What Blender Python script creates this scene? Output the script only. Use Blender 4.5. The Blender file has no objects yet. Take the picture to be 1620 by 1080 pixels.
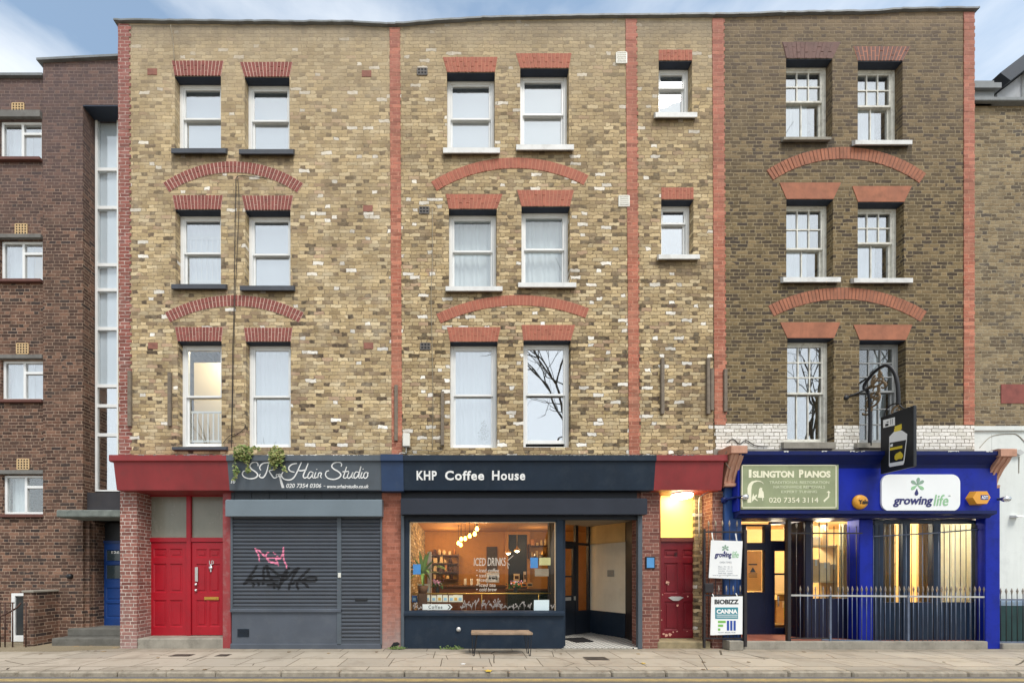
import bpy, math, random
from mathutils import Vector
R = random.Random(7)
sc = bpy.context.scene
col = sc.collection
rad = math.radians
# ------------------------------------------------------------------ camera
D, F, VX, HZ, EYE = 8.0, 600.0, 727.0, 905.0, 1.6      # metres to the facade, focal length and principal point in photo pixels
def X(px, Y=0.0): return (px - VX) * (D + Y) / F
def Z(py, Y=0.0): return EYE + (HZ - py) * (D + Y) / F
cd = bpy.data.cameras.new('camera')
cam = bpy.data.objects.new('camera', cd); col.objects.link(cam)
cam.location = (0, -D, EYE); cam.rotation_euler = (rad(90), 0, 0)
cd.sensor_width = 36; cd.lens = 36 * F / 1620
cd.shift_x = (810 - VX) / 1620; cd.shift_y = (HZ - 540) / 1620
cd.clip_start = 0.05; cd.clip_end = 2000
sc.camera = cam
# ------------------------------------------------------------------ sky, sun, exposure
SUN_EL, SUN_AZ = 57.0, 150.0       # azimuth clockwise from +Y: the sun stands behind the camera
world = bpy.data.worlds.new('World'); sc.world = world; world.use_nodes = True
nt = world.node_tree
bg = nt.nodes['Background']
sky = nt.nodes.new('ShaderNodeTexSky'); sky.sky_type = 'NISHITA'; sky.sun_disc = False
sky.sun_elevation = rad(SUN_EL); sky.sun_rotation = rad(SUN_AZ)
sky.air_density = 1.0; sky.dust_density = 1.0; sky.ozone_density = 1.0
tc = nt.nodes.new('ShaderNodeTexCoord')
mp = nt.nodes.new('ShaderNodeMapping'); mp.inputs['Scale'].default_value = (1.0, 1.0, 3.4); mp.inputs['Location'].default_value = (1.6, 1.0, 1.9)
nt.links.new(tc.outputs['Generated'], mp.inputs['Vector'])
cn = nt.nodes.new('ShaderNodeTexNoise'); cn.inputs['Scale'].default_value = 1.9; cn.inputs['Detail'].default_value = 7; cn.inputs['Roughness'].default_value = .55
nt.links.new(mp.outputs['Vector'], cn.inputs['Vector'])
cr = nt.nodes.new('ShaderNodeValToRGB'); cr.color_ramp.elements[0].position = .44; cr.color_ramp.elements[1].position = .70
cr.color_ramp.elements[0].color = (.10, .10, .10, 1); cr.color_ramp.elements[1].color = (.92, .92, .92, 1)
nt.links.new(cn.outputs['Fac'], cr.inputs['Fac'])
mx = nt.nodes.new('ShaderNodeMixRGB'); mx.inputs['Color2'].default_value = (4.5, 4.7, 4.9, 1)
sg = nt.nodes.new('ShaderNodeSeparateXYZ'); nt.links.new(tc.outputs['Generated'], sg.inputs[0])      # unseen cloud added behind the camera to whiten pane reflections and facade light
th = nt.nodes.new('ShaderNodeMapRange'); th.inputs[1].default_value = .05; th.inputs[2].default_value = -.45; th.inputs[3].default_value = 0; th.inputs[4].default_value = .85; nt.links.new(sg.outputs[1], th.inputs[0])
mm = nt.nodes.new('ShaderNodeMath'); mm.operation = 'MAXIMUM'; nt.links.new(cr.outputs['Color'], mm.inputs[0]); nt.links.new(th.outputs[0], mm.inputs[1])
nt.links.new(mm.outputs[0], mx.inputs['Fac']); tint = nt.nodes.new('ShaderNodeMixRGB'); tint.blend_type = 'MULTIPLY'; tint.inputs['Fac'].default_value = 1; tint.inputs['Color2'].default_value = (1.06, 1.12, 1.0, 1); nt.links.new(sky.outputs['Color'], tint.inputs['Color1']); nt.links.new(tint.outputs['Color'], mx.inputs['Color1'])
nt.links.new(mx.outputs['Color'], bg.inputs['Color']); bg.inputs['Strength'].default_value = 0.122
sd = bpy.data.lights.new('sun', 'SUN'); sd.energy = 1.5; sd.angle = rad(20); sd.color = (1, .96, .9)
so = bpy.data.objects.new('sun', sd); col.objects.link(so); so.location = (0, -20, 30)
so.rotation_euler = Vector((-math.sin(rad(SUN_AZ)) * math.cos(rad(SUN_EL)), -math.cos(rad(SUN_AZ)) * math.cos(rad(SUN_EL)), -math.sin(rad(SUN_EL)))).to_track_quat('-Z', 'Y').to_euler()
sc.view_settings.view_transform = 'Standard'; sc.view_settings.look = 'None'; sc.view_settings.gamma = 1
sc.view_settings.exposure = 1.0
sc.render.engine = 'CYCLES'
try:
    sc.cycles.use_denoising = True; sc.cycles.max_bounces = 8; sc.cycles.transparent_max_bounces = 16
    sc.cycles.caustics_reflective = False; sc.cycles.caustics_refractive = False; sc.cycles.sample_clamp_indirect = 6
except Exception: pass

# ------------------------------------------------------------------ materials
def s2l(c): return tuple((v / 255 / 12.92 if v <= 10.3 else ((v / 255 + .055) / 1.055) ** 2.4) for v in c)
class NT:
    def __init__(s, name):
        s.m = bpy.data.materials.new(name); s.m.use_nodes = True; s.t = s.m.node_tree
        s.b = s.t.nodes['Principled BSDF']; s.out = s.t.nodes['Material Output']
        s._pos = None
    def n(s, typ, **kw):
        nd = s.t.nodes.new(typ)
        for k, v in kw.items(): setattr(nd, k, v)
        return nd
    def link(s, a, b):
        if hasattr(a, 'is_output') or hasattr(a, 'links'): s.t.links.new(a, b)
        else: b.default_value = a
    def math(s, op, a, b=0.0, c=None):
        nd = s.n('ShaderNodeMath', operation=op); s.link(a, nd.inputs[0]); s.link(b, nd.inputs[1])
        if c is not None: s.link(c, nd.inputs[2])
        return nd.outputs[0]
    def pos(s):
        if s._pos is None: s._pos = s.n('ShaderNodeNewGeometry').outputs['Position']
        return s._pos
    def noise(s, scale, detail=3, vec=None, rough=.5, out='Fac'):
        nd = s.n('ShaderNodeTexNoise'); nd.inputs['Scale'].default_value = scale; nd.inputs['Detail'].default_value = detail
        nd.inputs['Roughness'].default_value = rough
        s.link(vec if vec is not None else s.pos(), nd.inputs['Vector']); return nd.outputs[out]
    def ramp(s, fac, stops, interp='LINEAR'):
        nd = s.n('ShaderNodeValToRGB'); cr = nd.color_ramp; cr.interpolation = interp
        while len(cr.elements) < len(stops): cr.elements.new(.5)
        for e, (p, c) in zip(cr.elements, stops):
            e.position = p; e.color = (*c, 1) if len(c) == 3 else c
        s.link(fac, nd.inputs[0]); return nd.outputs[0]
    def mix(s, fac, a, b, mode='MIX'):
        nd = s.n('ShaderNodeMixRGB', blend_type=mode); s.link(fac, nd.inputs[0])
        for v, i in ((a, 1), (b, 2)):
            s.link((*v, 1) if isinstance(v, tuple) and len(v) == 3 else v, nd.inputs[i])
        return nd.outputs[0]
    def bump(s, h, strength=.3, dist=.01):
        nd = s.n('ShaderNodeBump'); nd.inputs['Strength'].default_value = strength; nd.inputs['Distance'].default_value = dist
        s.link(h, nd.inputs['Height']); s.t.links.new(nd.outputs[0], s.b.inputs['Normal'])
    def fin(s, color, rough=.6, metal=0.0, spec=None):
        s.link((*color, 1) if isinstance(color, tuple) and len(color) == 3 else color, s.b.inputs['Base Color'])
        s.link(rough, s.b.inputs['Roughness']); s.b.inputs['Metallic'].default_value = metal
        if spec is not None: s.b.inputs['Specular IOR Level'].default_value = spec
        return s.m
MC = {}
def paint(name, rgb, rough=.5, var=.12, scale=3.0, dirt=0.0, dirtc=(70, 62, 55), metal=0.0, bump=.05, spec=.4):
    """painted or plain surface: display-colour rgb with mottling, optional grime patches and fine relief"""
    if name in MC: return MC[name]
    t = NT(name); c = s2l(rgb)
    f = t.noise(scale, 4); f2 = t.noise(scale * 14, 2)
    lo = tuple(v * (1 - var) for v in c); hi = tuple(min(1, v * (1 + var)) for v in c)
    cc = t.ramp(f, [(.3, lo), (.7, hi)])
    cc = t.mix(t.math('MULTIPLY', f2, var * 1.6), cc, tuple(v * .6 for v in c))
    if dirt:
        m = t.ramp(t.noise(scale * .9 + 1.3, 8, rough=.68), [(.50, (0, 0, 0)), (.72, (1, 1, 1))])
        cc = t.mix(t.math('MULTIPLY', m, dirt), cc, s2l(dirtc))
        mp_ = t.n('ShaderNodeMapping'); mp_.inputs['Scale'].default_value = (7, 7, .7); t.link(t.pos(), mp_.inputs['Vector'])      # rain runs and hand-brushed streaks
        sm_ = t.ramp(t.noise(1.6, 6, vec=mp_.outputs[0], rough=.65), [(.46, (0, 0, 0)), (.74, (1, 1, 1))])
        cc = t.mix(t.math('MULTIPLY', sm_, dirt * .8), cc, tuple(v * .55 + w * .25 for v, w in zip(c, s2l(dirtc))))
        f = t.math('SUBTRACT', t.math('ADD', f, t.math('MULTIPLY', m, .6)), t.math('MULTIPLY', sm_, .4))
    if bump: t.bump(t.noise(scale * 22, 3), bump, .004)
    MC[name] = t.fin(cc, t.math('ADD', rough - .08, t.math('MULTIPLY', f, .16)), metal, spec); return MC[name]
def emit(name, rgb, strength, base=None):
    if name in MC: return MC[name]
    t = NT(name); c = s2l(rgb)
    t.b.inputs['Emission Color'].default_value = (*c, 1); t.b.inputs['Emission Strength'].default_value = strength
    MC[name] = t.fin(s2l(base or rgb), .4); return MC[name]
def glass(name, refl, tint=(1, 1, 1), rough=.0, wav=.0, k=.8):
    """window glass: a clear sheet that also mirrors the sky; more so at glancing angles"""
    if name in MC: return MC[name]
    t = NT(name); g = t.n('ShaderNodeBsdfGlossy'); g.inputs['Roughness'].default_value = rough; g.inputs['Color'].default_value = (1, 1, 1, 1)
    tr = t.n('ShaderNodeBsdfTransparent'); tr.inputs['Color'].default_value = (*tint, 1)
    ge = t.n('ShaderNodeNewGeometry'); dt = t.n('ShaderNodeVectorMath', operation='DOT_PRODUCT'); t.link(ge.outputs['Normal'], dt.inputs[0]); t.link(ge.outputs['Incoming'], dt.inputs[1])
    gl_ = t.math('POWER', t.math('SUBTRACT', 1.0, t.math('ABSOLUTE', dt.outputs['Value'])), 5.0)      # Schlick, the same from both faces of the sheet
    f = t.math('MINIMUM', t.math('ADD', refl, t.math('MULTIPLY', t.math('ADD', .04, t.math('MULTIPLY', gl_, .9)), k)), .95)
    if wav:
        b = t.n('ShaderNodeBump'); b.inputs['Strength'].default_value = wav; b.inputs['Distance'].default_value = .01
        t.link(t.noise(2.2, 1), b.inputs['Height']); t.link(b.outputs[0], g.inputs['Normal'])
    m = t.n('ShaderNodeMixShader'); t.link(f, m.inputs[0]); t.link(tr.outputs[0], m.inputs[1]); t.link(g.outputs[0], m.inputs[2])
    t.link(m.outputs[0], t.out.inputs[0]); MC[name] = t.m; return t.m
def brick(name, stops, mortar, bh=.075, mw=.011, jitter=.010, flemish=True, clump=.35, tone=.30, smear=.25, fade=None, bumpy=.6, grime=None, mvar=.25, desat=.2, white=0.0, lift=1.0, streaks=(), dark=0.0, smearc=None):
    """brickwork: every brick gets its own colour out of STOPS; uneven joints, smeared mortar, soot in patches"""
    if name in MC: return MC[name]
    ds = lambda c: tuple(v + (sum(c) / 3 - v) * desat for v in c)
    stops = [(q, ds(c)) for q, c in stops]; mortar = ds(mortar)
    t = NT(name); p = t.pos()
    dn = t.n('ShaderNodeTexNoise'); dn.inputs['Scale'].default_value = 9; dn.inputs['Detail'].default_value = 3; t.link(p, dn.inputs['Vector'])
    sub = t.n('ShaderNodeVectorMath', operation='SUBTRACT'); t.link(dn.outputs['Color'], sub.inputs[0]); sub.inputs[1].default_value = (.5, .5, .5)
    sca = t.n('ShaderNodeVectorMath', operation='SCALE'); t.link(sub.outputs[0], sca.inputs[0]); sca.inputs['Scale'].default_value = jitter * 2.4
    add = t.n('ShaderNodeVectorMath', operation='ADD'); t.link(p, add.inputs[0]); t.link(sca.outputs[0], add.inputs[1])
    sx = t.n('ShaderNodeSeparateXYZ'); t.link(add.outputs[0], sx.inputs[0])
    u = t.math('ADD', t.math('ADD', sx.outputs[0], sx.outputs[1]), 40.0); z = t.math('ADD', sx.outputs[2], 10.0)
    v = t.math('DIVIDE', z, bh); row = t.math('FLOOR', v); fv = t.math('MULTIPLY', t.math('SUBTRACT', v, row), bh)
    per = .3375 if flemish else .225
    off = t.math('MULTIPLY', t.math('MODULO', row, 2.0), .5)
    wob = t.n('ShaderNodeTexWhiteNoise', noise_dimensions='1D'); t.link(row, wob.inputs['W'])
    q = t.math('ADD', t.math('ADD', t.math('DIVIDE', u, per), off), t.math('MULTIPLY', wob.outputs['Value'], .16))
    cell = t.math('FLOOR', q); fu = t.math('MULTIPLY', t.math('SUBTRACT', q, cell), per)
    if flemish:
        head = t.math('GREATER_THAN', fu, .225)
        w = t.math('SUBTRACT', .225, t.math('MULTIPLY', head, .1125))
        lu = t.math('SUBTRACT', fu, t.math('MULTIPLY', head, .225)); cid = t.math('ADD', t.math('MULTIPLY', cell, 2.0), head)
    else: w = .225; lu = fu; cid = cell
    du = t.math('MINIMUM', lu, t.math('SUBTRACT', w, lu)); dv = t.math('MINIMUM', fv, t.math('SUBTRACT', bh, fv))
    d = t.math('MINIMUM', du, dv)
    jn = t.noise(16, 3)
    d = t.math('ADD', d, t.math('MULTIPLY', t.math('SUBTRACT', jn, .5), mw * 1.3))
    mr = t.n('ShaderNodeMapRange'); mr.inputs[1].default_value = mw * .35; mr.inputs[2].default_value = mw * .9; t.link(d, mr.inputs[0]); bm = mr.outputs[0]
    cx = t.n('ShaderNodeCombineXYZ'); t.link(cid, cx.inputs[0]); t.link(row, cx.inputs[1])
    wn = t.n('ShaderNodeTexWhiteNoise', noise_dimensions='2D'); t.link(cx.outputs[0], wn.inputs['Vector'])
    big = t.noise(.8, 3)
    rv = t.math('ADD', wn.outputs['Value'], t.math('MULTIPLY', t.math('SUBTRACT', big, .5), clump))
    bc = t.ramp(rv, [(a, s2l(c)) for a, c in stops], 'CONSTANT')
    if lift != 1: lf = t.n('ShaderNodeVectorMath', operation='SCALE'); t.link(bc, lf.inputs[0]); lf.inputs['Scale'].default_value = lift; bc = lf.outputs[0]
    sc2 = t.n('ShaderNodeSeparateColor'); t.link(wn.outputs['Color'], sc2.inputs[0])
    if dark and flemish: bc = t.mix(t.math('MULTIPLY', t.math('GREATER_THAN', sc2.outputs[0], t.math('SUBTRACT', 1 - dark * .35, t.math('MULTIPLY', head, dark * 1.3))), t.math('ADD', .35, t.math('MULTIPLY', t.noise(12, 4), 1.0))), bc, s2l((70, 60, 52)))
    if white: bc = t.mix(t.math('MULTIPLY', t.math('GREATER_THAN', sc2.outputs[2], 1 - white), t.math('ADD', .55, t.math('MULTIPLY', t.noise(14, 4), .75))), bc, s2l((240, 236, 228)))
    br = t.math('ADD', 1 - tone / 2, t.math('MULTIPLY', sc2.outputs[1], tone))
    br = t.math('MULTIPLY', br, t.math('ADD', .62, t.math('MULTIPLY', t.noise(38, 4, rough=.7), .76)))
    cb = t.n('ShaderNodeVectorMath', operation='SCALE'); t.link(bc, cb.inputs[0]); t.link(br, cb.inputs['Scale'])
    mcol = s2l(mortar)
    mo = t.ramp(t.noise(7, 5, rough=.6), [(.34, tuple(x * (1 - mvar) * (1 - mvar) for x in mcol)), (.52, mcol), (.72, tuple(min(1, x * (1 + mvar * .5)) for x in mcol))])
    if smear:
        sm = t.ramp(t.noise(2.6, 6, rough=.62), [(.48, (0, 0, 0)), (.75, (1, 1, 1))])
        cb2 = t.mix(t.math('MULTIPLY', sm, smear), cb.outputs[0], s2l(ds(smearc)) if smearc else mo)
    else: cb2 = cb.outputs[0]
    c = t.mix(bm, mo, cb2)
    if fade:          # fade = (z0, z1, colour, strength) - weathering, and haze painted pale into the upper fronts, growing from z0 to z1, broken up by noise
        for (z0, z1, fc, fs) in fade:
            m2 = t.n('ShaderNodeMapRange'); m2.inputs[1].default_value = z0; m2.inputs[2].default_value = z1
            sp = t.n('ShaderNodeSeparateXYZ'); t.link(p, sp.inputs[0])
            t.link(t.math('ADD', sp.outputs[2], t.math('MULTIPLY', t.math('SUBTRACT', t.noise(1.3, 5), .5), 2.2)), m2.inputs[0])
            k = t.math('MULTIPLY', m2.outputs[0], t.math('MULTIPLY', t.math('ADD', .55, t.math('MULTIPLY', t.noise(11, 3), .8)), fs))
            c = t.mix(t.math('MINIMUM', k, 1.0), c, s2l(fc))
    if grime:
        g = t.ramp(t.noise(1.1, 7, rough=.6), [(.45, (0, 0, 0)), (.72, (1, 1, 1))])
        c = t.mix(t.math('MULTIPLY', g, grime[0]), c, s2l(grime[1]))
    if streaks:       # rain and soot stains that run down from the sills
        sp = t.n('ShaderNodeSeparateXYZ'); t.link(p, sp.inputs[0]); px, pz = sp.outputs[0], sp.outputs[2]
        st = t.n('ShaderNodeMapping'); st.inputs['Scale'].default_value = (9, 1, .8); t.link(p, st.inputs['Vector'])
        nz = t.noise(1.0, 5, vec=st.outputs[0], rough=.6)
        for (x0, x1, zt, ln, sc_, ss) in streaks:
            k = t.math('MULTIPLY', t.math('MULTIPLY', t.math('GREATER_THAN', px, x0), t.math('LESS_THAN', px, x1)), t.math('LESS_THAN', pz, zt))
            mr = t.n('ShaderNodeMapRange'); mr.inputs[1].default_value = zt - ln; mr.inputs[2].default_value = zt; t.link(t.math('ADD', pz, t.math('MULTIPLY', t.math('SUBTRACT', nz, .5), ln * 1.3)), mr.inputs[0])
            c = t.mix(t.math('MULTIPLY', k, t.math('MULTIPLY', mr.outputs[0], ss)), c, s2l(sc_))
    t.bump(t.math('ADD', bm, t.math('MULTIPLY', t.noise(60, 3), .5)), bumpy, .008)
    MC[name] = t.fin(c, .88, 0, .2); return MC[name]

# ------------------------------------------------------------------ mesh building
class MB:
    def __init__(s): s.v = []; s.f = []; s.mi = []; s.sm = []
    def face(s, pts, m=0, smooth=False):
        i = len(s.v); s.v += [tuple(p) for p in pts]; s.f.append(tuple(range(i, i + len(pts)))); s.mi.append(m); s.sm.append(smooth)
    def raw(s, vs, fs, m=0, smooth=False):
        i = len(s.v); s.v += [tuple(p) for p in vs]
        for f in fs: s.f.append(tuple(i + k for k in f)); s.mi.append(m); s.sm.append(smooth)
        return s
    def hexa(s, p, m=0):   # p: 8 points, bottom ring 0-3 then top ring 4-7, counter-clockwise from above
        return s.raw(p, [(3, 2, 1, 0), (4, 5, 6, 7), (0, 1, 5, 4), (1, 2, 6, 5), (2, 3, 7, 6), (3, 0, 4, 7)], m)
    def box(s, x0, x1, y0, y1, z0, z1, m=0, b=0.0):
        if x0 > x1: x0, x1 = x1, x0
        if y0 > y1: y0, y1 = y1, y0
        if z0 > z1: z0, z1 = z1, z0
        b = min(b, (x1 - x0) * .45, (y1 - y0) * .45, (z1 - z0) * .45)
        if b <= 0:
            return s.hexa([(x0, y0, z0), (x1, y0, z0), (x1, y1, z0), (x0, y1, z0), (x0, y0, z1), (x1, y0, z1), (x1, y1, z1), (x0, y1, z1)], m)
        vs = []; idx = {}
        for sx in (0, 1):
            for sy in (0, 1):
                for sz in (0, 1):
                    cx, cy, cz = (x0, x1)[sx], (y0, y1)[sy], (z0, z1)[sz]
                    ix, iy, iz = cx + (b if not sx else -b), cy + (b if not sy else -b), cz + (b if not sz else -b)
                    for a, pt in enumerate(((cx, iy, iz), (ix, cy, iz), (ix, iy, cz))):
                        idx[(sx, sy, sz, a)] = len(vs); vs.append(pt)
        fs = []
        for a in range(3):
            o = [k for k in range(3) if k != a]
            for sd in (0, 1):
                ring = []
                for p, q in ((0, 0), (1, 0), (1, 1), (0, 1)):
                    k = [0, 0, 0]; k[a] = sd; k[o[0]] = p; k[o[1]] = q; ring.append(idx[(*k, a)])
                fs.append(tuple(ring))
            for p in (0, 1):
                for q in (0, 1):
                    k0 = [0, 0, 0]; k0[o[0]] = p; k0[o[1]] = q; k1 = list(k0); k1[a] = 1
                    fs.append((idx[(*k0, o[0])], idx[(*k1, o[0])], idx[(*k1, o[1])], idx[(*k0, o[1])]))
        for sx in (0, 1):
            for sy in (0, 1):
                for sz in (0, 1): fs.append(tuple(idx[(sx, sy, sz, a)] for a in range(3)))
        return s.raw(vs, fs, m)
    def prism(s, pts, fn0, fn1, m=0, smooth=False):   # polygon given as 2-D points, mapped by two functions to its two ends
        a = [fn0(p) for p in pts]; b = [fn1(p) for p in pts]; n = len(pts)
        s.raw(a + b, [tuple(range(n)), tuple(range(2 * n - 1, n - 1, -1))], m)
        s.raw(a + b, [(i, (i + 1) % n, n + (i + 1) % n, n + i) for i in range(n)], m, smooth); return s
    def plate(s, pts, y0, y1, m=0): return s.prism(pts, lambda p: (p[0], y0, p[1]), lambda p: (p[0], y1, p[1]), m)      # outline in XZ
    def bar_x(s, pts, x0, x1, m=0): return s.prism(pts, lambda p: (x0, p[0], p[1]), lambda p: (x1, p[0], p[1]), m)       # outline in YZ
    def slab(s, pts, z0, z1, m=0): return s.prism(pts, lambda p: (p[0], p[1], z0), lambda p: (p[0], p[1], z1), m)       # outline in XY
    def tube(s, path, r, n=8, m=0, cap=True):
        path = [Vector(p) for p in path]; N = len(path); rs = r if isinstance(r, (list, tuple)) else [r] * N
        vs = []; up = None
        for i, p in enumerate(path):
            t = (path[min(i + 1, N - 1)] - path[max(i - 1, 0)]).normalized()
            if up is None: up = Vector((0, 0, 1)) if abs(t.z) < .9 else Vector((1, 0, 0))
            a = t.cross(up); a = a.normalized() if a.length > 1e-6 else t.orthogonal().normalized(); b = a.cross(t).normalized(); up = b
            for k in range(n):
                an = 2 * math.pi * k / n; vs.append(p + (a * math.cos(an) + b * math.sin(an)) * rs[i])
        fs = [(i * n + k, i * n + (k + 1) % n, (i + 1) * n + (k + 1) % n, (i + 1) * n + k) for i in range(N - 1) for k in range(n)]
        s.raw(vs, fs, m, True)
        if cap: s.raw(vs[:n], [tuple(range(n - 1, -1, -1))], m); s.raw(vs[-n:], [tuple(range(n))], m)
        return s
    def lathe(s, c, prof, n=16, axis='z', m=0):     # prof: (radius, height) pairs
        vs = []
        for (r, h) in prof:
            for k in range(n):
                a = 2 * math.pi * k / n; p, q = r * math.cos(a), r * math.sin(a)
                vs.append((c[0] + p, c[1] + q, c[2] + h) if axis == 'z' else (c[0] + p, c[1] + h, c[2] + q) if axis == 'y' else (c[0] + h, c[1] + p, c[2] + q))
        N = len(prof)
        return s.raw(vs, [(i * n + k, i * n + (k + 1) % n, (i + 1) * n + (k + 1) % n, (i + 1) * n + k) for i in range(N - 1) for k in range(n)] + [tuple(range(n - 1, -1, -1)), tuple(range((N - 1) * n, N * n))], m, True)
    def build(s, name, mats, parent=None, **tg):
        me = bpy.data.meshes.new(name)
        base = WL.get(parent, Vector((0, 0, 0))) if parent is not None else None
        if base is None:
            xs = [v[0] for v in s.v]; ys = [v[1] for v in s.v]; zs = [v[2] for v in s.v]
            base = Vector(((min(xs) + max(xs)) / 2, (min(ys) + max(ys)) / 2, min(zs)))
        me.from_pydata([(v[0] - base.x, v[1] - base.y, v[2] - base.z) for v in s.v], [], s.f)
        for m in (mats if isinstance(mats, (list, tuple)) else [mats]): me.materials.append(m)
        me.polygons.foreach_set('material_index', s.mi); me.polygons.foreach_set('use_smooth', s.sm)
        fix_normals(me)
        o = bpy.data.objects.new(name, me); col.objects.link(o)
        if parent is not None: o.parent = parent; WL[o] = base
        else: o.location = base; WL[o] = base
        if tg: tag(o, **tg)
        return o
import bmesh
def fix_normals(me):
    bm = bmesh.new(); bm.from_mesh(me); bmesh.ops.remove_doubles(bm, verts=bm.verts, dist=1e-5); bmesh.ops.recalc_face_normals(bm, faces=bm.faces); bm.to_mesh(me); bm.free(); me.update()
WL = {}
def tag(o, label=None, cat=None, group=None, kind=None):
    for k, v in (('label', label), ('category', cat), ('group', group), ('kind', kind)):
        if v: o[k] = v
    return o
def thing(name, label, cat, loc=(0, 0, 0), group=None):
    o = bpy.data.objects.new(name, None); col.objects.link(o); o.location = loc; o.empty_display_size = .2
    WL[o] = Vector(loc); return tag(o, label, cat, group)
def rep(o, dx=0, dy=0, dz=0, parent=None):
    c = o.copy(); col.objects.link(c); c.parent = parent if parent is not None else o.parent
    c.location = o.location + Vector((dx, dy, dz)); return c
def smooth_path(pts, k=6):
    out = []; P = [Vector(p) for p in pts]
    for i in range(len(P) - 1):
        p0, p1, p2, p3 = P[max(i - 1, 0)], P[i], P[i + 1], P[min(i + 2, len(P) - 1)]
        for j in range(k):
            t = j / k; out.append(.5 * ((2 * p1) + (p2 - p0) * t + (2 * p0 - 5 * p1 + 4 * p2 - p3) * t * t + (3 * p1 - p0 - 3 * p2 + p3) * t ** 3))
    return out + [P[-1]]
def ribbon(mb, pts, w, y0, y1, k=5, taper=.45, m=0):
    """brush stroke in the XZ plane with thickness"""
    P = smooth_path([(p[0], p[1], 0) for p in pts], k) if len(pts) > 2 else [Vector((p[0], p[1], 0)) for p in pts]
    N = len(P); L = []; Rr = []
    for i, p in enumerate(P):
        t = P[min(i + 1, N - 1)] - P[max(i - 1, 0)]; t = t.normalized() if t.length > 1e-9 else Vector((1, 0, 0))
        ww = w / 2 * (1 - taper + taper * math.sin(math.pi * min(max((i + .6) / N, 0), 1)))
        n = Vector((-t.y, t.x, 0)) * ww; L.append(p + n); Rr.append(p - n)
    vs = [(q.x, y0, q.y) for q in L] + [(q.x, y0, q.y) for q in Rr] + [(q.x, y1, q.y) for q in L] + [(q.x, y1, q.y) for q in Rr]
    fs = []
    for i in range(N - 1):
        fs += [(i, i + 1, N + i + 1, N + i), (2 * N + i + 1, 2 * N + i, 3 * N + i, 3 * N + i + 1), (i, 2 * N + i, 2 * N + i + 1, i + 1), (N + i + 1, 3 * N + i + 1, 3 * N + i, N + i)]
    fs += [(0, N, 3 * N, 2 * N), (N - 1, 3 * N - 1, 4 * N - 1, 2 * N - 1)]
    mb.raw(vs, fs, m)
def text_mb(mb, body, x0, x1, z0, z1, y, th=.004, bold=0.0, shear=0.0, m=0, fn=None, space=1.0):
    """lettering that fills the box x0..x1, z0..z1 on a face looking at -Y (or mapped by fn)"""
    cu = bpy.data.curves.new('lettering', 'FONT'); cu.body = body; cu.size = 1; cu.offset = bold; cu.shear = shear; cu.extrude = .01; cu.resolution_u = 3; cu.space_character = space
    ob = bpy.data.objects.new('lettering', cu); col.objects.link(ob)
    me = bpy.data.meshes.new_from_object(ob.evaluated_get(bpy.context.evaluated_depsgraph_get()))
    col.objects.unlink(ob); bpy.data.objects.remove(ob); bpy.data.curves.remove(cu)
    vs = [v.co.copy() for v in me.vertices]; fs = [tuple(p.vertices) for p in me.polygons]; bpy.data.meshes.remove(me)
    if not vs: return mb
    ax, bx = min(v.x for v in vs), max(v.x for v in vs); az, bz = min(v.y for v in vs), max(v.y for v in vs)
    f = fn or (lambda u, w, d: (x0 + (x1 - x0) * u, y - d * th, z0 + (z1 - z0) * w))
    mb.raw([f((v.x - ax) / (bx - ax), (v.y - az) / max(bz - az, 1e-6), (v.z + .01) / .02) for v in vs], fs, m); return mb
# ------------------------------------------------------------------ material library
STOCK = [(0, (146, 122, 92)), (.10, (168, 142, 100)), (.26, (188, 162, 116)), (.44, (200, 174, 128)), (.62, (178, 152, 110)), (.76, (206, 184, 142)), (.88, (176, 142, 112)), (.95, (156, 132, 96))]
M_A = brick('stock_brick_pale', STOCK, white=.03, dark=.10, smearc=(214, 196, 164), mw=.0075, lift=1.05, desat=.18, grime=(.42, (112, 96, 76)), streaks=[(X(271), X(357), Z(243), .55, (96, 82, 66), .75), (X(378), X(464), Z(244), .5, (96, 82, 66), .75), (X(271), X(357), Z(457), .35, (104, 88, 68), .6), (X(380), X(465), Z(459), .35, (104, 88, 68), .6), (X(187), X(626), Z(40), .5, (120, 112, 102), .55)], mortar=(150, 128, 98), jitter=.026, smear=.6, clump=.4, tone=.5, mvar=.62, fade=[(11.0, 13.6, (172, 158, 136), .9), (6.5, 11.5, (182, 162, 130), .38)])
M_B = brick('stock_brick_warm', white=.045, dark=.16, smearc=(210, 190, 152), mw=.0085, lift=1.03, desat=.16, grime=(.42, (106, 90, 68)), streaks=[(X(701), X(791), Z(243), .4, (100, 86, 68), .6), (X(817), X(908), Z(238), .4, (100, 86, 68), .6), (X(705), X(795), Z(461), .35, (92, 78, 60), .65), (X(820), X(912), Z(455), .35, (92, 78, 60), .65), (X(1037), X(1103), Z(187), .3, (100, 86, 68), .6), (X(1042), X(1107), Z(411), .5, (100, 86, 68), .6), (X(626), X(1128), Z(34), .5, (120, 112, 102), .5)], stops=STOCK[:-1] + [(.95, (186, 158, 106))], mortar=(128, 106, 76), jitter=.030, smear=.55, clump=.45, tone=.52, mvar=.66, fade=[(11.2, 13.6, (170, 156, 134), .85), (6.5, 11.5, (178, 158, 126), .36)])
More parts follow.
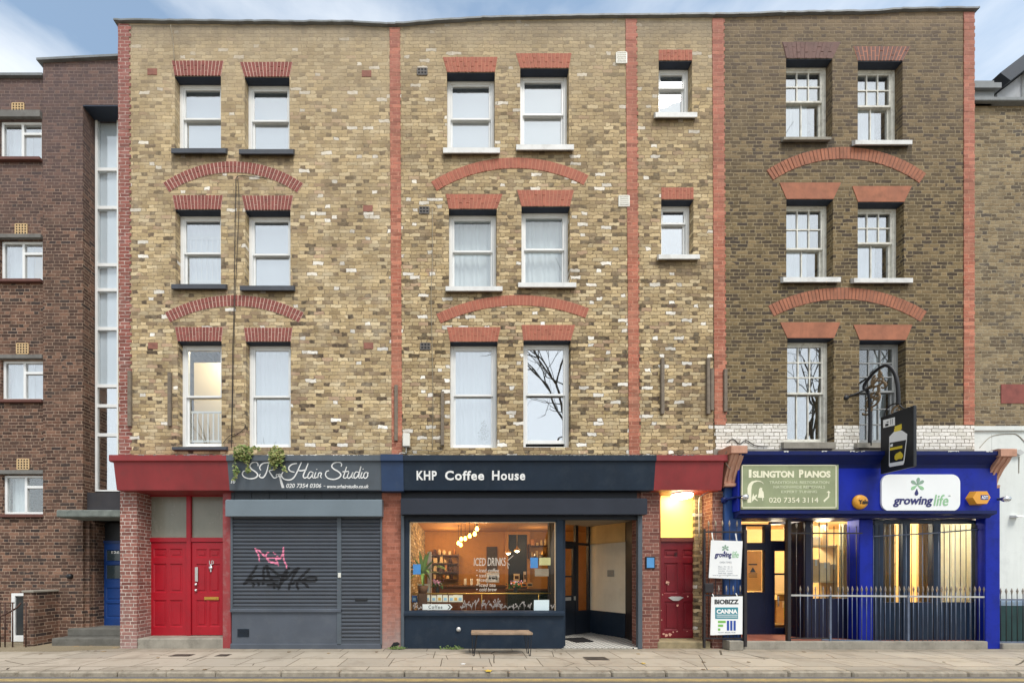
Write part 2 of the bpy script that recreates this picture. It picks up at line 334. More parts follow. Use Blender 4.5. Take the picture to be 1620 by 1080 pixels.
M_C = brick('stock_brick_sooty', desat=.05, lift=1.05, streaks=[(X(1236), X(1320), Z(221), .5, (64, 56, 48), .8), (X(1353), X(1443), Z(228), .5, (60, 54, 46), .8), (X(1239), X(1330), Z(447), .3, (70, 60, 48), .7), (X(1351), X(1444), Z(447), .3, (70, 60, 48), .7)], stops=[(0, (74, 62, 50)), (.15, (104, 88, 62)), (.4, (120, 102, 72)), (.6, (90, 76, 56)), (.78, (132, 112, 80)), (.9, (70, 60, 52))], mortar=(150, 134, 104), mw=.012, jitter=.010, smear=.22, clump=.5, tone=.3, fade=[(12.9, 14.0, (166, 144, 116), .8), (9.0, 12.6, (122, 108, 96), .45)], grime=(.30, (88, 74, 56)))
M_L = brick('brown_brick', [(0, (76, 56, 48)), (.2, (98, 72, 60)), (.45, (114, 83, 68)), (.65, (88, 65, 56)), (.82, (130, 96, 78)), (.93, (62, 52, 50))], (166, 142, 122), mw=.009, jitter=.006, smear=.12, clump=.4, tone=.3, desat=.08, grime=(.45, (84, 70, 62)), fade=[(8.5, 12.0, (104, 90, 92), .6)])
M_N = brick('stock_brick_worn', [(0, (104, 88, 68)), (.2, (140, 118, 84)), (.5, (154, 132, 96)), (.75, (124, 106, 80)), (.92, (92, 82, 72))], (162, 146, 116), jitter=.022, smear=.55, clump=.5, tone=.3, grime=(.35, (110, 96, 74)))
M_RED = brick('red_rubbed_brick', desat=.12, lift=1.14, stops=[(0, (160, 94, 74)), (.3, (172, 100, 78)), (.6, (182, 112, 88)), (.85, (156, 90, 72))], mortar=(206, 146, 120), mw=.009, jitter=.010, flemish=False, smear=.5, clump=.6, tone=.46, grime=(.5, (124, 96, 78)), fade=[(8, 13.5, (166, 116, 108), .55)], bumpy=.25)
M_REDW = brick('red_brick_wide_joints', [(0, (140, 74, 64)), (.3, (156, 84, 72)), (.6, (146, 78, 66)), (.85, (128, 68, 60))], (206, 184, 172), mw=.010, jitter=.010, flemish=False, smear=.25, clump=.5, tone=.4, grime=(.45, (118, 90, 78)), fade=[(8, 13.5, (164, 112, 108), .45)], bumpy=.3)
M_PIER = brick('red_pier_brick', [(0, (142, 84, 72)), (.3, (160, 98, 84)), (.6, (150, 88, 76)), (.85, (130, 76, 66))], (206, 190, 176), mw=.010, jitter=.004, smear=.1, clump=.3, tone=.25, fade=[(1.0, -.35, (164, 148, 144), .8)], bumpy=.35)
M_PIER2 = brick('orange_pier_brick', [(0, (158, 88, 66)), (.3, (176, 100, 76)), (.6, (166, 94, 72)), (.85, (150, 84, 64))], (186, 120, 98), mw=.006, jitter=.004, smear=.35, clump=.3, tone=.2, fade=[(1.1, -.3, (158, 146, 142), .9)], bumpy=.25)
M_PIER3 = brick('brown_pier_brick', [(0, (128, 76, 64)), (.3, (144, 88, 74)), (.6, (134, 80, 68)), (.85, (116, 68, 60))], (176, 142, 124), mw=.008, jitter=.004, smear=.1, clump=.3, tone=.25, bumpy=.35)
M_WHB = brick('white_painted_brick', [(0, (222, 216, 204)), (.3, (236, 230, 220)), (.8, (226, 220, 206)), (.95, (206, 198, 184))], (128, 112, 90), mw=.009, jitter=.016, smear=.0, clump=.2, tone=.08, bumpy=.5)
M_STRIP = paint('painted_red_arch', (168, 108, 82), .85, .20, 4, dirt=.6, dirtc=(116, 84, 66), bump=.2)
M_SOOTY = paint('soot_red_arch', (120, 92, 86), .85, .2, 6, dirt=.5, dirtc=(92, 76, 70), bump=.3)
M_VRED = paint('voussoir_red', (140, 80, 72), .85, .22, 7, bump=.25)
M_VRED2 = paint('voussoir_red_b', (172, 104, 84), .85, .2, 7, bump=.25)
M_MORT = paint('arch_mortar', (206, 172, 158), .9, .1, 8)
M_MORT2 = paint('arch_mortar_red', (186, 126, 104), .9, .1, 8)
M_LEAD = paint('lead_capping', (128, 132, 134), .6, .15, 2, dirt=.4, bump=.1)
M_STONE = paint('weathered_stone', (152, 146, 134), .85, .18, 3, dirt=.55, dirtc=(84, 80, 72), bump=.3)
M_DSILL = paint('dark_painted_sill', (72, 76, 84), .6, .15, 4, dirt=.3, bump=.1)
M_WSILL = paint('white_painted_sill', (222, 222, 220), .6, .07, 4, dirt=.4, dirtc=(150, 146, 140), bump=.15)
M_SOFF = paint('dark_painted_soffit', (44, 52, 68), .6, .15, 4)
M_WHITE = paint('white_gloss_paint', (232, 233, 232), .35, .04, 4, bump=.02)
M_OLDW = paint('flaking_white_paint', (224, 222, 212), .6, .10, 9, dirt=.5, dirtc=(110, 96, 80), bump=.25)
M_GREYW = paint('grey_weathered_frame', (150, 152, 152), .65, .12, 9, dirt=.5, dirtc=(96, 88, 78), bump=.2)
M_BLIND = paint('roller_blind', (226, 232, 238), .8, .03, 1.2, bump=0)
M_NET = paint('net_curtain', (226, 232, 236), .9, .04, 2, bump=0)
M_CREAM = paint('cream_room_wall', (232, 224, 200), .8, .03, 1, bump=0)
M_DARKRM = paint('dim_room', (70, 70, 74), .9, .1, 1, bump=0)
M_GL = glass('window_glass', .36, (.95, .98, .99), wav=.10)
M_GLM = glass('mirroring_window_glass', .58, (.8, .84, .85), wav=.10)
M_GLC = glass('clear_window_glass', .12, (.95, .97, .97), wav=.08)
M_SHOP = glass('shop_window_glass', .0, (.97, .98, .97), k=.35)
M_BLACK = paint('black_paint', (34, 35, 38), .45, .15, 4)
M_IRON = paint('wrought_iron', (38, 38, 42), .5, .2, 8, bump=.15)
M_TIMB = paint('grey_timber', (128, 116, 102), .85, .2, 12, dirt=.4, bump=.3)
# ------------------------------------------------------------------ ground, road, pavement
def asphalt(name, a, b, sc_, seam=None):
    t = NT(name); f = t.noise(.7, 5); g = t.noise(90, 2)
    c = t.ramp(f, [(.3, s2l(a)), (.7, s2l(b))]); c = t.mix(t.ramp(g, [(.35, (0, 0, 0)), (.75, (.5, .5, .5))]), c, tuple(min(1, v * 1.9) for v in s2l(b)))
    t.bump(g, .4, .006); return t.fin(c, .85, 0, .3)
M_ROAD = asphalt('asphalt', (84, 82, 84), (104, 102, 102), 1)
M_YARD = asphalt('worn_concrete', (112, 100, 80), (138, 126, 104), 1)
def slabs(name):
    t = NT(name); p = t.pos()
    dn = t.n('ShaderNodeTexNoise'); dn.inputs['Scale'].default_value = 2.2; dn.inputs['Detail'].default_value = 4; t.link(p, dn.inputs['Vector'])
    ad = t.n('ShaderNodeVectorMath', operation='MULTIPLY_ADD'); t.link(dn.outputs['Color'], ad.inputs[0]); ad.inputs[1].default_value = (.05, .05, .0); t.link(p, ad.inputs[2])
    s = t.n('ShaderNodeSeparateXYZ'); t.link(ad.outputs[0], s.inputs[0])
    v = t.math('DIVIDE', t.math('ADD', s.outputs[1], 30.03), .62); row = t.math('FLOOR', v)
    wr = t.n('ShaderNodeTexWhiteNoise', noise_dimensions='1D'); t.link(row, wr.inputs['W'])
    u = t.math('ADD', t.math('DIVIDE', t.math('ADD', s.outputs[0], 60.0), .88), wr.outputs['Value']); cu = t.math('FLOOR', u)
    fu = t.math('MULTIPLY', t.math('SUBTRACT', u, cu), .88); fv = t.math('MULTIPLY', t.math('SUBTRACT', v, row), .62)
    d = t.math('MINIMUM', t.math('MINIMUM', fu, t.math('SUBTRACT', .88, fu)), t.math('MINIMUM', fv, t.math('SUBTRACT', .62, fv)))
    jm = t.n('ShaderNodeMapRange'); jm.inputs[1].default_value = .004; jm.inputs[2].default_value = .011; t.link(d, jm.inputs[0])
    cx = t.n('ShaderNodeCombineXYZ'); t.link(cu, cx.inputs[0]); t.link(row, cx.inputs[1])
    wn = t.n('ShaderNodeTexWhiteNoise', noise_dimensions='2D'); t.link(cx.outputs[0], wn.inputs['Vector'])
    c = t.ramp(wn.outputs['Value'], [(0, s2l((170, 160, 146))), (.4, s2l((188, 177, 161))), (.7, s2l((180, 170, 156))), (1, s2l((160, 152, 140)))])
    c = t.mix(t.math('MULTIPLY', t.noise(5, 6, rough=.65), .55), c, s2l((162, 148, 126)))
    st = t.ramp(t.noise(1.4, 7, rough=.65), [(.52, (0, 0, 0)), (.75, (1, 1, 1))]); c = t.mix(t.math('MULTIPLY', st, .65), c, s2l((118, 106, 90)))
    # hairline cracks wander across some slabs
    vo = t.n('ShaderNodeTexVoronoi', feature='DISTANCE_TO_EDGE'); vo.inputs['Scale'].default_value = .85; t.link(ad.outputs[0], vo.inputs['Vector'])
    ck = t.math('MULTIPLY', t.math('LESS_THAN', vo.outputs['Distance'], .006), t.math('GREATER_THAN', t.noise(.6, 2), .52))
    c = t.mix(ck, c, s2l((92, 82, 70)))
    # old chewing gum spots
    v2 = t.n('ShaderNodeTexVoronoi'); v2.inputs['Scale'].default_value = 7; t.link(p, v2.inputs['Vector'])
    c = t.mix(t.math('MULTIPLY', t.math('LESS_THAN', v2.outputs['Distance'], .11), .35), c, s2l((110, 102, 92)))
    dm = t.n('ShaderNodeMapRange'); dm.inputs[1].default_value = -.55; dm.inputs[2].default_value = .0; t.link(t.math('ADD', s.outputs[1], t.math('MULTIPLY', t.math('SUBTRACT', t.noise(2.5, 5), .5), .6)), dm.inputs[0])     # dirt swept up along the walls
    c = t.mix(t.math('MULTIPLY', dm.outputs[0], .55), c, s2l((112, 102, 86)))
    c = t.mix(jm.outputs[0], s2l((96, 86, 72)), c)
    t.bump(t.math('ADD', jm.outputs[0], t.math('MULTIPLY', t.noise(40, 4), .3)), .5, .006)
    return t.fin(c, .85, 0, .25)
M_PAVE = slabs('york_stone_slabs')
M_KERB = paint('granite_kerb', (158, 148, 132), .8, .22, 5, dirt=.8, dirtc=(92, 82, 68), bump=.4)
M_YLINE = paint('yellow_road_paint', (206, 178, 112), .7, .15, 8, dirt=.55, dirtc=(128, 116, 92))
def struct(mb, name, m): o = mb.build(name, m); o['kind'] = 'structure'; return o
KY = -1.89
b = MB(); b.box(-400, 400, -400, 400, -.60, -.30); struct(b, 'ground', M_YARD)
b = MB(); b.box(-120, 120, KY - 6.4, KY, -.25, -.08); struct(b, 'road', M_ROAD)
b = MB(); b.box(-120, 120, KY + .14, 14, -.25, 0.0); struct(b, 'pavement', M_PAVE)
b = MB(); b.box(-120, 120, KY - 10, KY - 6.4, -.25, .02); struct(b, 'far_pavement', M_PAVE)
for yy in (KY - .135, KY - .222):
    b = MB(); b.box(-120, 120, yy - .036, yy, -.076, -.072); struct(b, 'yellow_line', M_YLINE)
b = MB(); x = -30.0
while x < 30:      # kerb stones of uneven length with rounded noses
    L = R.uniform(.75, 1.1); dz = R.uniform(-.008, .004); dy = R.uniform(-.008, .008)
    b.box(x + .005, x + L - .005, KY + dy, KY + .139, -.2, .004 + dz, 0, .022); x += L
struct(b, 'kerb', M_KERB)
# the small yard in front of the flats, roughly concreted, a little above the slabs
b = MB(); b.slab([(X(0, .0) - 3, -.32), (X(120, 0), -.30), (X(172, 0), -.10), (X(187, 0), -.04), (X(187, 0), .68), (X(0, .7) - 3, .68)], -.1, .006); struct(b, 'yard_paving', M_YARD)

# ------------------------------------------------------------------ wall with openings
def wall_mb(x0, x1, z0, top, holes, y0, y1, cuts=()):
    """brick wall from x0 to x1 and z0 up to the line top(x); holes are (x0, x1, z0, z1) and go right through"""
    xs = sorted({x0, x1, *cuts, *[h[0] for h in holes], *[h[1] for h in holes]}); xs = [x for x in xs if x0 <= x <= x1]
    zm = max([h[3] for h in holes], default=z0) + .02
    zs = sorted({z0, zm, *[h[2] for h in holes], *[h[3] for h in holes]})
    b = MB(); inh = lambda a, c: any(h[0] < a < h[1] and h[2] < c < h[3] for h in holes)
    for i in range(len(xs) - 1):
        for j in range(len(zs)):
            a0, a1 = xs[i], xs[i + 1]
            if j < len(zs) - 1:
                c0, c1 = zs[j], zs[j + 1]
                if inh((a0 + a1) / 2, (c0 + c1) / 2): continue
                for y in (y0, y1): b.face([(a0, y, c0), (a1, y, c0), (a1, y, c1), (a0, y, c1)])
            else:
                for y in (y0, y1): b.face([(a0, y, zm), (a1, y, zm), (a1, y, top(a1)), (a0, y, top(a0))])
                b.face([(a0, y0, top(a0)), (a1, y0, top(a1)), (a1, y1, top(a1)), (a0, y1, top(a0))])
    for x in (x0, x1):
        for j in range(len(zs)):
            c0 = zs[j]; c1 = zs[j + 1] if j < len(zs) - 1 else top(x)
            b.face([(x, y0, c0), (x, y1, c0), (x, y1, c1), (x, y0, c1)])
    for (h0, h1, k0, k1) in holes:
        b.face([(h0, y0, k0), (h0, y1, k0), (h0, y1, k1), (h0, y0, k1)]); b.face([(h1, y0, k0), (h1, y0, k1), (h1, y1, k1), (h1, y1, k0)])
        b.face([(h0, y0, k1), (h0, y1, k1), (h1, y1, k1), (h1, y0, k1)]); b.face([(h0, y0, k0), (h1, y0, k0), (h1, y1, k0), (h0, y1, k0)])
    return b
def pl(pts):
    """piecewise-linear line through photo points, as height over x in metres on the facade"""
    P = [(X(a), Z(c)) for a, c in pts]
    def f(x):
        for (a, c), (d, e) in zip(P, P[1:]):
            if x <= d: return c + (e - c) * (x - a) / (d - a)
        return P[-1][1]
    return f, [p[0] for p in P]
ROOF, RCUT = pl([(150, 37), (187, 37), (400, 39), (560, 40), (612, 43), (640, 42), (700, 37), (760, 33), (900, 30), (1130, 28), (1240, 25), (1380, 23), (1425, 19), (1541, 18)])
LIT = []
RV = .14          # depth of the window reveals
def sash_window(house, op, meet, kind='white', blind='blind', gl=None, sill=None, bars=None, lowbars=None, raised=0.0, dark=False):
    """timber sash window filling an opening op = (px left, px right, py top, py sill)"""
    x0, x1 = X(op[0]), X(op[1]); zt, zb = Z(op[2]), Z(op[3]); zm = Z(meet, RV + .03)
    fm = {'white': M_WHITE, 'old': M_OLDW, 'grey': M_GREYW}[kind]; g = gl or M_GL
    fw = .075 if kind != 'small' else .05
    y0, y1 = RV, RV + .13
    b = MB(); b.box(x0, x0 + fw, y0, y1, zb, zt, 0, .006); b.box(x1 - fw, x1, y0, y1, zb, zt, 0, .006); b.box(x0 + fw, x1 - fw, y0, y1, zt - .06, zt, 0, .006); b.box(x0 + fw, x1 - fw, y0 - .015, y1, zb, zb + .05, 0, .006)
    w = b.build('window', fm, house); a0, a1 = x0 + fw, x1 - fw; st = .042
    def sash(nm, z0, z1, ya, topr, botr):
        s = MB(); yb = ya + .04
        s.box(a0, a0 + st, ya, yb, z0, z1, 0, .005); s.box(a1 - st, a1, ya, yb, z0, z1, 0, .005)
        s.box(a0 + st, a1 - st, ya, yb, z1 - topr, z1, 0, .005); s.box(a0 + st, a1 - st, ya, yb, z0, z0 + botr, 0, .005)
        return s, (a0 + st, a1 - st, z0 + botr, z1 - topr)
    for nm, z0, z1, ya, tr, br, bb in (('upper_sash', zm - .022, zt - .06, y0 + .010, .045, .045, bars), ('lower_sash', zb + .05 + raised, zm + .022 + raised * .3, y0 + .048, .045, .075, lowbars)):
        s, (p0, p1, q0, q1) = sash(nm, z0, z1, ya, tr, br)
        if bb:
            for k in range(1, bb[0]): xx = p0 + (p1 - p0) * k / bb[0]; s.box(xx - .012, xx + .012, ya + .004, ya + .034, q0, q1)
            for k in range(1, bb[1]): zz = q0 + (q1 - q0) * k / bb[1]; s.box(p0, p1, ya + .006, ya + .032, zz - .012, zz + .012)
        s.build(nm, fm, w)
        s = MB(); s.box(p0, p1, ya + .018, ya + .022, q0, q1); s.build('pane', g, w)
    s = MB(); s.box(x0 + .002, x1 - .002, .004, RV - .004, zt - .012, zt - .002); s.build('lintel_soffit', M_SOFF, w)
    zi = zb + .02
    if blind == 'blind': s = MB(); s.box(x0 + fw + .003, x1 - fw - .003, .236, .242, zi + .035, zt - .061); s.build('blind', M_BLIND, w)
    elif blind in ('net', 'half', 'gap'):
        n = 60; s = MB(); z1 = zm if blind == 'half' else zt + .2; xe = x1 - (.26 if blind == 'gap' else -.05); xs = [x0 - .05 + (xe - x0 + .05) * i / n for i in range(n + 1)]; ph = R.uniform(0, 6)
        ys = [.32 + .014 * math.sin(i * .9 + ph + math.sin(i * .37) * 1.3) for i in range(n + 1)]
        vs = [(x, y, zi) for x, y in zip(xs, ys)] + [(x, y, z1) for x, y in zip(xs, ys)]
        s.raw(vs, [(i, i + 1, n + 2 + i, n + 1 + i) for i in range(n)], 0, True); s.build('curtain', M_NET, w)
    elif blind == 'sides':
        for sx, wd in ((0, .42), (1, .30)):
            n = 16; s = MB(); c0 = x0 - .03 if sx == 0 else x1 + .03 - wd * (x1 - x0); ww = wd * (x1 - x0)
            xs = [c0 + ww * i / n for i in range(n + 1)]; ys = [.38 + .025 * math.sin(i * 1.3) for i in range(n + 1)]
            s.raw([(x, y, zi) for x, y in zip(xs, ys)] + [(x, y, zt + .2) for x, y in zip(xs, ys)], [(i, i + 1, n + 2 + i, n + 1 + i) for i in range(n)], 0, True); s.build('curtain', M_NET, w)
    elif blind == 'cream':
        s = MB(); s.box(x0 - .6, x1 + .6, 1.35, 1.36, zi - .3, zt + .3); s.build('room_wall', M_CREAM, w); LIT.append(((x0 + x1) / 2 + .1, .95, zt + .45))
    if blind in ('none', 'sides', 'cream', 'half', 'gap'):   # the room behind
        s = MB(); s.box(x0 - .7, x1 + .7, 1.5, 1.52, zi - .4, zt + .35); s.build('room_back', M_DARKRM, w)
    if sill:
        sx0, sx1, sy0, sy1, sm = sill; s = MB()
        s.bar_x([(-.075, Z(sy1, -.07)), (-.075, Z(sy0, -.07)), (.0, zb - .004), (RV - .02, zb + .012), (RV - .02, zb - .09), (.02, zb - .1), (-.06, Z(sy1, -.07) - .004)], X(sx0, -.07), X(sx1, -.07)); s.build('window_sill', sm, house)
    return w
def flat_arch(house, top, bot, yt, yb, n=13, m=(0, 0), style='brick', pr=.012):
    """gauged flat arch of splayed bricks: top and bot are (px left, px right)"""
    zt, zb = Z(yt), Z(yb); T0, T1, B0, B1 = X(top[0]), X(top[1]), X(bot[0]), X(bot[1])
    b = MB()
    if style == 'painted':
        b.plate([(B0, zb), (B1, zb), (T1, zt), (T0, zt)], -pr, .06); return b.build('window_arch', m[0], house)
    b.plate([(B0, zb), (B1, zb), (T1, zt), (T0, zt)], -pr * .5, .06, 1)
    for k in range(n):
        f0, f1 = (k + .12) / n, (k + .88) / n; P = lambda f, g: (B0 + (B1 - B0) * f + ((T0 + (T1 - T0) * f) - (B0 + (B1 - B0) * f)) * g, zb + (zt - zb) * g)
        j = R.uniform(-.003, .003); cut = (.36 if k % 2 else .66) + R.uniform(-.02, .02)
        for g0, g1 in ((0.0, cut - .022), (cut + .022, .985)):
            b.plate([P(f0, g0), P(f1, g0), P(f1, g1), P(f0, g1)], -pr - j, .05, 0)
    return b.build('window_arch', list(m), house)
def relief_arch(house, l, a, r, th, rings=2, n=34, m=(0, 0), style='brick', pr=.012):
    """segmental relieving arch through photo points l, apex, r of its outer edge, th thick"""
    lx, lz, ax, az, rx, rz = X(l[0]), Z(l[1]), X((l[0] + r[0]) / 2), Z(a), X(r[0]), Z(r[1])
    dd = 2 * (lx * (az - rz) + ax * (rz - lz) + rx * (lz - az))
    ux = ((lx ** 2 + lz ** 2) * (az - rz) + (ax ** 2 + az ** 2) * (rz - lz) + (rx ** 2 + rz ** 2) * (lz - az)) / dd
    uz = ((lx ** 2 + lz ** 2) * (rx - ax) + (ax ** 2 + az ** 2) * (lx - rx) + (rx ** 2 + rz ** 2) * (ax - lx)) / dd
    ro = math.hypot(lx - ux, lz - uz); t0 = math.atan2(lz - uz, lx - ux); t1 = math.atan2(rz - uz, rx - ux); tw = th / 75
    P = lambda f, rr: (ux + rr * math.cos(t0 + (t1 - t0) * f), uz + rr * math.sin(t0 + (t1 - t0) * f))
    b = MB(); N = 48
    for k in range(N):
        b.plate([P(k / N, ro - tw), P((k + 1) / N, ro - tw), P((k + 1) / N, ro), P(k / N, ro)], -pr * (.5 if style == 'brick' else 1), .05, 1 if style == 'brick' else 0)
    if style == 'brick':
        for q in range(rings):
            r1 = ro - tw * q / rings; r0 = ro - tw * (q + 1) / rings; g = .006
            for k in range(n):
                f0, f1 = (k + .13) / n, (k + .87) / n; j = R.uniform(-.003, .003)
                b.plate([P(f0, r0 + g), P(f1, r0 + g), P(f1, r1 - g), P(f0, r1 - g)], -pr - j, .05, 0)
    return b.build('relieving_arch', list(m) if style == 'brick' else m[0], house)
def pilaster(house, xt, xb, zt, zb, wpx, m, tooth=.045, pr=.012):
    """toothed strip of red bricks running up the facade"""
    b = MB(); z = math.floor((zb + 10) / .075) * .075 - 10; k = 0
    while z < zt:
        f = (z - zb) / (zt - zb); c = X(xb + (xt - xb) * f); w = wpx / 75
        e = tooth if (k // 1) % 2 else 0.0
        b.box(c + R.uniform(-.004, .004), c + w + e * R.uniform(.5, 1), -pr + R.uniform(-.002, .002), .05, max(z, zb), min(z + .0735, zt)); z += .075; k += 1
    return b.build('pilaster_strip', m, house)
def coping(house, x0, x1, th=.032, over=.05):
    cuts = sorted({x0, x1, *[c for c in RCUT if x0 < c < x1]}); n = 40
    xs = sorted(set(cuts + [x0 + (x1 - x0) * i / n for i in range(n + 1)])); b = MB(); hs = [ROOF(x) + R.uniform(-.008, .008) for x in xs]
    for i in range(len(xs) - 1):
        a, c = xs[i], xs[i + 1]; p, q = hs[i], hs[i + 1]
        b.hexa([(a, -over, p - .003), (c, -over, q - .003), (c, .42, q - .003), (a, .42, p - .003), (a, -over, p + th), (c, -over, q + th), (c, .42, q + th + .03), (a, .42, p + th + .03)])
    return b.build('coping', M_LEAD, house)
def shell(house, x0, x1, z1, depth, m, zr=-.1):
    """the house behind its front: side and rear walls, floors and a roof"""
    b = MB(); b.box(x0, x0 + .2, .302, depth, -.1, z1 - .3); b.build('side_wall', m, house)
    b = MB(); b.box(x1 - .2, x1 - .002, .302, depth, zr, z1 - .3); b.build('side_wall', m, house)
    b = MB(); b.box(x0, x1, depth, depth + .25, -.1, z1 - .3); b.build('rear_wall', m, house)
    b = MB(); b.box(x0 + .01, x1 - .01, .302, depth, z1 - .55, z1 - .4); b.build('roof', M_LEAD, house)
ZF = Z(728)      # foot of the brick front, hidden behind the shop fascias
XA0, XAB, XBC, XC1 = X(187), X(626), X(1128), X(1541)
hA = thing('terraced_house', 'yellow brick terraced house over the shuttered grey salon and twin red doors', 'house', ((XA0 + XAB) / 2, 0, 0), 'four-storey houses of the terrace')
hB = thing('terraced_house', 'yellow brick terraced house over the lit coffee shop, white-silled windows', 'house', ((XAB + XBC) / 2, 0, 0), 'four-storey houses of the terrace')
hC = thing('terraced_house', 'soot-dark brick terraced house over the blue shopfront', 'house', ((XBC + XC1) / 2, 0, 0), 'four-storey houses of the terrace')
WA = [((276.5, 349.5, 121, 234.5), 190), ((387, 458, 122.5, 236), 193), ((277.5, 349.5, 332, 449.5), 402), ((388, 459.5, 333, 452), 404), ((281, 350.5, 540, 706), 628), ((389, 460, 540.5, 707), 628)]
WB = [((707, 783, 115, 233.5), 190), ((823, 900, 108.5, 229), 183), ((710, 786, 331, 453), 399), ((825, 901.5, 327, 447), 396), ((712, 787, 540.7, 708), 626), ((828, 903, 538.7, 707), 625), ((1042, 1095, 96.5, 178), 141), ((1046, 1097, 316, 402.7), 355)]
WC = [((1243.5, 1317, 93, 217), 163), ((1357, 1428, 96.7, 222), 170), ((1244, 1318, 315.5, 438.5), 395), ((1357, 1430, 320, 440), 386), ((1245.5, 1319, 535, 699), 623), ((1359.5, 1433, 538, 700), 620)]
hole = lambda o: (X(o[0]), X(o[1]), Z(o[3]), Z(o[2]))
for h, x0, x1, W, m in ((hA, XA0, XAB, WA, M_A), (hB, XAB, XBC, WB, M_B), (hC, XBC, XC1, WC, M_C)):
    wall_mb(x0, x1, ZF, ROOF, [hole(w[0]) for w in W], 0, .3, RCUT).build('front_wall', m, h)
    coping(h, x0 - (.06 if h is hA else 0), x1 + (.06 if h is hC else 0)); shell(h, x0, x1, ROOF((x0 + x1) / 2), 8.5, m, 3.4 if h is hC else -.1)
# windows of the three houses
for i, (w, mt) in enumerate(WA):
    s = [(271, 357, 235, 242), (378, 464, 236.5, 243.5), (271, 357, 449.5, 456.5), (379.5, 465, 452, 459), (272, 358, 706.5, 711), None][i]
    sash_window(hA, w, mt, 'white', ['blind', 'blind', 'net', 'blind', 'cream', 'net'][i], [None, None, None, None, M_GLC, None][i], (*s, M_DSILL) if s else None)
for i, (w, mt) in enumerate(WB):
    s = [(701, 791, 234, 242), (817, 908, 229, 237), (705, 795, 453, 460), (820, 911.6, 447, 454), None, None, (1037, 1103, 178, 185.5), (1042, 1107, 402.7, 409.5)][i]
    sash_window(hB, w, mt, 'white', ['blind', 'blind', 'net', 'net', 'net', 'none', 'blind', 'none'][i], [None, None, M_GLC, M_GLC, None, M_GLM, None, M_GLM][i], (*s, M_WSILL) if s else None, raised=.085 if i == 5 else 0)
for i, (w, mt) in enumerate(WC):
    s = [(1240, 1315, 217, 221), (1353, 1443, 222, 228.5), (1239, 1330, 438.5, 446), (1351, 1444, 440, 447), (1240, 1322, 699, 709), (1356, 1438, 700.5, 708)][i]
    sash_window(hC, w, mt, 'grey' if i == 5 else 'old', ['gap', 'gap', 'gap', 'gap', 'none', 'sides'][i], [M_GL, M_GL, M_GL, M_GL, M_GL, M_GLC][i], (*s, M_WSILL if i in (1, 2, 3) else M_STONE), bars=(3, 2) if i < 4 else (3, 3), lowbars=(2, 1) if i < 4 else (3, 3) if i == 5 else (3, 1))
# brick dressings
VA = (M_VRED, M_MORT); VB = (M_VRED2, M_MORT2)
for t, bt, yt, yb in (((272, 354), (276.5, 349.5), 97, 120.7), ((379.5, 463), (387, 458), 99, 122.2), ((273, 353), (277.5, 349.5), 309.5, 331.7), ((382.6, 464), (388, 459.5), 310, 332.7), ((277, 353), (281, 350.5), 517.5, 539.7), ((386, 463), (389, 460), 518.5, 540.2)):
    flat_arch(hA, t, bt, yt, yb, 14, VA)
for t, bt, yt, yb in (((700.5, 787), (707, 783), 91, 114.7), ((816, 904), (823, 900), 85, 108.2), ((705, 795), (710, 786), 307.5, 330.7), ((818, 908), (825, 901.5), 301, 326.7), ((707, 792), (712, 787), 517.5, 540.4), ((825, 910), (828, 903), 514, 538.4), ((1042, 1095), (1042, 1095), 79.5, 96.2), ((1046, 1097), (1046, 1097), 297, 315.7)):
    flat_arch(hB, t, bt, yt, yb, 9 if t[0] > 1000 else 14, VB, pr=.009)
for k, (t, bt, yt, yb) in enumerate((((1237, 1330), (1243.5, 1317), 67, 92.7), ((1350, 1440), (1357, 1428), 74, 96.4), ((1233, 1330), (1244, 1318), 289.5, 315.2), ((1348, 1442), (1357, 1430), 295, 319.7), ((1234, 1329), (1245.5, 1319), 510, 534.7), ((1350, 1443), (1359.5, 1433), 514, 537.7))):
    if k < 2: flat_arch(hC, t, bt, yt, yb, 13, (M_SOOTY, M_MORT2 if k else M_SOOTY), pr=.006)
    else: flat_arch(hC, t, bt, yt, yb, m=(M_STRIP,), style='painted', pr=.008)
relief_arch(hA, (258, 290), 256, (480, 291), 17.5, 2, 38, VA); relief_arch(hA, (261, 495), 467, (481, 495), 17.5, 2, 38, VA)
relief_arch(hB, (682, 288), 250, (931, 278), 17, 1, 42, VB, pr=.009); relief_arch(hB, (690, 497), 467, (932, 488), 16.5, 1, 42, VB, pr=.009)
relief_arch(hC, (1212, 270), 233, (1465, 275), 19, 1, 44, (M_STRIP, paint('worn_arch_joints', (140, 96, 78), .9, .2, 6, dirt=.4)), 'brick', .008); relief_arch(hC, (1215, 484), 455, (1466, 493), 19, 1, 44, (M_STRIP, paint('worn_arch_joints', (140, 96, 78), .9, .2, 6, dirt=.4)), 'brick', .008)
pilaster(hA, 187.3, 189, ROOF(XA0) - .03, ZF, 17, M_REDW); pilaster(hB, 616.5, 620, ROOF(X(626)) - .03, ZF, 16, M_RED, .012)
pilaster(hB, 989.5, 995, ROOF(X(1000)) - .03, ZF, 16.5, M_RED, .03); pilaster(hC, 1126.5, 1130, ROOF(X(1136)) - .03, Z(672), 17.5, M_RED, .03)
pilaster(hC, 1524, 1524, ROOF(X(1530)) - .03, Z(672), 16.5, M_RED, .012)
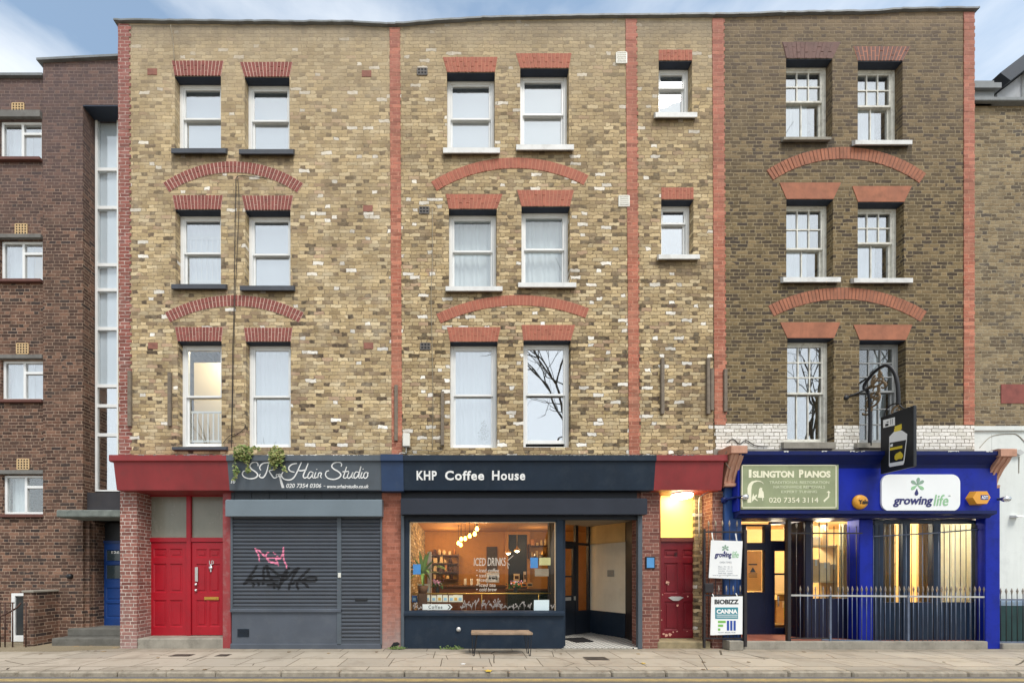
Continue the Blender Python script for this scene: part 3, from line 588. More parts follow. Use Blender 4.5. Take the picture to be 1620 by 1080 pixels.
# painted white courses above the blue shop
b = MB()
for p0, p1 in ((1129, 1245), (1320, 1359), (1433.5, 1541)):
    z = Z(710); zt = Z(670 if p0 < 1200 else 673)
    z0 = z
    while z0 < zt:
        z1 = min(math.floor((z0 + 10.001) / .075 + 1) * .075 - 10, zt); b.box(X(p0) + (R.uniform(0, .05) if p0 == 1129 else 0), X(p1), -.006 + R.uniform(-.001, .001), .02, z0, z1); z0 = z1
    if True: b.build('painted_brickwork', M_WHB, hC); b = MB()
b = MB(); b.box(X(1129), X(1541), -.004, .02, ZF, Z(710)); b.build('wall_foot', M_STONE, hC)
# timber battens, vents, cables and pipes on the fronts
for h, lst in ((hA, ((207, 588, 675), (270, 590, 675))), (hB, ((627, 610, 698), (700, 620, 705), (1047, 568, 656), (1119, 568, 656), (1125, 584, 650))), (hC, ((1146, 585, 652),))):
    for px, y0, y1 in lst:
        b = MB(); b.box(X(px - 2.6), X(px + 2.6), -.05, .01, Z(y1), Z(y0), 0, .006); b.build('batten', M_TIMB, h)
M_VENT = paint('white_plastic', (226, 224, 214), .5, .04, 5, dirt=.2); M_AIRB = paint('grey_airbrick', (106, 100, 96), .8, .2, 8)
for px, py in ((983, 93), (987, 319)):
    b = MB(); b.box(X(px - 9), X(px + 9), -.02, .01, Z(py + 9), Z(py - 9), 0, .008)
    for k in range(5): b.box(X(px - 7), X(px + 7), -.028, -.019, Z(py + 6 - k * 3.2), Z(py + 4.6 - k * 3.2))
    b.build('wall_vent', M_VENT, hB)
def airbrick(h, px, py, w, hh, m, y=0.0):
    b = MB(); x0, x1, z0, z1 = X(px - w / 2, y), X(px + w / 2, y), Z(py + hh / 2, y), Z(py - hh / 2, y); b.box(x0, x1, y - .004, y + .02, z0, z1, 1)
    nx = max(3, int(w / 4)); nz = max(2, int(hh / 4))
    for i in range(nx + 1): xx = x0 + (x1 - x0) * i / nx; b.box(xx - .012, xx + .012, y - .013, y, z0, z1, 0)
    for i in range(nz + 1): zz = z0 + (z1 - z0) * i / nz; b.box(x0, x1, y - .012, y, zz - .011, zz + .011, 0)
    return b.build('air_brick', [m, M_BLACK], h)
for px, py in ((668, 114), (671, 333), (673, 548)): airbrick(hB, px, py, 15, 10, M_AIRB)
for px, py in ((241, 114), (242, 547)) + ((580, 117), (582, 330), (583, 547)):
    b = MB(); b.box(X(px - 7.5), X(px + 7.5), -.006, .02, Z(py + 5), Z(py - 5)); b.build('red_patch', paint('faded_red_patch', (146, 98, 84), .85, .25, 9), hA)
M_CABLE = paint('black_cable', (48, 44, 42), .7, .1, 3); M_CABLEG = paint('grey_cable', (150, 140, 122), .7, .1, 3)
def cable(h, pts, r=.008, m=None, y=-.02, nm='cable'):
    b = MB(); b.tube(smooth_path([(X(p[0], y), (p[2] if len(p) > 2 else y) + R.uniform(-.004, .004), Z(p[1], y)) for p in pts], 4), r, 6); return b.build(nm, m or M_CABLE, h)
cable(hA, [(422, 283), (400, 280), (382, 278), (374, 282), (373, 300), (372, 360), (371, 420), (370, 500), (368, 560), (367, 640), (366, 708)], .0065)
cable(hA, [(376, 280), (378, 320), (375, 400), (372, 470), (370, 540), (369, 600), (367, 690)], .005)
cable(hA, [(366, 690), (376, 686), (386, 678), (388, 671), (382, 668)], .006); cable(hA, [(352, 702), (360, 692), (368, 687), (380, 684)], .006)
cable(hA, [(270, 40), (274, 70), (276, 97)], .006, M_CABLEG)
cable(hB, [(684, 330), (684, 420), (682, 470), (684, 560), (685, 640), (684, 712)], .006, M_CABLEG)
b = MB(); b.box(X(638), X(649), -.10, .01, Z(708), Z(687), 0, .012); b.tube([(X(643), -.03, Z(708)), (X(643), -.03, Z(718))], .012, 6); b.build('junction_box', M_VENT, hB)
cable(hB, [(640, 716), (650, 713), (672, 712), (690, 714), (700, 711)], .007, M_CABLEG); cable(hB, [(628, 722), (634, 716), (641, 717)], .007, M_VENT, -.31)
cable(hC, [(1150, 700), (1160, 694), (1170, 702), (1180, 696), (1194, 704), (1215, 706)], .008)
cable(hC, [(1150, 712), (1146, 724), (1150, 735), (1156, 742)], .007, M_CABLEG, -.26)
# ------------------------------------------------------------------ shopfronts: common pieces
P_RED = paint('oxblood_fascia_paint', (142, 48, 50), .5, .16, 2.5, dirt=.5, dirtc=(112, 56, 54)); P_GREY = paint('slate_grey_paint', (84, 92, 100), .5, .12, 2, dirt=.25)
P_GREY2 = paint('slate_grey_paint_light', (112, 124, 132), .5, .06, 2); P_NAVY = paint('navy_pilaster_paint', (38, 60, 94), .5, .15, 3, dirt=.3, dirtc=(70, 84, 104))
P_KHP = paint('charcoal_blue_paint', (30, 43, 58), .5, .16, 2, dirt=.3, dirtc=(62, 70, 78), spec=.25); P_KHP2 = paint('charcoal_awning', (44, 48, 58), .5, .1, 2, spec=.25)
P_DOOR = paint('bright_red_door_paint', (164, 22, 38), .36, .10, 2, dirt=.3, dirtc=(122, 30, 40)); P_DOOR2 = paint('dark_red_door_paint', (112, 22, 34), .35, .12, 3, dirt=.2, dirtc=(84, 30, 34))
P_BLUE = paint('royal_blue_paint', (14, 36, 152), .5, .18, 2.5, dirt=.45, dirtc=(18, 30, 88), spec=.2); P_BLUE2 = paint('deep_blue_paint', (14, 28, 88), .5, spec=.2, var=.15, scale=3, dirt=.2, dirtc=(30, 50, 70))
P_BLUE3 = paint('worn_blue_pilaster_paint', (34, 70, 128), .5, .12, 4, dirt=.35, dirtc=(40, 60, 90)); P_INK = paint('ink_blue_frame_paint', (16, 22, 52), .4, .15, 3)
P_CORB = paint('terracotta_corbel', (196, 148, 124), .7, .08, 5, dirt=.45, dirtc=(132, 96, 76), bump=.2)
P_WHITE = paint('white_sign_lettering', (240, 240, 238), .5, .02, 3, bump=0)
def fascia_prof(zt, zb, yt=-.30, yb=-.20, back=.46):
    zm = zt - .15
    return [(yt, zt), (back, zt), (back, zb), (yb, zb), (yb - (yt - yb) * -.86 * 0 - .085, zm), (yt, zm + .012)]
ZFT, ZFB = Z(719.5, -.30), Z(775, -.20)
def fascia(house, p0, p1, m, nm='fascia', e0=0, e1=0):
    b = MB(); x0, x1 = X(p0, -.27), X(p1, -.27)
    b.bar_x([(-.315, ZFT), (.30, ZFT + .02), (.30, ZFT - .10), (-.28, ZFT - .135), (-.315, ZFT - .115)], x0 - e0, x1 + e1)           # the moulded top rail
    b.bar_x([(-.276, ZFT - .135), (.44, ZFT - .101), (.44, ZFB), (-.20, ZFB)], x0, x1)                                      # the canted board
    return b.build(nm, m, house)
def chips(house, p0, p1, n, seed, m):
    """flakes of lost paint along the top lip of a fascia"""
    rr = random.Random(seed); b = MB()
    for k in range(n):
        px = rr.uniform(p0, p1); x = X(px, -.31); w = rr.uniform(.02, .16); zz = ZFT + .001; q = 7
        P = [(x + w * i / q, zz) for i in range(q + 1)] + [(x + w * i / q, zz - rr.uniform(.002, .02)) for i in range(q, -1, -1)]; b.plate(P, -.3175, -.3145)
    b.build('flaked_edge', m, house)
def panel_door(x0, x1, z0, z1, y, panels, m, parent, nm='door', th=.045):
    """door leaf with sunk, fielded panels; panels are (u0, u1, w0, w1) fractions"""
    b = MB(); W, H = x1 - x0, z1 - z0
    b.box(x0, x1, y + .018, y + th, z0, z1)
    us = sorted({0, 1, *[p[0] for p in panels], *[p[1] for p in panels]}); ws = sorted({0, 1, *[p[2] for p in panels], *[p[3] for p in panels]})
    for i in range(len(us) - 1):
        for j in range(len(ws) - 1):
            u, w = (us[i] + us[i + 1]) / 2, (ws[j] + ws[j + 1]) / 2
            if not any(p[0] < u < p[1] and p[2] < w < p[3] for p in panels): b.box(x0 + W * us[i], x0 + W * us[i + 1], y, y + .0185, z0 + H * ws[j], z0 + H * ws[j + 1])
    for p in panels:
        a0, a1, c0, c1 = x0 + W * p[0], x0 + W * p[1], z0 + H * p[2], z0 + H * p[3]; e = .018; g = .05
        for (q, r) in ((0, 1), (1, 2), (2, 3), (3, 0)):
            O = [(a0, c0), (a1, c0), (a1, c1), (a0, c1)]; I = [(a0 + e, c0 + e), (a1 - e, c0 + e), (a1 - e, c1 - e), (a0 + e, c1 - e)]
            b.face([(O[q][0], y + .001, O[q][1]), (O[r][0], y + .001, O[r][1]), (I[r][0], y + .0175, I[r][1]), (I[q][0], y + .0175, I[q][1])])
        if a1 - a0 > 3 * g and c1 - c0 > 3 * g: b.box(a0 + g, a1 - g, y + .006, y + .02, c0 + g, c1 - g, 0, .010)
    return b.build(nm, m, parent)
SIX = [(.13, .46, .84, .93), (.54, .87, .84, .93), (.13, .46, .46, .77), (.54, .87, .46, .77), (.13, .46, .09, .38), (.54, .87, .09, .38)]
# ------------------------------------------------------------------ left house, ground floor: twin red doors and the shuttered salon
fascia(hA, 180, 360, P_RED, e0=.06)
b = MB(); b.box(X(190), X(216.5), 0, .40, 0, ZFB + .02); b.build('brick_pier', M_PIER, hA)
b = MB(); b.box(X(352.5), X(365.5), -.01, .40, .0, ZFB + .02, 0, .008); b.build('door_pilaster', paint('worn_red_pilaster', (150, 58, 60), .55, .12, 4, dirt=.5, dirtc=(160, 140, 136)), hA)
b = MB(); b.box(X(217), X(365), -.005, .75, -.05, .21, 0, .02); b.build('door_step', M_STONE, hA)
DY = .36
dx = [X(v, DY) for v in (232, 296, 303, 355)]; zt = Z(776, DY); ztr = Z(850, DY); zdr = Z(857, DY); zd0 = .212
b = MB(); st = .085
b.box(dx[0] - .10, dx[0] + .03, DY - .03, DY + .06, zd0, ZFB + .01, 0, .006); b.box(dx[1], dx[2], DY - .03, DY + .06, zd0, ZFB + .01, 0, .006); b.box(dx[3], dx[3] + .12, DY - .03, DY + .06, zd0, ZFB + .01, 0, .006)
for a, c in ((dx[0] + .03, dx[1]), (dx[2], dx[3])): b.box(a, c, DY - .02, DY + .05, zdr, ztr, 0, .006); b.box(a, c, DY - .02, DY + .05, ZFB - .02, ZFB + .01)
b.build('door_frame', P_DOOR, hA)
M_OBSC = paint('obscured_transom_glass', (140, 138, 124), .25, .10, 1.5, dirt=.3, dirtc=(110, 104, 90), spec=.5, bump=0)
for a, c in ((dx[0] + .03, dx[1]), (dx[2], dx[3])):
    b = MB(); b.box(a, c, DY + .02, DY + .03, ztr, ZFB - .02); b.build('transom_pane', M_OBSC, hA)
d = panel_door(dx[0] + .03, dx[1], zd0, zdr, DY + .01, SIX, P_DOOR, hA, 'fixed_panel'); 
d = panel_door(dx[2] + .008, dx[3] - .006, zd0 + .01, zdr - .01, DY, SIX, P_DOOR, hA); d['label'] = 'bright red six-panel door with brass letter plate'
M_BRASS = paint('polished_brass', (214, 172, 84), .3, .08, 6, metal=.7); M_CHROME = paint('chrome', (220, 220, 222), .25, .03, 6, metal=.8); M_STEEL = paint('brushed_steel', (196, 194, 190), .4, .05, 10, metal=.5)
def at(p, q, y): return X(p, y), Z(q, y)
x, z = at(335, 946, DY); b = MB(); b.box(x - .16, x + .16, DY - .012, DY + .004, z - .035, z + .035, 0, .006); b.box(x - .12, x + .12, DY - .022, DY - .01, z - .02, z + .02, 0, .006); b.build('letter_plate', M_BRASS, d)
x, z = at(334, 899, DY); b = MB(); b.lathe((x, DY - .02, z + .02), [(.0, .02), (.042, .015), (.042, -.005), (.02, -.012), (0, -.012)], 14, 'y'); b.plate([(x - .012, z - .07), (x + .012, z - .07), (x + .02, z + .1), (x - .02, z + .1)], DY - .014, DY); b.build('knocker', M_CHROME, d)
x, z = at(311, 908, DY); b = MB(); b.box(x - .033, x + .033, DY - .012, DY + .003, z - .16, z + .16, 0, .005); b.build('finger_plate', M_STEEL, d)
for q in (924, 933):
    x, z = at(311, q, DY); b = MB(); b.lathe((x, DY - .02, z), [(0, -.03), (.026, -.02), (.03, 0), (.016, .02), (.016, .03)], 12, 'y'); b.build('door_knob', M_CHROME, d)
b = MB(); x0, z = at(331, 892, DY); x1, _ = at(338.5, 892, DY); text_mb(b, '10', x0, x1, z, z + .085, DY - .001, .004, .01); b.build('door_number', M_STEEL, d)
b = MB(); b.box(X(365.5), X(604.5), .02, .40, 0, ZFB + .02); b.build('shop_backing', P_GREY, hA)
b = MB(); x0, x1 = X(366), X(604)
b.box(x0, x1, -.0, .03, Z(790), ZFB + .01)
for k in range(9): xx = x0 + (x1 - x0) * (k + .15) / 8.6; b.box(xx - .006, xx + .006, -.012, .0, Z(790), ZFB)
b.build('boarded_head', paint('dark_grey_boarding', (58, 64, 72), .5, .1, 3), hA)
def shutter_box(h, p0, p1, q0, q1, y, m):
    z0, z1 = Z(q1, y), Z(q0, y); b = MB(); b.bar_x([(y, z0), (y, z1 - .03), (y + .05, z1), (.01, z1 + .01), (.01, z0)], X(p0, y), X(p1, y)); return b.build('shutter_box', m, h)
shutter_box(hA, 356.5, 604, 789, 816, -.20, P_GREY2)
# roller shutters: a real corrugated skin, the sprayed tags picked out face by face
import bisect
TZ = lambda zx, zy: (X(360 + zx / 10.125, -.03), Z(850 + zy / 10.12, -.03))
PINK = [[(440, 175), (480, 240), (505, 320), (505, 375)], [(440, 178), (500, 205), (560, 265), (600, 300)], [(655, 235), (620, 265), (628, 330), (670, 375), (700, 390)], [(735, 240), (760, 262)], [(780, 360), (800, 400), (812, 440)], [(770, 330), (800, 300), (830, 335), (870, 290), (890, 220), (895, 160)], [(895, 160), (895, 300), (910, 380), (940, 440), (945, 490)], [(630, 330), (720, 320), (800, 335)], [(655, 375), (740, 400), (800, 420)]]
BLK = [[(465, 450), (430, 520), (340, 640), (262, 745)], [(262, 745), (320, 700), (420, 620), (520, 610), (640, 625), (800, 630)], [(340, 690), (440, 690), (560, 690), (660, 690), (800, 700)], [(590, 470), (575, 540), (580, 700), (560, 745)], [(620, 450), (650, 560), (700, 660), (740, 720), (745, 810)], [(625, 460), (720, 520), (790, 580), (860, 600), (960, 620)], [(985, 490), (930, 540), (860, 650), (840, 760), (815, 820)], [(1140, 490), (1070, 520), (960, 640), (880, 700), (830, 770), (760, 760), (640, 750)], [(1130, 500), (1060, 600), (1010, 720), (980, 820)], [(960, 560), (900, 640), (860, 700)], [(1310, 500), (1240, 570), (1150, 660), (1110, 750), (1130, 820)], [(1080, 690), (1180, 690), (1300, 695), (1400, 690), (1425, 650), (1380, 630), (1290, 635), (1200, 690), (1260, 760), (1290, 790)], [(350, 640), (420, 740), (410, 770)], [(480, 680), (500, 760)], [(980, 750), (1040, 740), (1080, 690)], [(640, 600), (720, 640), (820, 640)]]
def strokes(L, w):
    out = []
    for s in L:
        P = [Vector((*TZ(*p), 0)) for p in s]; P = smooth_path(P, 5) if len(P) > 2 else P
        out += [(P[i], P[i + 1], w) for i in range(len(P) - 1)]
    return out
SEG = [(1, s) for s in strokes(BLK, .026)] + [(2, s) for s in strokes(PINK, .017)]
def tagged(x, z):
    for mi, (a, c, w) in SEG:
        if min(a.x, c.x) - w < x < max(a.x, c.x) + w and min(a.y, c.y) - w < z < max(a.y, c.y) + w:
            d = c - a; L2 = d.length_squared; t = max(0, min(1, ((x - a.x) * d.x + (z - a.y) * d.y) / L2)) if L2 else 0
            if (x - a.x - d.x * t) ** 2 + (z - a.y - d.y * t) ** 2 < w * w: return mi
    return 0
M_SHUT = paint('grey_shutter_enamel', (72, 77, 85), .42, .06, 2, dirt=.15, bump=0); M_TAGB = paint('black_spray_paint', (22, 23, 27), .6, .1, 9, bump=0); M_TAGP = paint('pink_spray_paint', (226, 130, 160), .6, .15, 9, bump=0)
def shutter(p0, p1, q0, q1, y, sprayed):
    x0, x1 = X(p0), X(p1); z0, z1 = Z(q1), Z(q0); pitch = .0805; b = MB()
    prof = [(0, .010), (.10, .0), (.22, -.008), (.5, -.014), (.78, -.008), (.90, .0), (.96, .012)]
    zs = []; z = z1
    while z > z0:
        for f, dy in prof:
            if z - f * pitch > z0: zs.append((z - f * pitch, y + dy))
        z -= pitch
    zs.append((z0, y))
    nx = int((x1 - x0) / .0125) if sprayed else 1
    xs = [x0 + (x1 - x0) * i / nx for i in range(nx + 1)]
    base = len(b.v)
    for (zz, yy) in zs: b.v += [(xx, yy, zz) for xx in xs]
    for j in range(len(zs) - 1):
        for i in range(nx):
            mi = tagged((xs[i] + xs[i + 1]) / 2, (zs[j][0] + zs[j + 1][0]) / 2) if sprayed else 0
            if mi == 2 and j % 7 in (5, 6): mi = 0
            k = base + j * (nx + 1) + i; b.f.append((k, k + 1, k + nx + 2, k + nx + 1)); b.mi.append(mi); b.sm.append(False)
    b.box(x0, x1, y - .016, y + .02, z0 - .03, z0 + .035, 0, .005)
    return b.build('roller_shutter', [M_SHUT, M_TAGB, M_TAGP], hA)
s1 = shutter(369, 534, 815, 962, -.02, True); s2 = shutter(540.5, 603, 815, 1016, -.02, False)
b = MB(); x, z = at(571.5, 948, -.03); b.box(x - .13, x + .13, -.045, -.015, z - .028, z + .028, 0, .005); b.build('letter_slot', M_BLACK, s2)
for p0, p1, q in ((366.5, 370, 966), (534, 541, 1019), (602, 605, 1019)):
    b = MB(); b.box(X(p0), X(p1), -.05, .03, max(Z(q), .004), Z(812), 0, .006); b.build('shutter_guide', P_GREY, hA)
x, z = at(537, 909.5, -.06); b = MB(); b.box(x - .03, x + .03, -.075, -.045, z - .05, z + .05, 0, .006); b.build('shutter_lock', M_VENT, hA)
b = MB(); b.box(X(368), X(540), -.03, .03, 0, Z(964), 0, .004); b.bar_x([(-.07, Z(967)), (-.07, Z(963.5)), (.0, Z(962) + .02), (.0, Z(967))], X(367), X(541)); b.box(X(366), X(604), -.05, .03, -.02, Z(1017), 0, .01); sr = b.build('stall_riser', paint('slate_grey_render', (80, 86, 96), .6, .1, 2, dirt=.3, dirtc=(104, 108, 112), bump=.15), hA)
x, z = at(385, 1000.5, -.03); b = MB(); b.box(x - .12, x + .12, -.034, -.02, z - .08, z + .08, 1)
for k in range(7): b.box(x - .12, x + .12, -.042, -.03, z - .08 + k * .0255, z - .07 + k * .0255)
b.build('floor_vent', [P_KHP, M_BLACK], sr)
# salon sign
def fpt(p, q):   # a point on the canted fascia board
    t = (q - 731) / (775 - 731); y = -.272 + .072 * t - .006; return X(p, y), y, Z(q, y)
sgn = thing('shop_sign', 'slate grey salon fascia sign with white script lettering and scissors', 'sign', (X(482, -.25), -.25, ZFB), 'painted shop fascia signs')
fascia(sgn, 360, 603, P_GREY, 'sign_board')
def flat_on_fascia(o):   # tilt a lettering mesh from the plane y=0 onto the canted board
    for v in o.data.vertices:
        zz = v.co.z + WL[o].z; t = (ZFT - .135 - zz) / (ZFT - .135 - ZFB); v.co.y += -.276 + .076 * t
    return o
SCR = {'S': [[(305, 232), (304, 208), (282, 194), (248, 202), (226, 230), (240, 262), (276, 286), (296, 315), (270, 344), (215, 352), (165, 338), (145, 312), (156, 284), (186, 275)]],
 'R': [[(410, 215), (385, 290), (355, 335), (328, 342), (310, 326), (324, 308)], [(330, 272), (320, 246), (346, 212), (400, 200), (470, 212), (484, 238), (452, 266), (410, 274)], [(410, 274), (430, 312), (455, 344), (484, 338)]],
 'H': [[(548, 288), (530, 320), (552, 354), (606, 364), (650, 342), (685, 290), (712, 238), (735, 196)], [(660, 290), (618, 278), (606, 248), (640, 216), (690, 206)], [(690, 272), (730, 276), (782, 264)], [(800, 205), (770, 270), (745, 322), (756, 346), (785, 334)]],
 'a': [[(842, 292), (816, 286), (796, 312), (788, 340), (806, 347), (834, 318), (846, 290), (834, 330), (848, 346), (862, 334)]], 'i': [[(872, 290), (856, 330), (862, 346), (882, 334)], [(880, 260), (882, 266)]],
 'r': [[(886, 345), (900, 300), (926, 300), (914, 330), (926, 346)]],
 'S2': [[(1122, 236), (1128, 210), (1098, 196), (1052, 205), (1030, 234), (1050, 260), (1092, 284), (1116, 312), (1100, 340), (1050, 358), (992, 350), (965, 320), (974, 286), (1002, 275)]],
 't': [[(1176, 238), (1150, 310), (1140, 338), (1158, 347), (1178, 334)], [(1134, 286), (1196, 282)]], 'u': [[(1197, 290), (1180, 330), (1192, 348), (1216, 330), (1236, 290), (1222, 335), (1240, 346)]],
 'd': [[(1292, 292), (1266, 288), (1245, 320), (1252, 347), (1276, 335), (1296, 300), (1318, 234), (1292, 335), (1306, 346)]], 'i2': [[(1327, 290), (1312, 330), (1320, 347), (1336, 334)], [(1336, 258), (1338, 264)]], 'o': [[(1374, 290), (1350, 300), (1340, 334), (1358, 348), (1380, 326), (1378, 296), (1362, 288), (1392, 298)]]}
b = MB(); Q = lambda zx, zy: (X(360 + zx / 6.231, -.25), Z(700 + zy / 6.231, -.25))
for k, L in SCR.items():
    for s in L: ribbon(b, [Q(*p) for p in s], .026 if k in 'SRHS2' else .022, -.006, .004, 5, .35)
flat_on_fascia(b.build('script_lettering', P_WHITE, sgn))
b = MB()
for pts in ([(505, 318), (520, 360), (545, 440)], [(520, 320), (518, 362), (532, 440)]): ribbon(b, [Q(*p) for p in pts], .03, -.008, .004, 4, .2)
for c in ((490, 322), (512, 318)): ribbon(b, [Q(c[0] + 12 * math.cos(a * .7), c[1] + 12 * math.sin(a * .7)) for a in range(10)], .012, -.008, .004, 2, 0)
flat_on_fascia(b.build('scissors_emblem', P_WHITE, sgn))
b = MB(); 
for body, a, c, q0, q1, bo in (('020 7354 0306', 570, 918, 440, 398, .012), ('-', 940, 958, 424, 419, .012), ('www.srhairstudio.co.uk', 974, 1388, 443, 408, .02), ('10', 24, 70, 398, 365, .02)):
    (x0, z0), (x1, z1) = Q(a, q0), Q(c, q1); b = MB(); text_mb(b, body, x0, x1, z0, z1, 0, .005, bo, .28); flat_on_fascia(b.build('small_lettering', P_WHITE, sgn))
# trailing ivy hanging over the sign
M_IVY = paint('ivy_leaves', (118, 138, 74), .6, .35, 9, bump=0); M_IVY2 = paint('pale_ivy_leaves', (158, 158, 96), .6, .3, 9, bump=0); M_LEAF = paint('house_plant_leaves', (64, 98, 46), .5, .3, 6, bump=0)
def leaf(b, c, s, m=0):
    n = Vector((R.uniform(-.8, .8), R.uniform(-1, -.2), R.uniform(-.4, .9))).normalized(); u = n.orthogonal().normalized(); a = R.uniform(0, 6.3); u, v = u * math.cos(a) + n.cross(u) * math.sin(a), n.cross(u) * math.cos(a) - u * math.sin(a)
    c = Vector(c); b.face([c - u * s * .5, c - v * s * .42 + u * s * .05, c + u * s * .6, c + v * s * .42 + u * s * .05], m)
def ivy(nm_lab, cen, spr, strands, n, mats):
    b = MB()
    for k in range(n):
        a, rr = R.uniform(0, 6.3), R.random() ** .6; bulge = R.uniform(0, .14)
        x, z = cen[0] + spr[0] * rr * math.cos(a) / 75, cen[1] - spr[1] * rr * math.sin(a) / 75
        leaf(b, (x, -.33 - bulge * (1 - rr * .7), z), R.uniform(.035, .07), 0 if R.random() < .6 else 1)
    for pts in strands:
        P = smooth_path([(X(p, -.33), -.335, Z(q, -.33)) for p, q in pts], 8)
        b.tube(P, .004, 4)
        for p in P:
            for _ in range(2): leaf(b, p + Vector((R.uniform(-.03, .03), R.uniform(-.03, 0), R.uniform(-.03, .03))), R.uniform(.03, .055), 0 if R.random() < .5 else 1)
    o = b.build('ivy', mats); return tag(o, nm_lab, 'plant', 'ivy trailing over the salon sign')
ivy('green ivy clump hanging over the left end of the salon sign', (X(385, -.33), Z(717, -.33)), (15, 13), [[(374, 725), (371, 738), (373, 748)], [(374, 736), (377, 745), (374, 752), (371, 758)], [(390, 728), (393, 738), (391, 746), (396, 744)], [(398, 710), (406, 708), (412, 712)]], 330, [M_IVY, M_IVY2])
ivy('yellowing ivy tuft hanging between the R and the H of the salon sign', (X(438, -.33), Z(722, -.33)), (12, 16), [[(430, 730), (428, 742)], [(445, 732), (449, 740), (452, 744)], [(438, 735), (436, 742)]], 330, [M_IVY2, M_IVY])
# ------------------------------------------------------------------ middle house, ground floor: coffee shop and dark red door
b = MB(); b.bar_x([(-.33, ZFT + .01), (.30, ZFT + .03), (.30, ZFB - .02), (-.22, ZFB - .02), (-.29, ZFT - .14), (-.33, ZFT - .12)], X(603, -.27), X(638, -.27)); b.build('fascia_end_block', P_NAVY, hB)
b = MB(); b.box(X(604.5), X(635), -.02, .40, 0, ZFB - .015, 0, .004); b.build('brick_pier', M_PIER2, hB)
fascia(hB, 1037, 1145, P_RED, e1=.05)
sg2 = thing('shop_sign', 'dark fascia sign reading KHP Coffee House in white letters', 'sign', (X(838, -.25), -.25, ZFB), 'painted shop fascia signs')
fascia(sg2, 638, 1037, P_KHP, 'sign_board')
b = MB(); 
for body, a, c, q0, q1 in (('KHP', 659, 691, 758.7, 744.5), ('Coffee', 704, 766, 759, 744.3), ('House', 778.5, 831, 759, 744.3)):
    b = MB(); text_mb(b, body, X(a, -.25), X(c, -.25), Z(q0, -.25), Z(q1, -.25), 0, .008, .028, 0, space=1.12); flat_on_fascia(b.build('white_lettering', P_WHITE, sg2))
b = MB(); b.box(X(635), X(1007), -.02, .05, Z(822), ZFB + .005); b.build('shop_lintel', P_BLACK2 if 'P_BLACK2' in globals() else paint('blue_black_paint', (26, 30, 40), .5, .12, 3), hB)
shutter_box(hB, 634, 1024, 787, 813, -.24, P_KHP2)
for p0, p1 in ((635, 640), (1007, 1014)):
    b = MB(); b.box(X(p0), X(p1), -.07, .03, 0, Z(815), 0, .008); b.build('shutter_guide', paint('grey_steel_channel', (84, 92, 100), .45, .1, 3, metal=.2), hB)
WY = .04
gx0, gx1, gz0, gz1 = X(648, WY), X(879, WY), Z(965, WY), Z(825, WY)
b = MB(); b.box(X(639.5), gx0, WY - .05, WY + .06, Z(966), Z(820), 0, .008); b.box(gx1, X(891), WY - .05, WY + .06, Z(966), Z(820), 0, .008); b.box(gx0, gx1, WY - .05, WY + .06, gz1, Z(820), 0, .006); b.box(gx0, gx1, WY - .04, WY + .06, gz0 - .03, gz0, 0, .004)
sw = b.build('shop_window', P_KHP, hB)
b = MB()
for a, c, e, f in ((gx0, gx0 + .02, gz0, gz1), (gx1 - .02, gx1, gz0, gz1), (gx0, gx1, gz1 - .018, gz1)): b.box(a, c, WY - .02, WY + .03, e, f)
b.build('glazing_bead', paint('pale_glazing_bead', (196, 180, 156), .5, .08, 4), sw)
b = MB(); b.box(gx0, gx1, WY + .0, WY + .006, gz0, gz1); b.build('pane', M_SHOP, sw)
b = MB(); b.box(X(640), X(891.5), -.03, .10, 0, Z(968), 0, .004); b.bar_x([(-.085, Z(972.5)), (-.085, Z(968.5)), (-.02, Z(965.5)), (.08, Z(965.5)), (.08, Z(972.5))], X(640), X(892)); srk = b.build('stall_riser', P_KHP, hB)
x, z = at(725.5, 995, -.04); b = MB(); b.lathe((x, -.04, z), [(.0, -.03), (.045, -.02), (.05, 0), (.05, .02)], 14, 'y'); b.box(x - .03, x + .03, -.06, -.03, z - .01, z + .05, 0, .01); b.build('outside_tap', M_STEEL, srk)
b = MB(); b.box(X(1013.5), X(1043), 0, .40, 0, ZFB + .02); b.box(X(1006), X(1013.5), .03, .12, Z(790), ZFB + .02); b.build('brick_pier', M_PIER3, hB)
chips(sg2, 640, 1030, 26, 3, M_LEAD); chips(hB, 1040, 1140, 7, 4, M_LEAD); chips(hA, 185, 355, 10, 5, M_LEAD); chips(sgn, 400, 600, 14, 6, M_WSILL)
# shop porch: splayed glazed door, plastered wall, mosaic floor
CZ = EYE + 90 / 75
pA, pB, pC, pD = (2.17, 1.12), (3.43, 1.95), (3.97, 1.08), (3.97, .12)
def vwall(mb, a, c, z0, z1, th, m=0, f0=0.0, f1=1.0, off=0.0):
    """upright slab standing on the plan line a-c between fractions f0 and f1"""
    d = Vector((c[0] - a[0], c[1] - a[1])); n = Vector((-d.y, d.x)).normalized(); p = Vector(a) + d * f0 + n * off; q = Vector(a) + d * f1 + n * off
    mb.slab([(p.x, p.y), (q.x, q.y), (q.x + n.x * th, q.y + n.y * th), (p.x + n.x * th, p.y + n.y * th)], z0, z1, m)
M_PLAS = paint('cream_plaster', (222, 212, 190), .8, .05, 1.5, dirt=.25, dirtc=(184, 172, 146)); M_DKB = paint('black_brown_tiles', (44, 38, 38), .4, .2, 7)
b = MB(); vwall(b, pB, pC, .62, CZ, .08); pw = b.build('porch_wall', M_PLAS, hB)
b = MB(); vwall(b, pB, pC, .0, .62, .08, 0, 0, 1, -.012); b.build('porch_dado', P_KHP, hB)
b = MB(); vwall(b, pB, pC, 2.33, CZ - .003, .02, 0, .0, 1.0, -.012); b.build('painted_band', paint('ochre_plaster', (204, 174, 122), .8, .08, 2, dirt=.3, dirtc=(160, 130, 90)), pw)
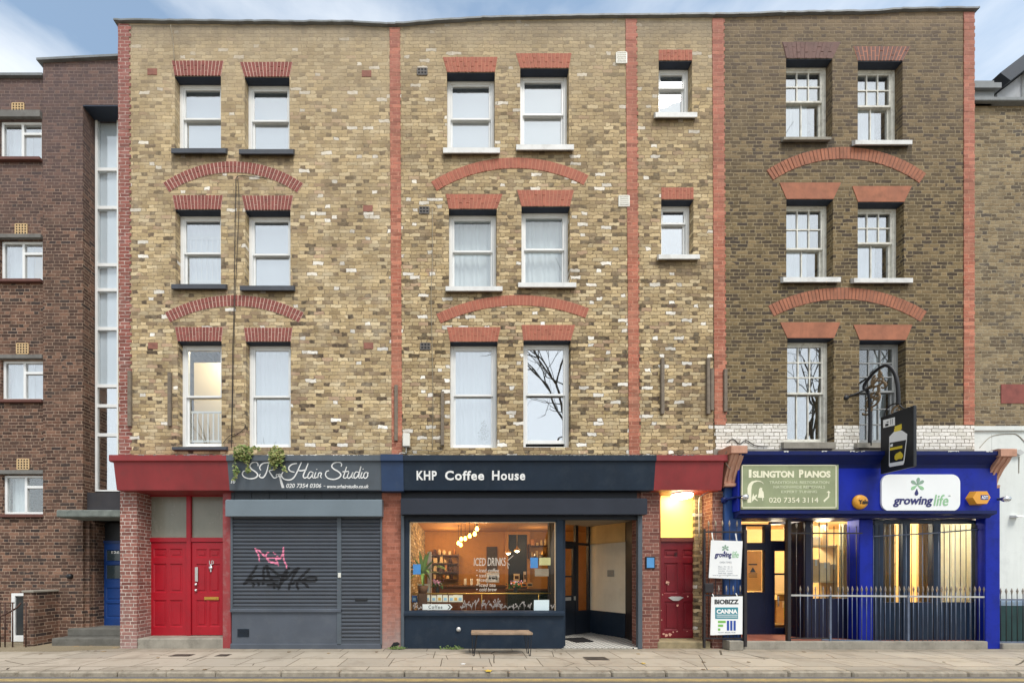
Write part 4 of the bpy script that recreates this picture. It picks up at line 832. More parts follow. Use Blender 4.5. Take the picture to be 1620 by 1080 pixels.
b = MB(); vwall(b, pB, pC, 1.50, 1.66, .02, 0, .52, .70, -.015); b.build('wall_plate', paint('grey_steel_plate', (150, 148, 140), .5, .1, 5), pw)
b = MB(); b.slab([pC, pD, (pD[0] + .08, pD[1]), (pC[0] + .08, pC[1])], 0, CZ); b.build('porch_side_wall', M_DKB, hB)
b = MB(); b.box(X(890.5), X(890.5) + .08, .10, 1.12, 0, CZ); b.build('porch_return', P_KHP, hB)
b = MB(); b.slab([(2.17, .055), (4.05, .055), (4.05, 1.1), (3.43, 2.0), (2.17, 1.15)], CZ, CZ + .05); b.build('porch_ceiling', paint('porch_ceiling_paint', (178, 164, 142), .8, .08, 2), hB)
def mosaic():
    t = NT('black_and_white_mosaic'); s = t.n('ShaderNodeSeparateXYZ'); t.link(t.pos(), s.inputs[0]); k = .13
    u = t.math('DIVIDE', t.math('ADD', s.outputs[0], s.outputs[1]), k); v = t.math('DIVIDE', t.math('SUBTRACT', s.outputs[0], s.outputs[1]), k)
    fu = t.math('ABSOLUTE', t.math('SUBTRACT', t.math('FRACT', u), .5)); fv = t.math('ABSOLUTE', t.math('SUBTRACT', t.math('FRACT', v), .5))
    dot = t.math('LESS_THAN', t.math('MAXIMUM', fu, fv), .27); gr = t.math('GREATER_THAN', t.math('MAXIMUM', fu, fv), .47)
    c = t.mix(dot, s2l((226, 222, 212)), s2l((44, 46, 52))); c = t.mix(t.math('MULTIPLY', gr, .5), c, s2l((130, 124, 116)))
    return t.fin(c, .5)
b = MB(); b.slab([(X(892), -.05), (X(1007), -.05), (4.03, .12), (4.03, 1.1), (3.43, 2.0), (2.2, 1.15), (2.2, .1)], -.1, .027); b.build('porch_floor', mosaic(), hB)
b = MB(); b.box(X(889, -.1), X(1001, -.1), -.13, -.052, -.05, .022, 0, .01); b.build('threshold', M_STONE, hB)
mat_ = MB(); mat_.slab([(2.62, .50), (3.05, .60), (2.98, 1.15), (2.42, 1.02)], .0275, .040); mat_.build('door_mat', paint('black_rubber_mat', (28, 27, 28), .9, .2, 20), None, label='black rubber door mat on the mosaic porch floor', cat='door mat')
dn = (pB[0] - pA[0], pB[1] - pA[1])
b = MB(); P_D = P_KHP
for f0, f1, z0, z1 in ((0, .06, 0, CZ), (.62, .69, 0, CZ), (.95, 1.0, 0, CZ), (.06, .62, 2.30, 2.38), (.69, .95, 2.30, 2.36), (.69, .95, 0, .62)): vwall(b, pA, pB, z0, z1, .07, 0, f0, f1)
df = b.build('door_frame', paint('charcoal_door_paint', (30, 36, 46), .4, .1, 3), hB)
b = MB()
for f0, f1, z0, z1 in ((.06, .12, .03, 2.3), (.56, .62, .03, 2.3), (.12, .56, 2.2, 2.3), (.12, .56, .03, 1.02), (.12, .56, 1.48, 1.52), (.325, .345, 1.02, 2.2)): vwall(b, pA, pB, z0, z1, .05, 0, f0, f1, .012)
sdoor = b.build('door', MC['charcoal_door_paint'], hB)
b = MB(); vwall(b, pA, pB, 1.02, 2.2, .006, 0, .12, .56, .03); b.build('door_pane', M_SHOP, sdoor)
b = MB(); vwall(b, pA, pB, .62, 2.3, .006, 0, .69, .95, .03); vwall(b, pA, pB, 2.38, CZ, .006, 0, .06, .95, .03); b.build('side_pane', M_SHOP, df)
b = MB(); vwall(b, pA, pB, .90, .985, .02, 0, .34, .50, -.006); b.build('letter_plate', M_STEEL, sdoor)
b = MB(); vwall(b, pA, pB, .90, 1.0, .03, 0, .575, .605, -.02); b.build('door_handle', M_STEEL, sdoor)
# dark red door with the lit transom
ex0, ex1 = X(1043, DY), X(1103, DY)
b = MB(); b.box(X(1127), X(1144), 0, .42, 0, ZFB + .02); b.box(X(1108, .36) , X(1127), .30, .42, 0, ZFB + .02); b.build('brick_pier', M_PIER3, hB)
b = MB(); b.box(ex0 - .10, ex0 + .02, DY - .03, DY + .06, .15, ZFB, 0, .006); b.box(ex1, X(1109, DY), DY - .03, DY + .06, .15, ZFB, 0, .006); b.box(ex0 + .02, ex1, DY - .035, DY + .06, Z(856.5, DY), Z(850, DY), 0, .006); b.build('door_frame', paint('brown_red_frame', (112, 54, 48), .45, .12, 4, dirt=.2), hB)
b = MB(); b.box(ex0 + .02, ex1, DY + .02, DY + .03, Z(850, DY), ZFB + .1)
M_LITP = NT('lit_transom_glass'); M_LITP.b.inputs['Emission Color'].default_value = (*s2l((255, 226, 110)), 1); M_LITP.b.inputs['Emission Strength'].default_value = .48
b.build('lit_transom', M_LITP.fin(s2l((240, 214, 110)), .4), hB)
d2 = panel_door(ex0 + .02, X(1108.5, DY), .16, Z(856.5, DY), DY, [(.1, .44, .84, .92), (.56, .9, .84, .92), (.1, .44, .46, .78), (.56, .9, .46, .78), (.1, .44, .08, .38), (.56, .9, .08, .38)], [P_DOOR2], hB); d2['label'] = 'worn dark red door with flaking paint'
b = MB(); x, z = at(1069, 946, DY); b.plate([(x - .17, z + .02), (x - .10, z + .045), (x + .10, z + .045), (x + .17, z + .02), (x + .06, z - .05), (x - .06, z - .05)], DY - .014, DY); b.build('letter_plate', M_STEEL, d2)
b = MB(); x, z = at(1069, 876, DY); text_mb(b, '8', x - .03, x + .03, z - .05, z + .04, DY - .001, .004); b.build('door_number', M_BLACK, d2)
b = MB()      # chips of bare wood
for px, py, rr in ((1056, 921, 3), (1057, 923, 2), (1072, 957, 2.6), (1088, 943, 1.4), (1050, 1002, 2), (1054, 1004, 3.2), (1060, 1003, 3), (1065, 999, 1.6), (1071, 998, 1.4), (1047, 980, 1.2), (1046, 965, 1), (1048, 940, 1), (1100, 952, 1), (1087, 998, 1)):
    x, z = at(px, py, DY); n = 9; b = MB(); b.plate([(x + rr / 72 * R.uniform(.5, 1.1) * math.cos(k * 6.283 / n), z + rr / 72 * R.uniform(.5, 1.1) * math.sin(k * 6.283 / n)) for k in range(n)], DY - .002, DY + .002); b.build('flaked_paint', paint('bare_door_wood', (206, 160, 140), .8, .1, 5), d2)
b = MB(); b.box(X(1040), X(1124), -.015, .75, -.05, .15, 0, .02); b.build('door_step', paint('crumbling_step', (150, 136, 106), .9, .2, 6, dirt=.5, dirtc=(110, 98, 72), bump=.4), hB)
b = MB(); b.box(X(1043) , X(1128), .42, .5, 0, ZFB); b.build('hall_backing', M_DKB, hB)
lampx, lampz = X(1079, .12), ZFB
pl_ = thing('bulkhead_lamp', 'lit oval bulkhead lamp over the dark red door', 'lamp', (lampx, .12, lampz - .1))
b = MB(); b.lathe((lampx, .12, lampz - .10), [(0, -.012), (.12, -.008), (.19, .015), (.21, .05), (.20, .08)], 24); b.build('diffuser', emit('lamp_diffuser', (255, 244, 205), 9.0), pl_)
b = MB(); b.lathe((lampx, .12, lampz - .022), [(.0, 0), (.21, 0), (.21, .02), (0, .02)], 24); b.build('lamp_base', M_VENT, pl_)
def point(name, loc, e, c=(1, .72, .38), r=.05):
    l = bpy.data.lights.new(name, 'POINT'); l.energy = e; l.color = c; l.shadow_soft_size = r; o = bpy.data.objects.new(name, l); col.objects.link(o); o.location = loc; return o
point('bulkhead_light', (lampx, .10, lampz - .17), 6, (1, .74, .36), .1)
x, z = at(1028.5, 889.5, -.01); pt = thing('framed_notice', 'small blue framed notice on the brick pier beside the dark red door', 'notice', (x, -.02, z - .13))
b = MB(); b.box(x - .10, x + .10, -.025, .0, z - .13, z + .13, 0, .006); b.build('frame', M_BLACK, pt); b = MB(); b.box(x - .078, x + .078, -.029, -.024, z - .105, z + .105); b.build('sheet', paint('faded_blue_sheet', (84, 146, 200), .5, .08, 6), pt)
cable(hB, [(1145, 768), (1136, 772), (1120, 778), (1110, 784), (1106, 794), (1106, 850)], .010, M_STEEL, -.015, 'conduit')

for l_ in LIT: point('bedroom_light', l_, 60, (1, .86, .62), .1)
# ------------------------------------------------------------------ right house, ground floor: the blue shop
ZC = 2.73
b = MB()
b.bar_x([(-.36, Z(713, -.36)), (.30, Z(713, -.36) + .03), (.30, Z(740, -.24)), (-.22, Z(740, -.24)), (-.24, Z(735, -.24)), (-.30, Z(727, -.3)), (-.33, Z(722, -.33)), (-.36, Z(719, -.36))], X(1166, -.3), X(1579, -.3))
b.build('shop_cornice', P_BLUE2, hC)
b = MB(); b.bar_x([(-.22, Z(740, -.24) + .002), (.44, Z(740, -.24) + .002), (.44, Z(808, -.2)), (-.22, Z(808, -.2))], X(1166, -.2), X(1575, -.2)); b.build('fascia', P_BLUE, hC)
b = MB(); b.bar_x([(-.25, Z(807, -.25)), (-.20, Z(807, -.25)+.01), (.44, Z(807, -.25)+.005), (.44, ZC), (-.14, ZC), (-.17, Z(815, -.2)), (-.25, Z(812, -.25))], X(1168, -.2), X(1572, -.2)); b.build('fascia_moulding', P_BLUE2, hC)
b = MB()      # flaking on the cornice lip
for px, w in ((1345, 22), (1352, 12), (1300, 8), (1420, 10), (1500, 16), (1560, 10), (1240, 7)): x_ = X(px, -.36); zz_ = Z(713, -.36) + .002; b.plate([(x_ + w / 75 * i / 9, zz_) for i in range(10)] + [(x_ + w / 75 * i / 9, zz_ - R.uniform(.003, .03)) for i in range(9, -1, -1)], -.3635, -.358)
b.build('flaked_edge', M_WSILL, hC)
def corbel(p0, p1, q0, q1, sgn_):
    x0, x1 = X(p0, -.3), X(p1, -.3); zt, zb = Z(q0, -.3), Z(q1, -.2); b = MB(); h = zt - zb
    b.bar_x([(-.40, zt - .16), (-.40, zt - .02), (-.36, zt), (.02, zt), (.02, zt - .16)], x0 - .02, x1 + .02)
    b.bar_x([(-.36, zt - .16), (.02, zt - .16), (.02, zb + .06), (-.14, zb + .06), (-.17, zb + h * .25), (-.25, zb + h * .5), (-.33, zb + h * .68)], x0 + .015, x1 - .015)
    b.bar_x([(-.17, zb), (.02, zb), (.02, zb + .06), (-.18, zb + .06)], x0, x1)
    for k in (.3, .7):
        xx = x0 + .015 + (x1 - x0 - .03) * k; b.bar_x([(-.375, zt - .18), (-.30, zt - .18), (-.12, zb + .08), (-.155, zb + .08), (-.265, zb + h * .5), (-.345, zb + h * .68)], xx - .02, xx + .02)
    return b.build('corbel', P_CORB, hC)
corbel(1153, 1175, 706, 768, 1); corbel(1574, 1596, 711, 771, -1)
b = MB(); b.box(X(1143.5), X(1170), -.06, .45, 0, Z(768), 0, .01); b.box(X(1143), X(1172), -.075, .46, .0, .22, 0, .01); b.build('shop_pilaster', P_BLUE3, hC)
b = MB(); b.box(X(1553), X(1576), -.06, .10, 0, Z(771), 0, .01); b.build('shop_pilaster', P_BLUE, hC)
M_TILE = brick('red_quarry_tiles', [(0, (150, 84, 66)), (.4, (168, 96, 76)), (.8, (136, 76, 62))], (110, 84, 70), flemish=False, smear=.2)
b = MB(); b.box(X(1170), X(1553), -.10, .0, -.05, .165, 0, .012); b.build('plinth', M_STONE, hC)
b = MB(); b.box(X(1144), X(1575), .0, 4.6, -.05, .155); b.build('shop_floor', paint('quarry_tile_floor', (152, 92, 76), .6, .15, 6, dirt=.3), hC)
SY = .90; S2 = .35; S3 = .14; ZB = .155
def sx(p): return X(p, SY)
def fr(b, p0, p1, q0, q1, a0=-.04, a1=.05, m=0, s=SY): b.box(X(p0, s), X(p1, s), s + a0, s + a1, max(Z(q1, s), ZB), min(Z(q0, s), ZC - .004), m, .006)
b = MB()      # entrance screen
for a in ((1168, 1179, 820, 1010), (1208, 1218, 820, 1010), (1179, 1208, 858, 870), (1179, 1208, 936, 1010), (1179, 1208, 818, 832), (1218, 1266, 855, 866), (1264, 1272, 820, 1010), (1218, 1266, 818, 825)): fr(b, *a)
scr = b.build('entrance_screen', P_INK, hC)
b = MB(); fr(b, 1179, 1208, 832, 936, 0, .006); fr(b, 1218, 1266, 825, 855, 0, .006); b.build('pane', M_SHOP, scr)
b = MB()
for a in ((1218, 1225, 866, 1008), (1259, 1264, 866, 1008), (1225, 1259, 866, 871), (1225, 1259, 992, 1008), (1225, 1259, 906, 909)): fr(b, *a, -.02, .03)
cdoor = b.build('door', P_INK, hC)
b = MB(); fr(b, 1225, 1259, 871, 992, .005, .011); b.build('door_pane', M_SHOP, cdoor)
b = MB(); x, z = sx(1228), Z(950, SY); b.tube([(x, SY - .06, z - .12), (x, SY - .06, z + .12)], .014, 8); b.build('door_handle', M_STEEL, cdoor)
def shop_win(p0, p1, cols, q0, q1, base, s):
    b = MB()
    for a, c in zip([p0] + [c for _, c in cols], [a for a, _ in cols] + [p1]): fr(b, a, c, 812, 1014, s=s)
    for a, c in cols: fr(b, a, c, q1, 1014, -.03, .05, s=s); fr(b, a, c, 812, q0, s=s)
    w = b.build('shop_window', base, hC)
    for a, c in cols: b = MB(); fr(b, a, c, q0, q1, 0, .006, s=s); b.build('pane', M_SHOP, w)
    return w
shop_win(1272, 1361, [(1284, 1359)], 824, 946, P_INK, S2)
shop_win(1381, 1556, [(1395, 1425), (1437, 1472), (1485, 1541)], 828, 952, paint('dark_teal_blue_paint', (14, 36, 62), .4, .2, 3, dirt=.3, dirtc=(20, 58, 70)), S3)
b = MB(); b.box(X(1272, S2), X(1272, S2) + .05, S2 + .05, .86, ZB, ZC - .004); b.build('porch_return', P_INK, hC)
b = MB(); b.box(X(1360, .05), X(1381.5, .05), .05, .32, ZB, ZC, 0, .01); b.build('shop_column', P_BLUE, hC)
# shop room
M_ROOM = paint('warm_shop_wall', (214, 184, 128), .85, .06, 1); M_ROOMG = paint('dim_shop_wall', (150, 132, 96), .85, .1, 1)
RX0, RX1 = X(1150, 0), X(1576, 0) + .9
b = MB(); b.box(RX0, RX1, 4.2, 4.3, .15, ZC + .3); b.box(RX1, RX1 + .05, .22, 4.2, .15, ZC + .3); b.box(RX0 - .05, RX0, .96, 4.2, .15, ZC + .3); b.box(RX0, RX1, .46, 4.2, ZC + .26, ZC + .3); b.build('shop_room', M_ROOM, hC)
for px, y, e in ((1225, 1.7, 85), (1303, .50, 26), (1400, 1.6, 90), (1470, 1.2, 90)): point('shop_light', (X(px, y), y, ZC + .05), e * 1.15, (1, .88, .66), .18)
def cloth(name, rgb):
    t = NT(name); c = s2l(rgb); tl = t.n('ShaderNodeBsdfTranslucent'); df = t.n('ShaderNodeBsdfDiffuse'); m = t.n('ShaderNodeMixShader'); m.inputs[0].default_value = .5
    cc = t.mix(t.noise(7, 3), tuple(v * .8 for v in c), c)
    t.link(cc, tl.inputs[0]); t.link(cc, df.inputs[0]); t.link(df.outputs[0], m.inputs[1]); t.link(tl.outputs[0], m.inputs[2]); t.link(m.outputs[0], t.out.inputs[0]); return t.m
def strip_curtain(p0, p1, q0, q1, y, n, mats, nm, lab, grp=None):
    b = MB(); x0, x1 = X(p0, y), X(p1, y); z0, z1 = Z(q1, y), Z(q0, y); m = n * 8
    xs = [x0 + (x1 - x0) * i / m for i in range(m + 1)]; ys = [y + .035 * math.sin(i * 2 * math.pi / 8) + R.uniform(-.006, .006) for i in range(m + 1)]
    b.raw([(x, yy, z0 + R.uniform(0, .015)) for x, yy in zip(xs, ys)] + [(x, yy, z1) for x, yy in zip(xs, ys)] + [(x, yy + .004, z0) for x, yy in zip(xs, ys)] + [(x, yy + .004, z1) for x, yy in zip(xs, ys)], [(i, i + 1, m + 2 + i, m + 1 + i) for i in range(m)] + [(2 * (m + 1) + i + 1, 2 * (m + 1) + i, 3 * (m + 1) + i, 3 * (m + 1) + i + 1) for i in range(m)], 0, True)
    return tag(b.build(nm, mats), lab, 'curtain', grp)
M_DRAPE = cloth('cream_drape', (222, 218, 190)); M_DRAPE2 = cloth('white_drape', (236, 236, 226)); M_DRAPE3 = cloth('ochre_drape', (168, 146, 104))
strip_curtain(1329, 1360, 828, 955, .55, 7, M_DRAPE, 'curtain', 'cream pleated curtain beside the shelf of boxes in the blue shop', 'curtains in the blue shop')
strip_curtain(1486, 1546, 828, 962, .34, 10, M_DRAPE2, 'curtain', 'wide pale curtain in the shop window below the hexagonal alarm box', 'curtains in the blue shop')
strip_curtain(1396, 1413, 828, 958, .34, 4, M_DRAPE3, 'curtain', 'ochre curtain in the narrow window beside the bright blue column', 'curtains in the blue shop')
strip_curtain(1455, 1474, 828, 958, .34, 4, M_DRAPE3, 'curtain', 'ochre curtain edging the middle pane of the three-pane shop window', 'curtains in the blue shop')
M_CARD = paint('cardboard', (196, 158, 106), .8, .08, 5); M_CARD2 = paint('pale_cardboard', (226, 200, 156), .8, .06, 5); M_HIVIS = paint('hi_vis_yellow', (206, 228, 60), .7, .08, 6); M_SHELF = paint('shop_shelving', (190, 170, 128), .6, .1, 5)
def crate(p0, p1, q0, q1, y, d, m, lab, grp='cardboard boxes on the shop shelving'):
    x0, x1, z0, z1 = X(p0, y), X(p1, y), Z(q1, y), Z(q0, y); t = thing('cardboard_box', lab, 'box', ((x0 + x1) / 2, y + d / 2, z0), grp)
    b = MB(); b.box(x0, x1, y, y + d, z0, z1, 0, .008); b.build('carton', m, t)
    b = MB(); xm = (x0 + x1) / 2; b.box(xm - .025, xm + .025, y - .002, y + d, z1 - (z1 - z0) * .3, z1 + .002); b.build('packing_tape', M_DRAPE2, t); return t
def shelf_unit(p0, p1, qs, y, d, lab):
    x0, x1 = X(p0, y), X(p1, y); t = thing('shelf_unit', lab, 'shelves', ((x0 + x1) / 2, y + d / 2, .156))
    for q in qs: b = MB(); z = Z(q, y); b.box(x0, x1, y, y + d, z - .03, z); b.build('shelf', M_SHELF, t)
    for xx in (x0, x1 - .03):
        b = MB(); b.box(xx, xx + .03, y, y + d, .156, Z(qs[0], y) + .02); b.build('upright', M_SHELF, t)
    return t
shelf_unit(1283, 1325, (862, 919), .60, .4, 'shelving stacked with boxes in the blue shop window')
crate(1285, 1297, 884, 919, .63, .3, M_CARD, 'brown box standing on the lower shelf in the blue shop'); crate(1298, 1314, 889, 919, .63, .34, M_CARD2, 'pale square box in the middle of the lower shelf in the blue shop'); crate(1315, 1324, 892, 919, .63, .3, M_CARD, 'narrow brown box at the curtain end of the lower shelf')
crate(1301, 1311, 830, 862, .63, .25, M_CARD, 'tall orange-brown box on the upper shelf in the blue shop'); crate(1286, 1299, 848, 862, .63, .25, M_CARD2, 'low pale box lying on the upper shelf in the blue shop')
shelf_unit(1398, 1470, (856, 890, 925), 2.6, .4, 'shelving deep inside the shop behind the three-pane window')
for i, (a, c, q0, q1, m) in enumerate(((1404, 1416, 872, 890, M_CARD2), (1420, 1432, 900, 925, M_CARD), (1440, 1452, 865, 890, M_CARD2), (1441, 1456, 905, 925, M_CARD), (1404, 1413, 905, 925, M_CARD2))):
    crate(a, c, q0, q1, 2.62, .3, m, ['pale box on the middle shelf at the column end', 'brown box on the bottom shelf mid-way along', 'pale box on the middle shelf, ochre curtain side', 'wide brown box on the bottom shelf, ochre curtain side', 'small pale box on the bottom shelf at the column end'][i])
crate(1226, 1258, 908, 938, 1.9, .4, M_CARD2, 'large pale carton seen through the glass door of the blue shop'); crate(1228, 1250, 950, 985, 1.9, .5, M_CARD, 'brown carton low behind the glass door of the blue shop')
shelf_unit(1222, 1262, (938, 986), 1.85, .6, 'low shelving behind the glass door of the blue shop')
t = thing('hanging_jacket', 'fluorescent yellow jacket hanging behind the glass shop door', 'jacket', (X(1253, 1.4), 1.4, Z(990, 1.4)))
b = MB(); cx = X(1253, 1.4)
P = [(-.10, 0), (.12, 0), (.13, .35), (.20, .40), (.24, .12), (.30, .14), (.27, .60), (.10, .70), (.04, .66), (-.02, .66), (-.08, .70), (-.2, .58), (-.2, .2), (-.13, .2), (-.11, .4)]
zb = Z(992, 1.4); b.plate([(cx + p[0] * .75, zb + p[1]) for p in P], 1.38, 1.46); b.build('jacket_body', M_HIVIS, t); b = MB(); b.box(cx - .08, cx + .09, 1.374, 1.38, zb + .22, zb + .27); b.build('reflective_band', M_STEEL, t)
x0, x1, z0, z1 = X(1182, SY), X(1206, SY), Z(934, SY), Z(871, SY)
nb = thing('notice_board', 'tan notice sheet hung inside the shop entrance glass', 'notice', ((x0 + x1) / 2, SY + .03, z0)); b = MB(); b.box(x0, x1, SY + .02, SY + .03, z0, z1); b.build('sheet', cloth('tan_paper', (236, 196, 120)), nb)
b = MB(); zc = Z(902, SY); xm = X(1192, SY); b.plate([(xm - .07, zc - .04), (xm + .07, zc - .04), (xm, zc + .08)], SY + .017, SY + .02)
for k in range(4): b.box(xm - .1, xm + .1, SY + .017, SY + .02, zc - .07 - k * .03, zc - .06 - k * .03)
b.box(xm - .1, xm + .1, SY + .017, SY + .02, zc + .13, zc + .16); b.build('printing', M_BLACK, nb)
# signs on the blue fascia
FY = -.22
x0, x1, z0, z1 = X(1171, FY), X(1324, FY), Z(806, FY), Z(735.5, FY)
t = thing('sign_board', 'sage green sign reading Islington Pianos with an arrow and a pianist arch', 'sign', ((x0 + x1) / 2, FY, z0), 'signs on the blue shop')
b = MB(); b.box(x0, x1, FY - .04, FY, z0, z1, 0, .006); b.build('board', paint('sage_green_sign', (150, 158, 122), .6, .10, 2.5, dirt=.35, dirtc=(120, 124, 96), bump=.1), t)
M_SIGNC = paint('cream_sign_paint', (236, 232, 204), .6, .04, 6); M_SIGND = paint('faded_sign_paint', (208, 212, 180), .6, .08, 6)
SP = lambda zx, zy: (X(1165 + zx / 9.818, FY - .04), Z(730 + zy / 9.818, FY - .04))
b = MB(); yy = FY - .0405
for a, c, e, f in ((82, 1552, 50, 62), (82, 1552, 706, 720), (82, 94, 50, 720), (1538, 1552, 50, 720)):
    (p, q), (r, s) = SP(a, f), SP(c, e); b.box(p, r, yy - .004, yy + .004, q, s)
b.build('border_line', M_SIGNC, t)
def big(body, a, c, q0, q1): (p, q), (r, s) = SP(a, q1), SP(c, q0); b = MB(); text_mb(b, body, p, r, q, s, yy, .004, .05); b.build('large_lettering', M_SIGNC, t)
big('I', 190, 232, 122, 248); big('SLINGTON', 250, 892, 142, 248); big('P', 970, 1040, 122, 248); big('IANOS', 1058, 1460, 142, 248)
b = MB()
for body, a, c, q0, q1 in (('TRADITIONAL RESTORATION', 510, 1440, 300, 342), ('NATIONWIDE REMOVALS', 575, 1375, 372, 414), ('EXPERT TUNING', 695, 1250, 446, 486)): (p, q), (r, s) = SP(a, q1), SP(c, q0); b = MB(); text_mb(b, body, p, r, q, s, yy, .003, .015); b.build('faded_lettering', M_SIGND, t)
b = MB(); (p, q), (r, s) = SP(505, 635), SP(1270, 555); text_mb(b, '020 7354 3114', p, r, q, s, yy, .004, .005); b.build('phone_number', M_SIGNC, t)
b = MB()
arch = [SP(170, 636), SP(230, 636), SP(230, 440), SP(240, 370), SP(270, 325), SP(330, 305), SP(390, 318), SP(425, 350), SP(410, 322), SP(370, 298), SP(300, 290), (SP(235, 305)), SP(190, 350), SP(170, 410)]
b.plate(arch, yy - .003, yy + .003)
b.plate([SP(330, 560), SP(345, 480), SP(352, 425), SP(370, 402), (SP(400, 405)), SP(398, 440), SP(420, 470), SP(428, 560)], yy - .003, yy + .003)
b.plate([SP(240, 620), SP(240, 560), SP(262, 490), SP(278, 540), SP(310, 505), SP(320, 530), SP(290, 560), SP(330, 600), SP(326, 612), SP(280, 580)], yy - .003, yy + .003); b.plate([SP(400, 560), SP(412, 560), SP(412, 606), SP(402, 606)], yy - .003, yy + .003)
b.build('arch_emblem', M_SIGNC, t); b = MB(); b.plate([SP(1350, 600), SP(1420, 540), SP(1425, 480), SP(1398, 482), SP(1430, 450), SP(1462, 482), SP(1443, 482), SP(1440, 550), SP(1362, 628)], yy - .003, yy + .003)
b.build('arrow', M_SIGNC, t)
def rrect(x0, x1, z0, z1, r, n=6):
    P = []
    for cx, cz, a in ((x1 - r, z1 - r, 0), (x0 + r, z1 - r, 90), (x0 + r, z0 + r, 180), (x1 - r, z0 + r, 270)): P += [(cx + r * math.cos(rad(a + 90 * k / n)), cz + r * math.sin(rad(a + 90 * k / n))) for k in range(n + 1)]
    return P
GN = paint('navy_logo_paint', (44, 46, 104), .5, .04, 6, bump=0); GG = paint('soft_green_logo_paint', (150, 196, 152), .5, .04, 6, bump=0); GG2 = paint('grey_green_logo_paint', (140, 168, 148), .5, .04, 6, bump=0)
def drop(b, c, ang, l, w, y0, y1, m=0):
    P = [(0, 0)] + [(l * .68 + l * .32 * math.cos(rad(a)), w * math.sin(rad(a))) for a in range(-110, 111, 22)]
    ca, sa = math.cos(rad(ang)), math.sin(rad(ang)); b.plate([(c[0] + p * ca - q * sa, c[1] + p * sa + q * ca) for p, q in P], y0, y1, m)
def logo(t, S, y, k):      # flower of drops over the two-tone word
    b = MB(); c = S(525, 198); u = (S(625, 198)[0] - c[0]) / 100
    for a, m in ((82, 1), (35, 1), (145, 1), (-35, 0), (215, 0)): drop(b, c, a, 88 * u, 19 * u, y - k, y + k, m)
    b.build('flower_emblem', [GG, GG2], t)
    b = MB(); c = S(518, 240); drop(b, c, -95, 80 * u, 21 * u, y - k, y + k); b.build('drop_emblem', GN, t)
    b = MB(); (p, q), (r, s) = S(240, 455), S(706, 330); text_mb(b, 'growing', p, r, q, s, y, k, .03, .22); b.build('navy_lettering', GN, t)
    b = MB(); (p, q), (r, s) = S(712, 440), S(885, 308); text_mb(b, 'life', p, r, q, s, y, k, .012, .22); b.build('green_lettering', GG, t)
    b = MB(); (p, q), (r, s) = S(884, 330), S(908, 318); text_mb(b, 'TM', p, r, q, s, y, k); b.build('trade_mark', GG2, t)
GP = lambda zx, zy: (X(1380 + zx / 7.364, FY - .03), Z(740 + zy / 7.364, FY - .03))
(x0, z0), (x1, z1) = GP(110, 500), GP(1024, 74)
t = thing('sign_board', 'white rounded sign with a green flower over the words growing life', 'sign', ((x0 + x1) / 2, FY, z0), 'signs on the blue shop')
b = MB(); b.plate(rrect(x0, x1, z0, z1, .17), FY - .03, FY); b.build('board', paint('white_sign_panel', (238, 240, 240), .4, .02, 2, bump=0), t); logo(t, GP, FY - .032, .003)
M_YEL = paint('yellow_alarm_plastic', (228, 160, 52), .4, .05, 5)
x, z = X(1359, FY), Z(794, FY); t = thing('alarm_box', 'round amber alarm box marked Yale on the blue fascia', 'alarm box', (x, FY, z - .15), 'alarm boxes on the blue fascia')
b = MB(); b.lathe((x, FY, z), [(.0, -.075), (.09, -.07), (.13, -.055), (.15, -.02), (.15, .0)], 28, 'y'); b.build('cover', M_YEL, t); b = MB(); text_mb(b, 'Yale', x - .085, x + .105, z - .05, z + .04, FY - .078, .003, .03); b.build('lettering', M_BLACK, t)
x, z = X(1542.5, FY), Z(788, FY); t = thing('alarm_box', 'yellow hexagonal alarm box marked ADT near the blue pilaster', 'alarm box', (x, FY, z - .15), 'alarm boxes on the blue fascia')
HX = [(-.20, 0), (-.11, .14), (.12, .14), (.20, 0), (.12, -.14), (-.11, -.14)]
b = MB(); b.prism(HX, lambda p: (x + p[0] * .9, FY - .10, z + p[1] * .9), lambda p: (x + p[0], FY, z + p[1])); b.build('cover', M_YEL, t)
b = MB(); b.box(x - .02, x + .13, FY - .103, FY - .099, z - .045, z + .05); b.build('badge', paint('adt_badge_blue', (38, 56, 130), .4, .05, 5), t); b = MB(); text_mb(b, 'ADT', x - .01, x + .12, z - .03, z + .035, FY - .1035, .002, .03); b.build('lettering', P_WHITE, t)
def spot(px, q, lab, dx):
    x, z = X(px, -.25), Z(q, -.25); t = thing('spot_lamp', lab, 'lamp', (x, -.1, z), 'outdoor spot lamps of the blue shop')
    b = MB(); b.lathe((x, -.06, z), [(0, -.03), (.06, -.03), (.07, 0), (.07, .01), (0, .01)], 14, 'y'); b.build('wall_plate', P_BLUE2, t)
    b = MB(); b.tube(smooth_path([(x, -.07, z), (x + dx * .12, -.16, z + .03), (x + dx * .22, -.24, z + .03)], 4), .028, 8); b.build('arm', P_BLUE2, t)
    b = MB(); b.lathe((x + dx * .27, -.26, z + .025), [(.0, -.06), (.04, -.05), (.058, 0), (.06, .05), (.0, .055)], 16, 'x'); b.build('lamp_head', M_CHROME, t)
spot(1568, 791, 'small chrome spot lamp reaching out over the white rendered wall', 1); spot(1156, 788, 'small chrome spot lamp beside the sage green sign', 1)
